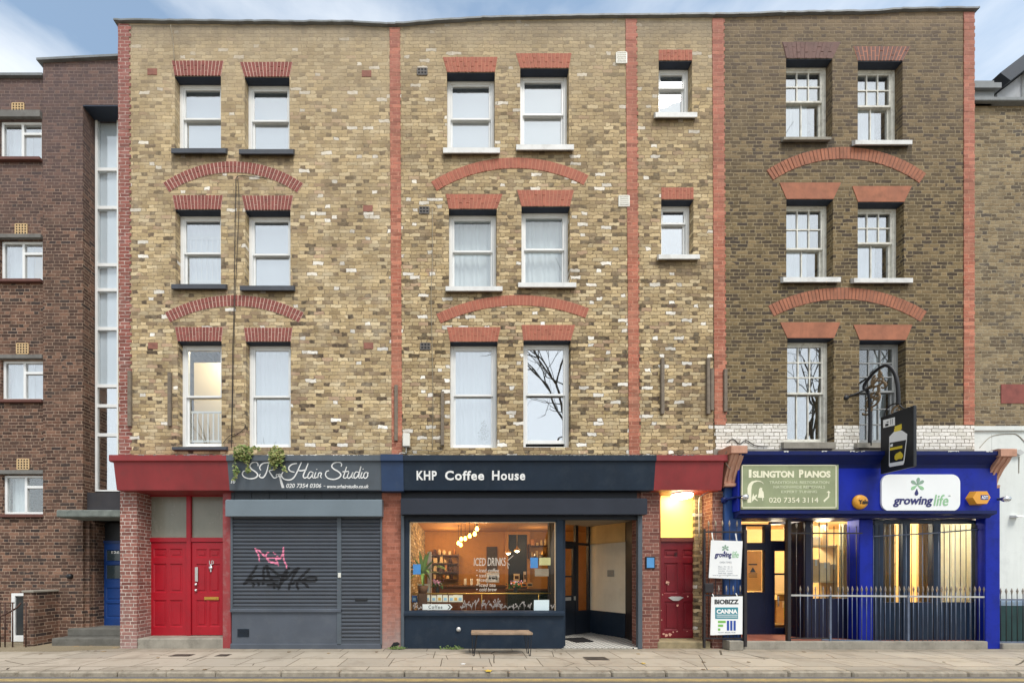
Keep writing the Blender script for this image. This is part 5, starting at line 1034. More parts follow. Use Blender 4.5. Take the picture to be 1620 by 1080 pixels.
# wrought iron bracket and the black hanging board
BX = 8.60
def bp(px, py, dxx=0): d = BX * F / (px - VX); return (BX + dxx, d - D, EYE + (HZ - py) * d / F)
t = thing('sign_bracket', 'ornate black wrought iron bracket hoop holding the hanging sign', 'bracket', (BX, 0, Z(708)))
b = MB(); b.tube(smooth_path([(BX, -.05, 4.25), (BX, -.05, 5.25), bp(1367, 612), bp(1378, 594), bp(1391, 582), bp(1403, 578), bp(1413, 586), bp(1419, 602), bp(1421, 625), bp(1421, 640)], 6), .030, 8); b.build('hoop', M_IRON, t)
b = MB(); b.tube([(8.15, .0, 5.28), (BX, -.05, 5.46)], .02, 8); b.lathe((8.15, .0, 5.28), [(0, -.03), (.05, -.02), (.05, .02), (0, .02)], 10, 'y'); b.build('stay_bar', M_IRON, t)
b = MB(); b.tube(smooth_path([bp(1421, 638), bp(1410, 640), bp(1401, 650), bp(1398, 664)], 5), .014, 6); b.tube(smooth_path([bp(1421, 638), bp(1428, 645), bp(1437, 648)], 4), .012, 6); b.build('hanger', M_IRON, t)
M_GILT = paint('weathered_gilt_scroll', (134, 112, 84), .6, .2, 12, dirt=.4, bump=.2)
def scroll(c, r, turns, start, w=.014, k=26):
    pts = []
    for i in range(k): f = i / (k - 1); a = start + turns * 6.283 * f; rr = r * (1 - .85 * f); pts.append((BX, c[1] - rr * math.cos(a), c[2] + rr * math.sin(a)))
    return pts
b = MB()
for (px, py), r, tn, st in (((1384, 617), .20, 1.5, 0), ((1379, 634), .17, -1.3, 1.0), ((1390, 601), .15, 1.2, 2.0), ((1373, 648), .11, 1.2, 3.5), ((1397, 611), .10, -1.2, 4.0), ((1418, 650), .10, 1.2, 1.0), ((1420, 660), .08, -1.2, 4.0)):
    pts = scroll(bp(px, py), r, tn, st); b.tube(pts, [.02 - .008 * i / len(pts) for i in range(len(pts))], 6)
for (px, py), a in (((1376, 626), .5), ((1382, 605), 1.1), ((1392, 592), 1.6), ((1374, 640), 0), ((1386, 630), 2.4), ((1378, 612), 2.9)):
    c = Vector(bp(px, py)); d = Vector((0, -math.cos(a), math.sin(a))); n = Vector((0, d.z, -d.y))
    q = [c - d * .09, c - n * .04, c + d * .1, c + n * .04]; b.prism(q, lambda p: p + Vector((-.012, 0, 0)), lambda p: p + Vector((.012, 0, 0)))
b.build('scrollwork', M_GILT, t)
t = thing('hanging_sign', 'black hanging board with a white bottle and yellow label pictured on it', 'sign', (BX, -.56, 3.62), 'signs on the blue shop')
Y0, Y1 = -.275, -.845
def hz(u, w): return Vector((BX - .03, Y0 + (Y1 - Y0) * u, (3.665 - .105 * u * 0 + w * (1.085)) ))
b = MB(); b.box(BX - .03, BX + .03, Y1, Y0, 3.60, 4.755, 0, .008); b.build('board', M_BLACK, t)
HS = lambda zx, zy: ((zx - 100 ) / 465 * 1.0, 0)
def hpt(zx, zy):
    """photo point (in the enlarged crop) to the board's visible face"""
    px, py = 1385 + zx / 9.386, 635 + zy / 9.386; d = (BX - .03) * F / (px - VX); return (d - D, EYE + (HZ - py) * d / F)
def face_plate(pts, m, nm, th=.003, off=0):
    b = MB(); P = [hpt(*p) for p in pts]; b.prism(P, lambda p: (BX - .0305 - off - th, p[0], p[1]), lambda p: (BX - .0305 - off, p[0], p[1])); return b.build(nm, m, t)
face_plate([(115, 275), (290, 230), (290, 350), (118, 390)], P_WHITE, 'white_emblem')
for i, q in enumerate(([(170, 300), (198, 293), (198, 305), (170, 312)], [(150, 335), (196, 323), (196, 358), (150, 368)], [(228, 262), (232, 261), (232, 340), (228, 341)], [(252, 256), (256, 255), (256, 334), (252, 335)])): face_plate(q, M_BLACK, 'emblem_cut', .003, .003)
face_plate([(208, 520), (285, 440), (390, 425), (472, 480), (468, 560), (428, 900), (415, 935), (215, 970), (203, 950)], P_WHITE, 'bottle_body', .004)
face_plate([(290, 370), (390, 330), (393, 405), (378, 412), (376, 428), (290, 450), (280, 440), (282, 405), (292, 402)], paint('bottle_cap_yellow', (228, 204, 70), .4, .04, 6), 'bottle_cap', .006)
face_plate([(216, 612), (458, 568), (418, 878), (216, 912)], M_BLACK, 'bottle_label', .003, .004)
face_plate([(220, 690), (405, 650), (402, 690), (220, 726)], paint('label_yellow', (224, 198, 60), .5, .04, 6), 'label_band', .002, .007)
face_plate([(290, 810), (310, 775), (345, 755), (375, 738), (405, 770), (418, 805), (395, 850), (350, 850), (315, 872), (290, 850)], MC['label_yellow'], 'label_fruit', .002, .007)
face_plate([(225, 640), (265, 622), (262, 662), (228, 672)], P_WHITE, 'label_mark', .002, .007)
# ------------------------------------------------------------------ iron railings
M_RAIL = paint('grey_iron_railing', (108, 118, 138), .4, .2, 8, metal=.3); M_RAILD = paint('dark_iron_railing', (50, 46, 48), .5, .2, 8, metal=.2)
M_SPEAR = paint('worn_spearhead', (150, 140, 128), .5, .15, 9)
def spearbar(t, x, y, z0, z1, m, head=True, r=.0068):
    b = MB(); b.tube([(x, y, z0), (x + R.uniform(-.005, .005), y, z1)], r, 6); o = b.build('bar', m, t)
    if head: b = MB(); b.lathe((x, y, z1 - .01), [(.0, -.005), (.012, .0), (.009, .02), (.018, .05), (.010, .09), (.0, .13)], 8); b.build('spearhead', M_SPEAR, o)
RY = -.035
def rail(t, p0, p1, q, y, m, r=.016, q1=None): b = MB(); z0, z1 = Z(q, y), Z(q1 if q1 else q, y); b.hexa([(X(p0, y), y - r * .6, z0 - r), (X(p1, y), y - r * .6, z1 - r), (X(p1, y), y + r * .6, z1 - r), (X(p0, y), y + r * .6, z0 - r), (X(p0, y), y - r * .6, z0 + r), (X(p1, y), y - r * .6, z1 + r), (X(p1, y), y + r * .6, z1 + r), (X(p0, y), y + r * .6, z0 + r)]); b.build('rail', m, t)
def post(t, px, q0, q1, y, m, w=.03): b = MB(); b.box(X(px, y) - w, X(px, y) + w, y - w, y + w, Z(q1, y), Z(q0, y), 0, .006); b.build('post', m, t)
ty = -.12
t = thing('iron_railing', 'tall dark railing panel carrying two white boards next to the dark red door', 'railing', (X(1147, ty), ty, 0), 'railings in front of the blue shop')
for q in (841, 941, 1009): rail(t, 1112, 1179, q, ty, M_RAILD)
post(t, 1178, 838, 1022, ty, M_RAILD, .032); post(t, 1114, 836, 1024, ty, M_RAILD, .022)
for px in (1121, 1132, 1143, 1154, 1166): spearbar(t, X(px, ty), ty, Z(1009, ty), Z(831, ty), M_RAILD)
for px in (1126, 1137, 1149, 1160, 1171): spearbar(t, X(px, ty), ty, Z(1009, ty), Z(934, ty), M_RAILD)
b = MB(); b.box(X(1113, ty), X(1127, ty), ty - .05, ty + .04, Z(937, ty), Z(922, ty), 0, .012); b.build('lock_box', M_RAILD, t)
b = MB(); b.box(X(1149, ty), X(1171, ty), ty - .10, ty + .12, 0, Z(1012, ty), 0, .01); b.build('stone_foot', M_STONE, t)
t = thing('iron_gate', 'tall iron gate frame with spearheads before the glass shop door', 'gate', (X(1300, RY), RY, .165), 'railings in front of the blue shop')
post(t, 1247, 822, 1015, RY, M_RAILD, .035)
rail(t, 1247, 1364, 843, RY, M_RAILD, .014); rail(t, 1249, 1312, 1009, RY, M_RAILD, .014)
for px in (1260, 1272, 1284, 1296, 1308): spearbar(t, X(px, RY), RY, Z(1009, RY), Z(834, RY), M_RAILD)
for px in (1319, 1331, 1343, 1355): spearbar(t, X(px, RY), RY, Z(943, RY), Z(832, RY), M_RAILD, False)
t = thing('iron_railing', 'long low grey railing with spearheads along the blue shop', 'railing', (X(1412, RY), RY, .165), 'railings in front of the blue shop')
rail(t, 1250, 1580, 941, RY, M_STEEL, .018, 944); rail(t, 1300, 1552, 1011, RY, M_RAIL, .014, 1018)
px = 1266.0
while px < 1578:
    spearbar(t, X(px, RY), RY, Z(1011 + (px - 1300) * .028, RY) if px > 1300 else Z(1009, RY), Z(935, RY), M_RAIL); px += 7.45 if px > 1315 else 12
for px in (1313, 1436): b = MB(); b.box(X(px, RY) - .02, X(px, RY) + .02, RY - .02, RY + .02, .16, Z(941, RY), 0, .004); b.build('post', M_RAIL, t)
GY = .065
t = thing('window_grille', 'tall iron grille guarding the three-pane shop window', 'grille', (X(1468, GY), GY, .156), 'railings in front of the blue shop')
b = MB(); b.tube([(X(1381, GY), GY, Z(848, GY)), (X(1474, GY), GY, Z(843, GY)), (X(1556, GY), GY, Z(836, GY))], .016, 6); b.build('rail', M_RAIL, t)
for k, px in enumerate([1382 + 8.6 * i for i in range(21)]):
    b = MB(); yy = GY; b.tube([(X(px, yy), yy, .17), (X(px, yy), yy, Z(830, yy))],   .006, 6); b.build('bar', M_RAILD if k % 3 else M_RAIL, t)
NY = -.03
t = thing('iron_railing', 'dark spear-topped railing in front of the white rendered wall', 'railing', (X(1640, NY), NY, .0), 'railings in front of the blue shop')
rail(t, 1578, 1720, 948, NY, M_RAIL, .016); rail(t, 1576, 1720, 1015, NY, M_RAIL, .016)
px = 1583.0
while px < 1718: spearbar(t, X(px, NY), NY, Z(1015, NY), Z(938, NY), M_RAILD); px += 8.8
b = MB(); b.box(X(1576), X(1720), -.1, .06, -.05, Z(1016), 0, .01); b.build('stone_curb', M_STONE, t)
# white boards on the railing
BY = ty - .035
def board(pts, lab):
    P = [(X(a, BY), Z(c, BY)) for a, c in pts]; t = thing('hanging_board', lab, 'sign board', ((P[0][0] + P[1][0]) / 2, BY, min(p[1] for p in P)), 'white boards tied to the railing')
    b = MB(); b.plate(P, BY - .008, BY); b.build('panel', paint('white_board_plastic', (236, 237, 236), .45, .02, 2, bump=0), t)
    for p, q in ((P[3], (P[3][0] + .06)), (P[2], (P[2][0] - .10))):
        b = MB(); b.tube([(q, BY + .004, p[1] - .03), (q - .01, BY + .02, p[1] + .04), (q - .02, BY + .03, p[1] + (.16 if 'opening' in lab else .06))], .011, 6); b.build('cable_tie', P_WHITE, t)
    return t
t = board([(1121, 913.5), (1171.5, 915.5), (1174.5, 855.5), (1124.5, 854)], 'white opening hours board tied to the top of the railing')
LP = lambda zx, zy: (X(1110 + (28 + zx * .306) / 6 * .86 + 1, BY - .009), Z(840 + 100 / 6 + zy * .255 / 6 * 1.25, BY - .009))
c = (X(1147, BY), Z(867, BY)); b = MB()
for a in (90, 30, 150, -30, 210): drop(b, c, a, .075, .018, BY - .012, BY - .007)
b.build('flower_emblem', GG2, t); b = MB(); drop(b, (X(1146, BY), Z(870, BY)), -95, .07, .018, BY - .012, BY - .007); b.build('drop_emblem', GN, t)
b = MB(); text_mb(b, 'growing', X(1130, BY), X(1157, BY), Z(883.5, BY), Z(873, BY), BY - .009, .003, .03, .22); b.build('navy_lettering', GN, t)
b = MB(); text_mb(b, 'life', X(1157.5, BY), X(1168, BY), Z(882, BY), Z(871.5, BY), BY - .009, .003, .01, .22); b.build('green_lettering', GG, t)
M_FINE = paint('grey_print', (176, 180, 184), .6, .05, 8, bump=0)
b = MB(); text_mb(b, 'OPEN TIMES', X(1138, BY), X(1157, BY), Z(890.5, BY), Z(887.5, BY), BY - .009, .002)
for k in range(4): text_mb(b, ('Mon - Fri  10 - 6', 'Saturday  10 - 5', 'Sunday  closed', 'Bank hols  closed')[k], X(1136, BY), X(1158, BY), Z(897 + k * 3.4, BY), Z(894.6 + k * 3.4, BY), BY - .009, .002)
text_mb(b, 'www.growinglife.co.uk', X(1127, BY), X(1167, BY), Z(911, BY), Z(908, BY), BY - .009, .002); b.build('small_print', M_FINE, t)
t = board([(1123.5, 1004), (1174, 1002.5), (1174.5, 942.5), (1125, 943.5)], 'white supplier board with teal panel and green and blue bars, lower on the railing')
b = MB(); text_mb(b, 'BIOBIZZ', X(1130, BY), X(1168, BY), Z(955, BY), Z(947.5, BY), BY - .009, .003, .035); b.build('black_lettering', M_BLACK, t)
M_TEAL = paint('teal_sign_print', (56, 134, 148), .5, .04, 4, bump=0)
b = MB(); b.box(X(1131, BY), X(1167, BY), BY - .011, BY - .008, Z(978, BY), Z(960, BY)); b.build('teal_panel', M_TEAL, t)
b = MB(); text_mb(b, 'CANNA', X(1133, BY), X(1166, BY), Z(970, BY), Z(963, BY), BY - .012, .003, .05); b.box(X(1133, BY), X(1166, BY), BY - .014, BY - .011, Z(972.5, BY), Z(971.6, BY)); b.box(X(1133, BY), X(1166, BY), BY - .014, BY - .011, Z(975.5, BY), Z(974.6, BY)); b.build('white_lettering', P_WHITE, t)
b = MB()
for a, c, q0, q1 in ((1135.5, 1147.5, 981, 984.6), (1135.5, 1143.5, 987, 990.6), (1135.5, 1139, 993, 996.6)): b.box(X(a, BY), X(c, BY), BY - .011, BY - .008, Z(q1, BY), Z(q0, BY))
b.build('green_bars', paint('leaf_green_print', (124, 182, 92), .5, .04, 4, bump=0), t)
b = MB()
for a, c in ((1149.5, 1153), (1154.8, 1158.2), (1160, 1163.4)): b.box(X(a, BY), X(c, BY), BY - .011, BY - .008, Z(996.6, BY), Z(981, BY))
b.build('blue_bars', paint('cobalt_print', (44, 78, 160), .5, .04, 4, bump=0), t)
b = MB(); text_mb(b, 'PLANT', X(1136, BY), X(1145, BY), Z(1000.5, BY), Z(998.6, BY), BY - .009, .002); text_mb(b, 'MAGIC PLUS', X(1146.5, BY), X(1163, BY), Z(1000.5, BY), Z(998.4, BY), BY - .009, .002, .03); b.build('small_print', MC['grey_print'], t)
# ------------------------------------------------------------------ inside the coffee shop
M_OCH = paint('ochre_room_wall', (192, 140, 78), .85, .15, 1.2, dirt=.4, dirtc=(120, 80, 42)); M_WOODD = paint('dark_wood', (84, 56, 38), .6, .2, 6); M_WOODC = paint('brown_counter', (112, 66, 38), .6, .15, 4); M_FLR = paint('dark_floor', (70, 52, 40), .7, .15, 3)
KX0, KX1, KY1 = -1.30, 4.55, 4.6
b = MB(); b.box(KX0, KX1, KY1, KY1 + .1, .0, 3.0); b.build('room_wall', M_OCH, hB)
b = MB(); b.box(KX0 - .06, KX0, .11, KY1, .0, 3.0); b.build('room_wall', M_OCH, hB)
b = MB(); b.box(KX1, KX1 + .06, 2.1, KY1, .0, 3.0); b.build('room_wall', M_OCH, hB)
b = MB(); b.box(KX0, KX1, .11, KY1, .0, .024); b.build('room_floor', M_FLR, hB)
b = MB(); b.slab([(KX0, .11), (2.15, .11), (2.15, 1.2), (3.43, 2.12), (KX1, 2.12), (KX1, KY1), (KX0, KY1)], 2.95, 3.0); b.build('room_ceiling', M_OCH, hB)
def P3(px, py, y): return (X(px, y), y, Z(py, y))
M_BULB = emit('warm_filament_bulb', (255, 176, 70), 11.0); M_BULB2 = emit('pale_pendant_bulb', (255, 236, 190), 12.0)
for i, (px, py, y) in enumerate(((754.6, 836, 1.3), (751, 843.9, 1.6), (743, 847.3, 1.9), (736, 851.4, 2.2), (729.7, 852.2, 2.5), (725.2, 858.5, 2.7), (729, 861.2, 2.9))):
    p = P3(px, py, y); t = thing('pendant_bulb', 'bare warm bulb hung in the loose string of lit bulbs in the coffee shop', 'light bulb', p, 'string of bare bulbs in the coffee shop')
    b = MB(); b.lathe(p, [(0, -.06), (.036, -.045), (.046, -.01), (.036, .03), (.018, .06), (.0, .062)], 14); b.build('bulb', M_BULB, t)
    b = MB(); b.lathe((p[0], p[1], p[2] + .062), [(0, 0), (.02, 0), (.02, .05), (0, .05)], 8); b.tube([(p[0], p[1], p[2] + .1), (p[0], p[1], 2.95)], .005, 5); b.build('flex', M_BLACK, t)
    if i in (1, 3, 5): point('bulb_light', (p[0], p[1] - .02, p[2] - .12), 10, (1, .66, .32), .06)
point('back_bar_light', (-.3, 3.6, 2.5), 13, (1, .66, .34), .2)
point('till_light', (2.3, 3.4, 2.5), 7, (1, .66, .34), .2); point('display_fill', (.5, .7, 2.6), 13, (1, .72, .42), .2)  # last point is an added fill brightening the window display, not a fitting
for px, py, y, lab in ((804, 874.5, 2.9, 'pendant lamp with brass shade against the dark doorway, lower of the two'), (818, 871, 2.7, 'pendant lamp with brass shade against the dark doorway, upper of the two')):
    p = P3(px, py, y); t = thing('pendant_lamp', lab, 'lamp', p, 'brass pendant lamps in the coffee shop')
    b = MB(); b.lathe(p, [(.10, -.0), (.09, .03), (.035, .08), (.02, .13), (.0, .14)], 16); b.tube([(p[0], p[1], p[2] + .13), (p[0], p[1], 2.95)], .006, 5); b.build('lamp_shade', M_BRASS, t)
    b = MB(); b.lathe(p, [(0, -.045), (.045, -.03), (.06, .0), (.0, .02)], 14); b.build('bulb', M_BULB2, t)
p0, p1 = P3(804, 906, 4.5), P3(834, 845, 4.5); dw = thing('dark_doorway', 'tall unlit doorway in the back wall of the coffee shop', 'doorway', (p0[0], 4.5, .03))
b = MB(); b.box(p0[0], p1[0], 4.55, 4.595, .03, p1[2]); b.build('opening', M_BLACK, dw); b = MB(); b.box(p0[0] - .10, p0[0], 4.5, 4.6, .03, p1[2] + .1); b.box(p1[0], p1[0] + .10, 4.5, 4.6, .03, p1[2] + .1); b.box(p0[0], p1[0], 4.5, 4.6, p1[2], p1[2] + .1); b.build('architrave', paint('tan_architrave', (196, 142, 80), .7, .1, 3), dw)
def shelf_group(nm, lab, p0, p1, qs, y, d, seed):
    rr = random.Random(seed); x0, x1 = X(p0, y), X(p1, y); t = thing(nm, lab, 'shelves', ((x0 + x1) / 2, y + d / 2, Z(qs[-1], y)))
    for q in qs: b = MB(); z = Z(q, y); b.box(x0, x1, y, y + d, z - .035, z); b.build('shelf', M_WOODD, t)
    for xx in (x0 - .03, x1): b = MB(); b.box(xx, xx + .03, y, y + d, Z(qs[-1], y) - .04, Z(qs[0], y) + .04); b.build('upright', M_WOODD, t)
    jm = [paint('jar_amber', (190, 126, 60), .4, .1, 5), paint('jar_cream', (226, 196, 140), .5, .06, 5), paint('jar_brown', (82, 52, 36), .5, .1, 5), M_CARD2]
    for q in qs:
        x = x0 + .05; z = Z(q, y); k = 0
        while x < x1 - .12:
            r = rr.uniform(.035, .065); h = rr.uniform(.10, .24); b = MB(); m = rr.choice(jm)
            if rr.random() < .55: b.lathe((x + r, y + .12, z), [(0, 0), (r, .003), (r, h * .7), (r * .6, h * .85), (r * .6, h), (0, h)], 12); nm2, cat, lab2 = 'storage_jar', 'jar', 'small jar standing on the crowded back shelves of the coffee shop'
            else: b.box(x, x + 2 * r, y + .05, y + .17, z, z + h, 0, .006); nm2, cat, lab2 = 'coffee_packet', 'packet', 'upright coffee packet on the crowded back shelves of the coffee shop'
            tag(b.build(nm2, m), lab2, cat, 'jars on the back shelves' if nm2 == 'storage_jar' else 'packets on the back shelves'); x += 2 * r + rr.uniform(.02, .09)
    return t
shelf_group('back_shelf', 'three-tier dark shelf of jars below the string of bulbs', 683, 724, (877, 890, 903, 915), 4.25, .3, 3)
shelf_group('back_shelf', 'dark wall shelf of jars to the side of the unlit doorway', 838, 868, (862, 881), 4.25, .3, 5)
p0, p1 = P3(770, 902, 4.5), P3(787, 864, 4.5); b = MB(); b.box(p0[0], p1[0], 4.54, 4.59, p0[2], p1[2], 0, .006)
t = thing('wall_picture', 'dark framed picture behind the chalked drinks menu', 'picture', ((p0[0] + p1[0]) / 2, 4.56, p0[2])); b.build('frame', M_WOODD, t); b = MB(); b.box(p0[0] + .03, p1[0] - .03, 4.533, 4.54, p0[2] + .03, p1[2] - .03); b.build('canvas', paint('dim_picture', (70, 58, 44), .7, .3, 9), t)
t = thing('counter', 'brown wooden coffee counter under the drinks menu', 'counter', (X(745, 3.2), 3.3, .03))
b = MB(); b.box(X(684, 3.2), X(800, 3.2), 3.2, 3.8, .03, 1.16, 0, .01); b.build('counter_front', M_WOODC, t); b = MB(); b.box(X(682, 3.2), X(802, 3.2), 3.14, 3.85, 1.16, 1.21, 0, .008); b.build('counter_top', M_WOODD, t)
t = thing('counter', 'dark green tiled counter carrying the till boxes', 'counter', (X(842, 2.6), 2.8, .03))
M_GT = NT('dark_green_tiles'); sx_ = M_GT.n('ShaderNodeTexBrick'); sx_.inputs['Scale'].default_value = 8; sx_.inputs['Color1'].default_value = (.02, .05, .03, 1); sx_.inputs['Color2'].default_value = (.03, .07, .04, 1); sx_.inputs['Mortar'].default_value = (.01, .02, .015, 1)
b = MB(); b.box(X(803, 2.6), X(884, 2.6), 2.6, 3.1, .03, 1.08, 0, .006); b.build('counter_front', M_GT.fin(sx_.outputs[0], .25), t); b = MB(); b.box(X(802, 2.6), X(885, 2.6), 2.56, 3.14, 1.08, 1.13, 0, .006); b.build('counter_top', M_WOODD, t)
def small(nm, lab, cat, p0, p1, q0, q1, y, d, m, grp=None, lid=None):
    x0, x1, z0, z1 = X(p0, y), X(p1, y), Z(q1, y), Z(q0, y)
    if lid:
        t = thing(nm, lab, cat, ((x0 + x1) / 2, y + d / 2, z0), grp); b = MB(); b.box(x0, x1, y, y + d, z0, z1, 0, .006); b.build('box_body', m, t); b = MB(); b.box(x0 + (x1 - x0) * .15, x1 - (x1 - x0) * .15, y - .004, y, z0 + (z1 - z0) * .25, z0 + (z1 - z0) * .7); b.build('box_label', lid, t); return t
    b = MB(); b.box(x0, x1, y, y + d, z0, z1, 0, .006); return tag(b.build(nm, m), lab, cat, grp)
small('gift_box', 'orange gift box on the green counter', 'box', 824.5, 833, 921, 928, 2.5, .2, paint('orange_card', (226, 140, 60), .6, .05, 5), 'boxes on the green counter', M_BLACK); small('gift_box', 'brown gift box at the far end of the green counter', 'box', 833.5, 843, 921, 927.5, 2.5, .2, M_CARD, 'boxes on the green counter', M_BLACK)
small('letter_sign', 'upright card on the green counter beside the flowers', 'card', 813, 822, 907, 918, 2.7, .04, M_CARD2, None, M_WOODD); small('price_card', 'tall thin striped card standing on the green counter', 'card', 828.5, 832.5, 903.5, 920, 2.7, .04, paint('pale_card', (226, 206, 176), .6, .05, 5), None, M_WOODD)
small('espresso_machine', 'steel espresso machine on the brown counter', 'coffee machine', 770, 790, 905, 921, 3.3, .4, M_STEEL, None, M_BLACK)
for px, q, w, h, m, lb in ((846, 873, 5, 8, M_CHROME, 'shiny kettle on the upper wall shelf by the doorway'), (858, 871, 6, 10, M_BRASS, 'brass jug on the upper wall shelf by the doorway')):
    y = 4.2; x_, z_ = X(px, y), Z(q + 8, y); r = w / 2 * (8 + y) / 600; b = MB(); hh = h * (8 + y) / 600; b.lathe((x_, y, z_), [(0, 0), (r, 0), (r * 1.15, hh * .35), (r * .7, hh * .8), (r * .4, hh), (0, hh)], 14); tag(b.build('kettle' if 'kettle' in lb else 'jug', m), lb, 'kettle' if 'kettle' in lb else 'jug')
for k, (px, q, lb) in enumerate(((736, 918, 'stack of cups nearest the shelf of jars'), (746, 919, 'stack of cups in the middle of the brown counter'), (757, 918, 'stack of cups by the espresso machine'))):
    y = 3.3; x_ = X(px, y); t = thing('cup_stack', lb, 'cups', (x_, y, 1.211), 'cup stacks on the brown counter')
    for j in range(4): b = MB(); b.lathe((x_, y, 1.211 + j * .045), [(0, 0), (.03, 0), (.045, .07), (.04, .07), (.0, .012)], 12); b.build('cup', M_WSILL, t)
# white post, brass rail and the display in the window
b = MB(); p = P3(679, 905, 1.0); b.box(X(676, 1.0), X(682.5, 1.0), 1.0, 1.08, .03, Z(872, 1.0), 0, .008); tag(b.build('display_post', paint('white_painted_post', (206, 196, 186), .6, .05, 5)), 'white painted post behind the window plant', 'post')
b = MB(); b.tube([(gx0 + .03, .34, Z(938.5, .34)), (gx1 - .03, .34, Z(938, .34))], .014, 8); 
for xx in (gx0 + .3, (gx0 + gx1) / 2, gx1 - .3): b.tube([(xx, .34, Z(938.2, .34)), (xx, .34, Z(965, .34))], .008, 6)
tag(b.build('brass_rail', M_BRASS), 'thin brass rail across the coffee shop window', 'rail')
b = MB(); b.box(gx0 - .0, gx1, .115, .62, Z(965, .1) - .10, Z(965, .1) - .06, 0, .006); b.build('window_board', M_WOODD, hB)
WB_ = Z(965, .1) - .06
ds = thing('display_shelf', 'low display shelf of coffee bags inside the shop window', 'shelf', (X(695, .44), .44, WB_)); sz = Z(951.5, .44)
b = MB(); b.box(X(651, .44), X(736, .44), .42, .56, sz - .02, sz); b.build('shelf', M_WOODD, ds)
for xx in (652, 693, 733): b = MB(); b.box(X(xx, .44), X(xx, .44) + .02, .43, .55, WB_, sz - .02); b.build('leg', M_WOODD, ds)
M_BAG = paint('cream_paper_bag', (232, 226, 204), .6, .05, 6); M_BAGL = paint('bag_label_blue', (150, 190, 214), .6, .05, 6); M_BAGL2 = paint('bag_label_gold', (214, 170, 84), .6, .05, 6)
def bag(px, q, w, h, y, lab, lm, bm=None):
    x, z = X(px, y), Z(q, y); w, h = w * (8 + y) / 600, h * (8 + y) / 600; t = thing('coffee_bag', lab, 'coffee bag', (x, y, z), 'coffee bags in the window')
    b = MB(); b.hexa([(x - w / 2, y - .03, z), (x + w / 2, y - .03, z), (x + w / 2, y + .03, z), (x - w / 2, y + .03, z), (x - w * .47, y - .006, z + h), (x + w * .47, y - .006, z + h), (x + w * .47, y + .006, z + h), (x - w * .47, y + .006, z + h)]); b.build('bag_body', bm or M_BAG, t)
    b = MB(); f = lambda u, v: (x + w * u, y - .03 + .024 * v - .004, z + h * v)
    b.hexa([f(-.28, .2), f(.28, .2), (x + w * .28, y - .02, z + h * .2), (x - w * .28, y - .02, z + h * .2), f(-.28, .62), f(.28, .62), (x + w * .28, y - .008, z + h * .62), (x - w * .28, y - .008, z + h * .62)]); b.build('bag_label', lm, t)
M_BLUEP = paint('blue_packet', (60, 110, 178), .5, .1, 5)
bag(656, 951.3, 9, 10, .48, 'blue coffee bag at the post end of the window display shelf', M_BAGL, M_BLUEP)
for k, px in enumerate((667.5, 676.5, 686.5, 695.5, 704.5, 714, 721, 728)): bag(px, 951.3, 8.2, 11 - (k % 3) * .4, .48, 'cream coffee bag in the front row of the window display shelf', M_BAGL if k % 3 else M_BAGL2)
us = thing('display_stand', 'small raised stand lifting two coffee bags behind the front row', 'stand', (X(671, .66), .66, WB_)); b = MB(); uz = Z(937.5, .66); b.box(X(660, .66), X(682, .66), .62, .74, uz - .02, uz); b.build('stand_top', M_WOODD, us)
for xx in (661, 680): b = MB(); b.box(X(xx, .66), X(xx, .66) + .02, .63, .73, WB_, uz - .02); b.build('leg', M_WOODD, us)
for px, lb in ((666, 'cream coffee bag on the raised stand, nearer the window frame'), (675.5, 'cream coffee bag on the raised stand, nearer the white post')): bag(px, 937.5, 8.8, 14.5, .68, lb, M_BAGL)
# notices stuck inside the pane
GYi = WY + .010
def stick(nm, lab, p0, p1, q0, q1, m, tilt=0):
    b = MB(); x0, x1, z0, z1 = X(p0, GYi), X(p1, GYi), Z(q1, GYi), Z(q0, GYi); b.plate([(x0, z0), (x1, z0 + tilt), (x1 + tilt, z1 + tilt), (x0 + tilt, z1)], GYi, GYi + .004); return tag(b.build(nm, m), lab, 'notice', 'notices stuck in the coffee shop window')
M_BLN = paint('blue_notice_card', (66, 136, 204), .6, .05, 5, bump=0)
stick('window_notice', 'blue notice card stuck on the coffee shop window below the plant leaves', 653.5, 665.5, 892, 908, M_BLN); stick('window_notice', 'blue notice card stuck on the coffee shop window beside a cream card', 839, 851, 881.5, 898, M_BLN); stick('window_notice', 'cream card stuck on the coffee shop window next to the upper blue notice', 853, 871, 881.5, 893.5, paint('cream_card', (206, 196, 138), .6, .05, 5, bump=0)); stick('window_notice', 'white printed sheet low in the corner of the coffee shop window', 844.5, 868.5, 948.5, 966, paint('white_sheet', (226, 238, 246), .6, .02, 5, bump=0), .004); stick('window_notice', 'small grey sheet on the coffee shop window under the blue and cream cards', 846, 868, 899, 911, paint('grey_sheet', (150, 132, 112), .6, .08, 5, bump=0))
# arrow board
x0, x1, z0, z1 = X(668.5, .16), X(716, .16), Z(964, .16), Z(955, .16); t = thing('arrow_sign', 'small white arrow sign reading Coffee inside the shop window', 'sign', ((x0 + x1) / 2, .16, z0))
b = MB(); zm = (z0 + z1) / 2; b.plate([(x0, z0), (x1 - .06, z0), (x1, zm), (x1 - .06, z1), (x0, z1)], .15, .165); b.build('board', P_WHITE, t); b = MB(); text_mb(b, 'Coffee', x0 + .13, x1 - .22, z0 + .025, z1 - .022, .1495, .004, .0, 0, space=1.3); b.plate([(x1 - .11, z0 + .01), (x1 - .085, z0 + .01), (x1 - .035, zm), (x1 - .085, z1 - .01), (x1 - .11, z1 - .01), (x1 - .06, zm)], .146, .15); b.build('lettering', M_BLACK, t)
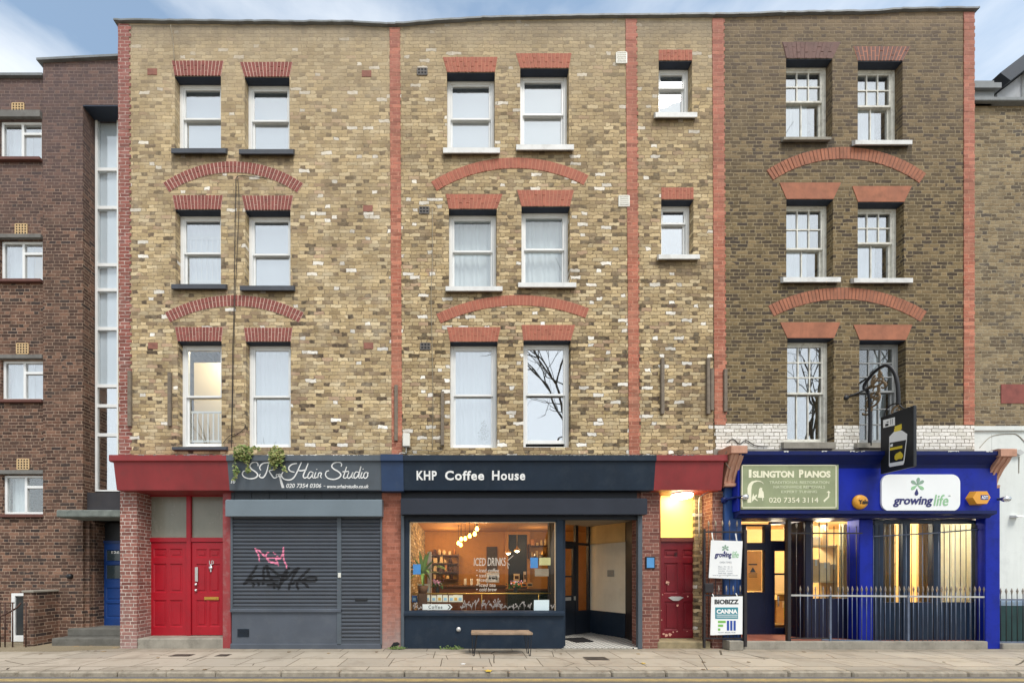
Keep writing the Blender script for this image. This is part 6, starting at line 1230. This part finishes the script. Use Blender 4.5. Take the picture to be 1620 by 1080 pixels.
# chalk-pen writing and drawn plants on the pane
M_CHALK = paint('white_chalk_pen', (206, 194, 178), .7, .04, 8, bump=0)
gy = WY - .002; t = thing('window_lettering', 'white hand-drawn ICED DRINKS menu on the coffee shop glass', 'lettering', (X(776, gy), gy, Z(935, gy)))
def hand(nm, words_):
    b = MB()
    for body, a, c, q1, q0, sh in words_: text_mb(b, body, X(a, gy), X(c, gy), Z(q1, gy), Z(q0, gy), gy, .003, .004, sh)
    b.build(nm, M_CHALK, t)
hand('title', (('ICED', 749.5, 768.5, 894.5, 882, .1), ('DRINKS', 771.5, 800, 894.5, 881.5, .1)))
for i, (w, a, c, q) in enumerate((('iced coffee', 757.5, 789.5, 904.5), ('iced matcha', 758, 790, 912.5), ('iced chai', 758.5, 785, 919.5), ('iced tea', 758.5, 784, 927.5), ('cold brew', 758.5, 786, 934.5))): hand('menu_line', (('\u2022', 753.5, 755.5, q - 2, q - 4, 0), (w, a, c, q, q - 5.8, .15)))
b = MB(); L = lambda px, py: (X(px, gy), Z(py, gy))
for pts in ([(803, 886), (812, 878)], [(802, 889), (806, 893)], [(803, 892), (804, 899)]): ribbon(b, [L(*p) for p in pts], .012, gy - .003, gy, 2, .2)
b.build('drawn_rays', M_CHALK, t)
M_DECAL = paint('white_window_drawing', (170, 164, 158), .7, .05, 8, bump=0)
rr = random.Random(11); k = 0; px = 655.0
while px < 877:
    if not (667 < px < 720) and not (842 < px < 871):
        b = MB(); h = rr.uniform(7, 19)
        for _ in range(rr.choice((3, 4, 5))):
            ax = rr.uniform(-6, 6); hh = h * rr.uniform(.5, 1); ribbon(b, [L(px, 964.5), L(px + ax * .25, 964.5 - hh * .6), L(px + ax, 964.5 - hh)], .010, gy - .003, gy, 4, .3)
            c = L(px + ax, 964.5 - hh); b.plate([(c[0] + .015 * math.cos(a) * rr.uniform(.5, 1.2), c[1] + .02 * math.sin(a)) for a in [q * .9 for q in range(7)]], gy - .003, gy)
        tag(b.build('drawn_plant', M_DECAL), 'white plant drawn along the foot of the coffee shop glass', 'drawing', 'plants drawn on the coffee shop glass')
    px += rr.uniform(6, 11)
# plants in the window
def spiky(lab, c, n, L0, up, m, nm='house_plant'):
    t = thing(nm, lab, 'plant', c); b = MB(); b.lathe(c, [(0, 0), (.09, 0), (.12, .16), (.11, .17), (0, .165)], 16); b.build('pot', paint('clay_pot', (120, 84, 62), .8, .1, 6), t)
    b = MB()
    for k in range(n):
        a = R.uniform(0, 6.283); l = L0 * R.uniform(.6, 1.05); e = R.uniform(.15, 1.35); P = []
        for i in range(9):
            f = i / 8; rad_ = l * f * math.sin(e) * (1 + .2 * f); P.append(Vector((c[0] + rad_ * math.cos(a), c[1] + rad_ * math.sin(a) * .5, c[2] + .16 + up + l * f * math.cos(e) - l * .55 * f ** 3 * math.sin(e))))
        s = Vector((-math.sin(a), math.cos(a), .2)).normalized()
        for i in range(8):
            w0, w1 = [.036 * math.sin(math.pi * (.12 + .88 * q / 8)) + .002 for q in (i, i + 1)]
            b.face([P[i] - s * w0, P[i] + s * w0, P[i + 1] + s * w1, P[i + 1] - s * w1], 0, True)
    if up > .1: b.tube([(c[0], c[1], c[2] + .15), (c[0] + .02, c[1], c[2] + .18 + up)], .02, 6)
    b.build('foliage', m, t); return t
spiky('large spiky-leaved house plant in the coffee shop window', (X(669, .38), .38, Z(938, .38)), 40, .72, .24, paint('bright_plant_leaves', (128, 156, 74), .45, .3, 6, bump=0))
b = MB(); b.box(X(662, .38), X(676, .38), .27, .40, WB_, Z(938, .38), 0, .008); tag(b.build('plant_stand', M_WOODD), 'dark stand under the spiky house plant', 'stand')
def posy(lab, px, q, y, cols, s=.09):
    c = P3(px, q, y); t = thing('flower_vase', lab, 'vase of flowers', c, 'flower vases in the coffee shop'); b = MB(); b.lathe(c, [(0, 0), (.035, 0), (.045, .06), (.025, .12), (.035, .14), (0, .138)], 12); b.build('vase', M_BLACK, t)
    b = MB()
    for k in range(60): leaf(b, (c[0] + R.gauss(0, s * .7), c[1] + R.gauss(0, s * .5), c[2] + .18 + R.gauss(0, s * .35)), R.uniform(.03, .06))
    b.build('foliage', M_LEAF, t); b = MB()
    for k in range(40): leaf(b, (c[0] + R.gauss(0, s * .6), c[1] - .02 + R.gauss(0, s * .4), c[2] + .24 + R.gauss(0, s * .3)), R.uniform(.03, .06), k % len(cols))
    b.build('blossom', cols, t)
M_PINK = paint('pink_petals', (232, 160, 176), .6, .15, 9, bump=0); M_ORG = paint('orange_petals', (226, 130, 60), .6, .15, 9, bump=0)
posy('pink flowers in a dark vase near the white post', 692, 937, .5, [M_PINK]); posy('pink and orange flowers in a dark vase before the green counter', 815, 938, .5, [M_PINK, M_ORG, M_WHITE], .12)
# child's cots and a plant behind the panes upstairs
M_COT = paint('white_cot_rail', (238, 238, 234), .5, .03, 5)
def cot(p0, p1, q0, q1, n, lab):
    y = .285; x0, x1, z0, z1 = X(p0, y), X(p1, y), Z(q1, y), Z(q0, y); t = thing('cot', lab, 'cot', ((x0 + x1) / 2, y, z0), 'slatted white rails behind the upstairs panes')
    for q in (z0, z1): b = MB(); b.box(x0, x1, y - .012, y + .012, q - .02, q + .02); b.build('rail', M_COT, t)
    for k in range(n): xx = x0 + (x1 - x0) * (k + .5) / n; b = MB(); b.box(xx - .012, xx + .012, y - .008, y + .008, z0, z1); b.build('slat', M_COT, t)
cot(289, 349, 377, 446, 7, 'white slatted cot rail behind the middle-floor window under the cable'); cot(292, 350, 652, 698, 7, 'white slatted cot rail behind the cream-lit first-floor window')
c = (X(766, .27), .272, Z(703, .27)); t = thing('house_plant', 'small bushy plant on the inside sill of the big first-floor window', 'plant', c); b = MB(); b.lathe(c, [(0, 0), (.025, 0), (.03, .07), (0, .07)], 12); b.build('pot', M_WSILL, t); b = MB()
for k in range(150): f = R.random(); w = .14 * (1 - f) + .02; leaf(b, (c[0] + R.gauss(0, w * .5), c[1] + R.uniform(-.02, .02), c[2] + .1 + f * .42), R.uniform(.03, .06))
b.build('foliage', M_LEAF, t)
# ------------------------------------------------------------------ bench on the pavement
bx0, bx1, by0, by1, bz = X(745, -.58), X(840, -.58), -.78, -.44, .455
t = thing('bench', 'narrow weathered plank bench on black hairpin legs before the coffee shop', 'bench', ((bx0 + bx1) / 2, (by0 + by1) / 2, 0))
M_PLANK = paint('weathered_bench_plank', (154, 132, 110), .8, .22, 6, dirt=.6, dirtc=(104, 86, 70), bump=.3)
b = MB(); b.box(bx0, bx1, by0, by0 + .16, bz - .045, bz, 0, .008); b.build('seat_plank', M_PLANK, t); b = MB(); b.box(bx0 + .01, bx1 - .015, by1 - .165, by1, bz - .045, bz + .002, 0, .008); b.build('seat_plank', M_PLANK, t)
for xx, s in ((bx0 + .07, 1), (bx1 - .07, -1)):
    for yy in (by0 + .05, by1 - .05):
        b = MB(); b.tube(smooth_path([(xx - .05, yy, bz - .045), (xx - .012 - s * .02, yy, .02), (xx - s * .02, yy, .004), (xx + .012 - s * .02, yy, .02), (xx + .05, yy, bz - .045)], 4), .008, 6); b.build('leg', M_IRON, t)
    b = MB(); b.box(xx - .06, xx + .06, by0 + .02, by1 - .02, bz - .053, bz - .045); b.build('leg_plate', M_IRON, t)
# ------------------------------------------------------------------ pavement odds and ends
def cover(px, q, w, d, lab, m):
    zc = (1.6 * F / (q - HZ)) - 8; x = X(px, zc); t = thing('drain_cover', lab, 'drain cover', (x, zc, 0), 'iron covers set in the pavement'); b = MB(); b.box(x - w / 2, x + w / 2, zc - d / 2, zc + d / 2, -.02, .004); b.build('lid', m, t)
    b = MB()
    for k in range(5): yy = zc - d / 2 + d * (k + .5) / 5; b.box(x - w * .42, x + w * .42, yy - .012, yy + .012, .003, .008)
    b.build('ribs', m, t)
M_CI = paint('worn_cast_iron', (92, 84, 76), .6, .2, 9, metal=.3); cover(943, 1041, .42, .26, 'oval-worn iron cover in the pavement near the coffee shop porch', M_CI); cover(288, 1036, .40, .18, 'long iron cover in the pavement before the twin red doors', M_CI); cover(353, 1036, .24, .18, 'small square iron cover by the salon shutter foot', M_CI)
def flat_leaf(px, q, s, m, lab, nm='fallen_leaf', z=0.0):
    y = ((1.6 - z) * F / (q - HZ)) - 8; x = X(px, y); b = MB(); n = 11; P = [(x + s * (1 if k % 2 else .55) * math.cos(k * 6.283 / n), y + s * (1 if k % 2 else .55) * math.sin(k * 6.283 / n)) for k in range(n)]
    b.slab(P, z + .006, z + .010); return tag(b.build(nm, m), lab, 'leaf' if 'leaf' in nm else 'litter', 'litter on the pavement')
flat_leaf(773, 1061, .075, paint('yellow_leaf', (220, 186, 70), .7, .1, 9), 'bright yellow leaf lying on the kerb below the bench', z=.004); flat_leaf(733, 1050, .05, P_WHITE, 'flattened white scrap on the pavement before the bench', 'paper_scrap'); flat_leaf(1018, 1049, .045, MC['yellow_leaf'], 'small yellow leaf on the pavement outside the porch')
rr = random.Random(21); M_LIT = paint('wet_leaf_litter', (120, 96, 66), .8, .25, 9)
for k in range(16):
    px = rr.uniform(10, 1600); flat_leaf(px, rr.choice((1029.5, 1031, 1034, 1047, 1056, 1059)), rr.uniform(.018, .04), M_LIT, 'small brown scrap of leaf on the pavement', 'leaf_scrap')
M_DL = paint('dry_leaves', (168, 142, 106), .8, .2, 9)
for px, q, s in ((120, 1022, .06), (146, 1021, .05), (148, 1019, .04), (176, 1019, .05), (182, 1024, .05), (164, 1030, .05), (84, 1016, .05), (250, 1040, .03), (520, 1033, .04), (1010, 1034, .04)): flat_leaf(px, q, s, M_DL, 'dry brown leaf lying on the ground')
M_WEED = paint('green_weeds', (108, 128, 70), .7, .25, 9, bump=0)
for px, lab in ((628, 'weed tuft at the foot of the brick pier between the two shops'), (716, 'low weeds along the foot of the coffee shop wall')):
    b = MB(); x = X(px, -.08)
    for k in range(90): leaf(b, (x + R.gauss(0, .09 if px == 628 else .10), -.1 + R.uniform(-.06, .04), .01 + abs(R.gauss(0, .025))), R.uniform(.02, .05))
    tag(b.build('weed', M_WEED), lab, 'plant')
b = MB(); x = X(620, -.03); b.plate([(x - .05, .02), (x + .02, .0), (x + .12, .06), (x + .17, .10), (x + .12, .14), (x + .03, .13), (x - .0, .08)], -.025, -.015); b.build('broken_brick_hole', M_BLACK, hB)
# ------------------------------------------------------------------ the brown brick flats
LY = .70
hL = thing('apartment_block', 'dark brown brick block of flats with white casements and a blue door', 'block of flats', (X(60, LY), LY, 0))
LX0, LXT, LXR, LX1 = X(-330, LY + .06), X(68, LY), X(131, LY), -7.0
LW = [(-1, 66, 190, 252), (0, 67.5, 380, 443.5), (2, 69, 569.5, 632.5), (4, 71, 751, 813)]
lh = []
for k in range(1, 4):
    for (a, c, e, f) in LW: lh.append((X(a - 130 * k, LY + .06), X(c - 130 * k, LY + .06), Z(f, LY + .06), Z(e, LY + .06)))
lh = [(X(a, LY + .06), X(c, LY + .06), Z(f, LY + .06), Z(e, LY + .06)) for (a, c, e, f) in LW] + lh
ztopL, ztopT = Z(119, LY), Z(99, LY)
xs = X(72, LY + .06)
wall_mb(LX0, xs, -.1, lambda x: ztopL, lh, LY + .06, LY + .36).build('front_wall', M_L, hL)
zso, zcb = Z(166, LY), Z(806, LY)
b = MB(); b.box(LXT, LXR, LY, LY + .6, -.1, ztopT - .001); b.box(LXR, LX1, LY, LY + .6, zso, ztopT - .002); b.box(xs, LXT + .01, LY + .061, LY + .36, -.1, ztopL)
b.build('stair_tower', M_L, hL)
b = MB(); b.box(LXR, LX1, LY + .10, LY + .6, Z(820, LY), Z(777, LY)); b.build('spandrel', paint('sooty_render', (58, 56, 60), .8, .2, 3, dirt=.4), hL)
b = MB(); b.box(LXR + .001, LX1, LY + .002, LY + .30, zso - .03, zso - .001); b.build('soffit', M_SOFF, hL)
b = MB(); b.box(LX0, LXT - .02, LY - .0, LY + .4, ztopL, ztopL + .06); b.build('coping', M_LEAD, hL)
b = MB(); b.hexa([(LXT - .09, LY - .06, ztopT - .02), (LX1, LY - .06, ztopT + .11), (LX1, LY + .7, ztopT + .11), (LXT - .09, LY + .7, ztopT - .02), (LXT - .09, LY - .06, ztopT + .03), (LX1, LY - .06, ztopT + .16), (LX1, LY + .7, ztopT + .16), (LXT - .09, LY + .7, ztopT + .03)]); b.build('coping', M_LEAD, hL)
b = MB(); b.hexa([(LXT, LY, ztopT - .002), (LX1, LY, ztopT - .002), (LX1, LY + .6, ztopT - .002), (LXT, LY + .6, ztopT - .002), (LXT, LY, ztopT + .0), (LX1, LY, ztopT + .12), (LX1, LY + .6, ztopT + .12), (LXT, LY + .6, ztopT + .0)]); b.build('parapet', M_L, hL)
b = MB(); b.box(LX0, LX1, LY + .62, 9, -.1, ztopL - .3); b.build('building_body', M_L, hL)
M_SILLR = paint('red_tile_sill', (104, 68, 60), .8, .15, 8); M_CONC = paint('concrete_lintel', (118, 116, 112), .85, .15, 4, dirt=.4)
for i, (a, c, e, f) in enumerate(lh):
    y = LY + .10; b = MB(); w = .055; xm = a + (c - a) * .5; zt_ = f - (f - e) * .30
    for q in ((a, a + w, e, f), (c - w, c, e, f), (a + w, c - w, e, e + w), (a + w, c - w, f - w, f), (xm - w * .5, xm + w * .5, e + w, f - w), (xm + w * .5, c - w, zt_ - .03, zt_ + .03)): b.box(q[0], q[1], y, y + .07, q[2], q[3], 0, .006)
    wd = b.build('window', M_WHITE, hL); b = MB(); b.box(a + w, c - w, y + .03, y + .036, e + w, f - w); b.build('pane', M_GL if i % 4 != 3 else M_GLC, wd)
    b = MB(); n = 14; x0, x1 = a, a + (c - a) * (.36 if i % 4 == 3 else .55); xs_ = [x0 + (x1 - x0) * k / n for k in range(n + 1)]; ys_ = [y + .16 + .02 * math.sin(k * 1.4) for k in range(n + 1)]
    b.raw([(x, yy, e) for x, yy in zip(xs_, ys_)] + [(x, yy, f) for x, yy in zip(xs_, ys_)], [(k, k + 1, n + 2 + k, n + 1 + k) for k in range(n)], 0, True); b.build('curtain', M_NET, wd)
    if i % 4 != 3: b = MB(); b.box(x1 - .02, c + .1, y + .2, y + .21, e - .02, f + .05); b.build('blind', [M_BLIND, paint('warm_blind', (236, 214, 176), .8, .03, 2), M_BLIND, M_BLIND][i % 4], wd)
    b = MB(); b.box(a - .02, c + .02, LY - .01, LY + .12, e - .075, e - .004, 0, .006); b.build('window_sill', M_SILLR, hL)
    b = MB(); b.box(a - .6, c + .015, LY + .0, LY + .10, f + .01, f + (.17 if i % 4 == 0 else .10), 0, .006); b.build('lintel', M_CONC, hL)
M_AIRC = paint('buff_airbrick', (206, 176, 132), .8, .1, 8)
for px, py in ((29, 172), (34, 363), (36, 551.5), (37, 734)): airbrick(hL, px, py, 18, 16, M_AIRC, LY + .055)
# the tall stair window
wy = LY + .27; b = MB(); x0, x1 = X(150, wy), X(188, wy); zt_, zb_ = Z(178, wy), Z(777, wy); w = .055
for q in (x0, x1 - w): b.box(q, q + w, wy, wy + .08, zb_, zt_, 0, .005)
T = [178, 267.5, 328, 418.5, 458, 519.5, 610, 641.5, 687.5, 777]
for k, q in enumerate(T):
    zz = Z(q, wy); b.box(x0 + w, x1 - w, wy + .002, wy + .078, max(zz - .04, zb_), min(zz + .04, zt_), 0, .005)
sw_ = b.build('stair_window', M_WHITE, hL)
for k in range(9):
    b = MB(); b.box(x0 + w, x1 - w, wy + .03, wy + .036, Z(T[k + 1], wy) + .03, Z(T[k], wy) - .03); b.build('pane', glass('stair_glass', .10, (.97, .99, 1.0), wav=.06, k=.5) if k < 6 else M_GLM, sw_)
b = MB(); b.box(x0 - .15, LX1, wy + .085, wy + .09, Z(640, wy), zt_ - .05); b.build('blind', M_BLIND, sw_)
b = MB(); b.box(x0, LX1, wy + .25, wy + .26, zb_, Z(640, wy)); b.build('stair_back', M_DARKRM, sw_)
b = MB(); b.box(LXR, x0 - .16, wy + .02, wy + .3, zb_, zso - .03); b.build('reveal_fill', M_L, hL)
# canopy, blue door and steps
b = MB(); zc0, zc1 = Z(817.5, .12), Z(806, .12); b.box(X(88, .12), LX1, .12, LY + .02, zc0, zc1, 0, .02); b.build('door_canopy', paint('mossy_concrete', (120, 126, 120), .9, .25, 8, dirt=.7, dirtc=(74, 86, 82), bump=.4), hL)
b = MB()
for a, c, y in ((131, 138, LY + .06), (138, 146, LY + .14)): b.box(X(a, y), X(c, y) + .05, y, 1.4, .3, zc0 + .02)
b.build('door_surround', M_L, hL)
BYD = 1.08; bx0_, bx1_ = X(147, BYD), -7.35
b = MB(); b.box(bx0_, bx0_ + .09, BYD - .03, BYD + .06, .33, zc0, 0, .005); b.box(bx0_ + .09, bx1_, BYD - .02, BYD + .06, 2.30, 2.36); b.build('door_frame', paint('dark_blue_door_paint', (28, 50, 96), .4, .12, 3, dirt=.15), hL)
b = MB(); b.box(bx0_ + .09, LX1, BYD + .02, BYD + .05, 2.36, zc0); b.build('fanlight', M_BLACK, hL)
dl = panel_door(bx0_ + .095, bx1_, .335, 2.30, BYD, [(.16, .84, .78, .92), (.16, .84, .56, .74), (.16, .84, .30, .46), (.16, .84, .09, .27)], paint('blue_flat_door', (26, 62, 124), .38, .10, 2, dirt=.12, dirtc=(30, 54, 100)), hL); dl['label'] = 'blue panelled door with two dark panes'
W_, H_ = bx1_ - bx0_ - .095, 1.965
for w0, w1 in ((.78, .92), (.56, .74)): b = MB(); b.box(bx0_ + .095 + W_ * .18, bx0_ + .095 + W_ * .82, BYD + .003, BYD + .008, .335 + H_ * (w0 + .01), .335 + H_ * (w1 - .01)); b.build('door_pane', paint('dark_door_glass', (58, 70, 74), .15, .1, 3, spec=.6, bump=0), dl)
b = MB(); x_ = bx0_ + .16; b.lathe((x_, BYD - .03, 1.28), [(0, -.03), (.022, -.02), (.026, 0), (.014, .03)], 12, 'y'); b.build('door_knob', M_CHROME, dl)
b = MB(); x_, z_ = at(181, 873, BYD - .03); text_mb(b, '126', x_ - .09, x_ + .10, z_ - .03, z_ + .03, BYD - .003, .004, .03); b.build('door_number', P_WHITE, dl)
b = MB(); b.lathe((X(112, LY), LY - .03, Z(911, LY)), [(0, -.03), (.05, -.03), (.06, .03), (0, .03)], 12, 'y'); b.build('bell_box', M_BLACK, hL)
M_STEP = paint('grey_concrete_step', (104, 102, 96), .85, .18, 5, dirt=.5, dirtc=(70, 66, 58), bump=.3)
st_ = thing('entrance_steps', 'two grey concrete steps up to the blue door', 'steps', (X(140, .3), .4, 0))
b = MB(); b.box(X(81, .26), -7.22, .26, 1.2, -.02, .165, 0, .015); b.build('step', M_STEP, st_); b = MB(); b.box(X(106, .56), -7.22, .56, 1.25, .16, .335, 0, .015); b.build('step', M_STEP, st_)
# low brick wall, basement window and handrail
t = thing('low_wall', 'stub brick wall with a stone cap beside the entrance steps', 'wall', (X(45, .3), .4, 0))
wx0, wx1 = X(37, .2), X(53, .2); b = MB(); b.box(wx0, wx1, .2, LY + .05, -.02, Z(937, .2)); b.build('brickwork', M_L, t); b = MB(); b.box(wx0 - .02, wx1 + .02, .17, LY + .05, Z(937, .2), Z(937, .2) + .05, 0, .012); b.build('wall_cap', M_STONE, t)
b = MB(); a, c, e, f = X(20, LY), X(37, LY) + .35, .02, Z(938, LY)
for q in ((a, a + .08, e, f), (c - .08, c, e, f), (a + .08, c - .08, f - .06, f), (a + .08, c - .08, e, e + .14)): b.box(q[0], q[1], LY - .03, LY + .05, q[2], q[3], 0, .005)
bw = b.build('basement_window', M_WHITE, hL); b = MB(); b.box(a + .08, c - .08, LY + .0, LY + .03, e + .14, f - .06); b.build('pane', paint('dark_basement_glass', (44, 48, 50), .12, .1, 3, spec=.6, bump=0), bw)
t = thing('iron_railing', 'rusty brown handrail and bars by the basement window', 'railing', (X(15, .1), .1, 0))
M_RUST = paint('rusty_brown_iron', (74, 50, 42), .6, .25, 8)
for px in (-60, -45, -30, -15, 0, 8, 20, 41): b = MB(); b.tube([(X(px, .1), .1, 0), (X(px, .1), .1, Z(952, .1))], .012, 6); b.build('bar', M_RUST, t)
b = MB(); b.tube([(X(-80, .1), .1, Z(953, .1)), (X(22, .1), .1, Z(953, .1))], .014, 6); b.build('rail', M_RUST, t)
b = MB(); b.tube(smooth_path([(X(-70, .1), .08, Z(985, .1)), (X(-10, .1), .08, Z(978, .1)), (X(20, .1), .12, Z(964, .1)), (X(33, .2), .2, Z(953, .2))], 5), .016, 6); b.build('handrail', M_RUST, t)
# ------------------------------------------------------------------ the neighbour past the blue shop
NYW = .12
hN = thing('corner_house', 'worn stock brick house with a dormer and a white rendered ground floor', 'house', (X(1640, NYW), NYW, 0))
NX0, NX1 = X(1541, 0) + .005, X(1900, NYW); zN = Z(168, NYW); zr = Z(676, NYW)
b = MB(); b.box(NX0, NX1, NYW, NYW + .3, zr - .2, zN); b.build('front_wall', M_N, hN)
b = MB(); b.box(NX0, NX1, NYW + .3, 8.5, -.1 + 3.6, zN - .2); b.build('building_body', M_N, hN)
M_REND = paint('white_render', (222, 226, 222), .8, .04, 1.2, dirt=.35, dirtc=(186, 190, 186), bump=.15)
b = MB(); b.box(X(1576), NX1, NYW - .05, NYW + .28, -.1, zr, 0, .006); b.box(NX0 + .03, X(1576), NYW - .05, NYW + .28, 3.0, zr, 0, .006); b.box(NX0 + .02, NX1, NYW - .09, NYW, zr - .10, zr + .0, 0, .01); b.build('rendered_front', M_REND, hN)
b = MB(); b.box(X(1579), NX1, NYW - .10, NYW - .05, .0, Z(957, NYW), 0, .004); b.build('plinth', paint('dark_green_plinth', (28, 62, 62), .5, .25, 4, dirt=.5, dirtc=(22, 40, 46)), hN)
b = MB(); b.box(X(1579), NX1, NYW - .095, NYW - .05, Z(957, NYW) + .002, Z(949, NYW), 0, .004); b.build('painted_stripe', paint('pale_blue_stripe', (160, 186, 214), .6, .2, 9, dirt=.6, dirtc=(206, 196, 150)), hN)
b = MB(); b.box(X(1583, NYW), NX1, NYW - .01, NYW + .02, Z(638, NYW), Z(608, NYW)); b.build('red_patch', M_VRED, hN)
b = MB(); b.box(NX0, NX1, NYW - .10, NYW + .5, zN, zN + .08, 0, .01); b.box(NX0, X(1572, NYW), NYW - .12, NYW + .5, Z(150, NYW), Z(142, NYW)); b.box(NX0, X(1568, NYW), NYW - .06, NYW + .5, zN, Z(132, NYW), 0, .02); b.build('gutter', M_LEAD, hN)
M_SLATE = paint('dark_slate', (60, 66, 76), .6, .15, 4, dirt=.3); DYY = NYW + .25
D_ = lambda px, py: (X(px, DYY), Z(py, DYY)); dz = zN + .08
b = MB(); q = [D_(1566, 136), D_(1576, 130), D_(1690, 40), D_(1804, 130), D_(1814, 136), D_(1690, 58)]
b.plate([D_(1562, 134), D_(1690, 36), D_(1690, 60), D_(1578, 146)], DYY - .2, 6); b.plate([D_(1690, 36), D_(1818, 134), D_(1802, 146), D_(1690, 60)], DYY - .2, 6); b.build('roof', M_SLATE, hN)
b = MB(); b.plate([(D_(1574, 162)[0], dz), (D_(1806, 162)[0], dz), D_(1802, 148), D_(1690, 62), D_(1578, 148)], DYY, DYY + .1); b.build('dormer_front', paint('grey_lead_cheek', (176, 180, 186), .6, .08, 2, dirt=.3), hN)
b = MB(); b.box(X(1616, DYY), X(1621, DYY), DYY - .05, DYY, dz, Z(118, DYY)); b.build('dormer_post', M_WHITE, hN)
b = MB(); b.bar_x([(NYW - .17, Z(818, NYW - .1)), (NYW - .05, Z(818, NYW - .1)), (NYW - .05, Z(814, NYW - .1)), (NYW - .14, Z(815, NYW - .1))], X(1592, NYW), X(1603, NYW)); b.build('wall_vent', M_WSILL, hN)
b = MB(); x_, z_ = X(1612, NYW - .1), Z(716, NYW - .1); b.prism([(x_ - .08, z_), (x_, z_ + .07), (x_ + .10, z_), (x_, z_ - .06)], lambda p: (p[0], NYW - .12, p[1]), lambda p: (p[0], NYW - .05, p[1])); b.build('floodlight', M_STEEL, hN)
cable(hN, [(1550, 708), (1565, 692), (1580, 687), (1600, 686), (1610, 688), (1622, 700)], .006, M_CABLEG, NYW - .055)
cable(hN, [(1612, 722), (1612, 735), (1612, 748)], .006, M_CABLEG, NYW - .055)
# ------------------------------------------------------------------ bare plane trees across the road, seen mirrored in the panes
M_BARK = paint('plane_tree_bark', (84, 78, 70), .9, .25, 4, bump=.4)
def bare_tree(x, y, h, seed, lab):
    rr = random.Random(seed); t = thing('bare_tree', lab, 'tree', (x, y, -.08), 'bare street trees across the road'); tr = MB(); br = MB()
    def grow(p, d, l, r, n):
        pts = [p]; q = p.copy(); dd = d.copy()
        for i in range(4):
            dd = (dd + Vector((rr.gauss(0, .13), rr.gauss(0, .13), rr.gauss(.04, .08)))).normalized(); q = q + dd * l / 4; pts.append(q.copy())
        (tr if n == 0 else br).tube(pts, [r * (1 - .4 * i / 4) for i in range(5)], 7 if n < 2 else 5, cap=False)
        if n >= 5: return
        for k in range(rr.choice((2, 3, 3)) if n < 4 else 2):
            a = rr.uniform(0, 6.283); o = dd.orthogonal().normalized(); o = o * math.cos(a) + dd.cross(o) * math.sin(a); sp = rr.uniform(.35, .85)
            grow(pts[rr.choice((3, 4, 4))] if n else pts[4], (dd + o * sp).normalized(), l * rr.uniform(.6, .85), r * .58, n + 1)
    grow(Vector((x, y, -.1)), Vector((0, 0, 1)), h * .30, .26, 0); tr.build('trunk', M_BARK, t); br.build('crown', M_BARK, t)
for x, y, h, s, lab in ((5.5, -16.5, 24, 4, 'leafless tree mirrored in the first-floor pane over the coffee shop'), (13.5, -16, 30, 5, 'leafless tree mirrored in the small upper panes'), (-20, -17, 14, 8, 'leafless tree mirrored in the foot of the tall stair window'), (22, -16, 21, 9, 'leafless tree mirrored in the panes over the blue shop')): bare_tree(x, y, h, s, lab)
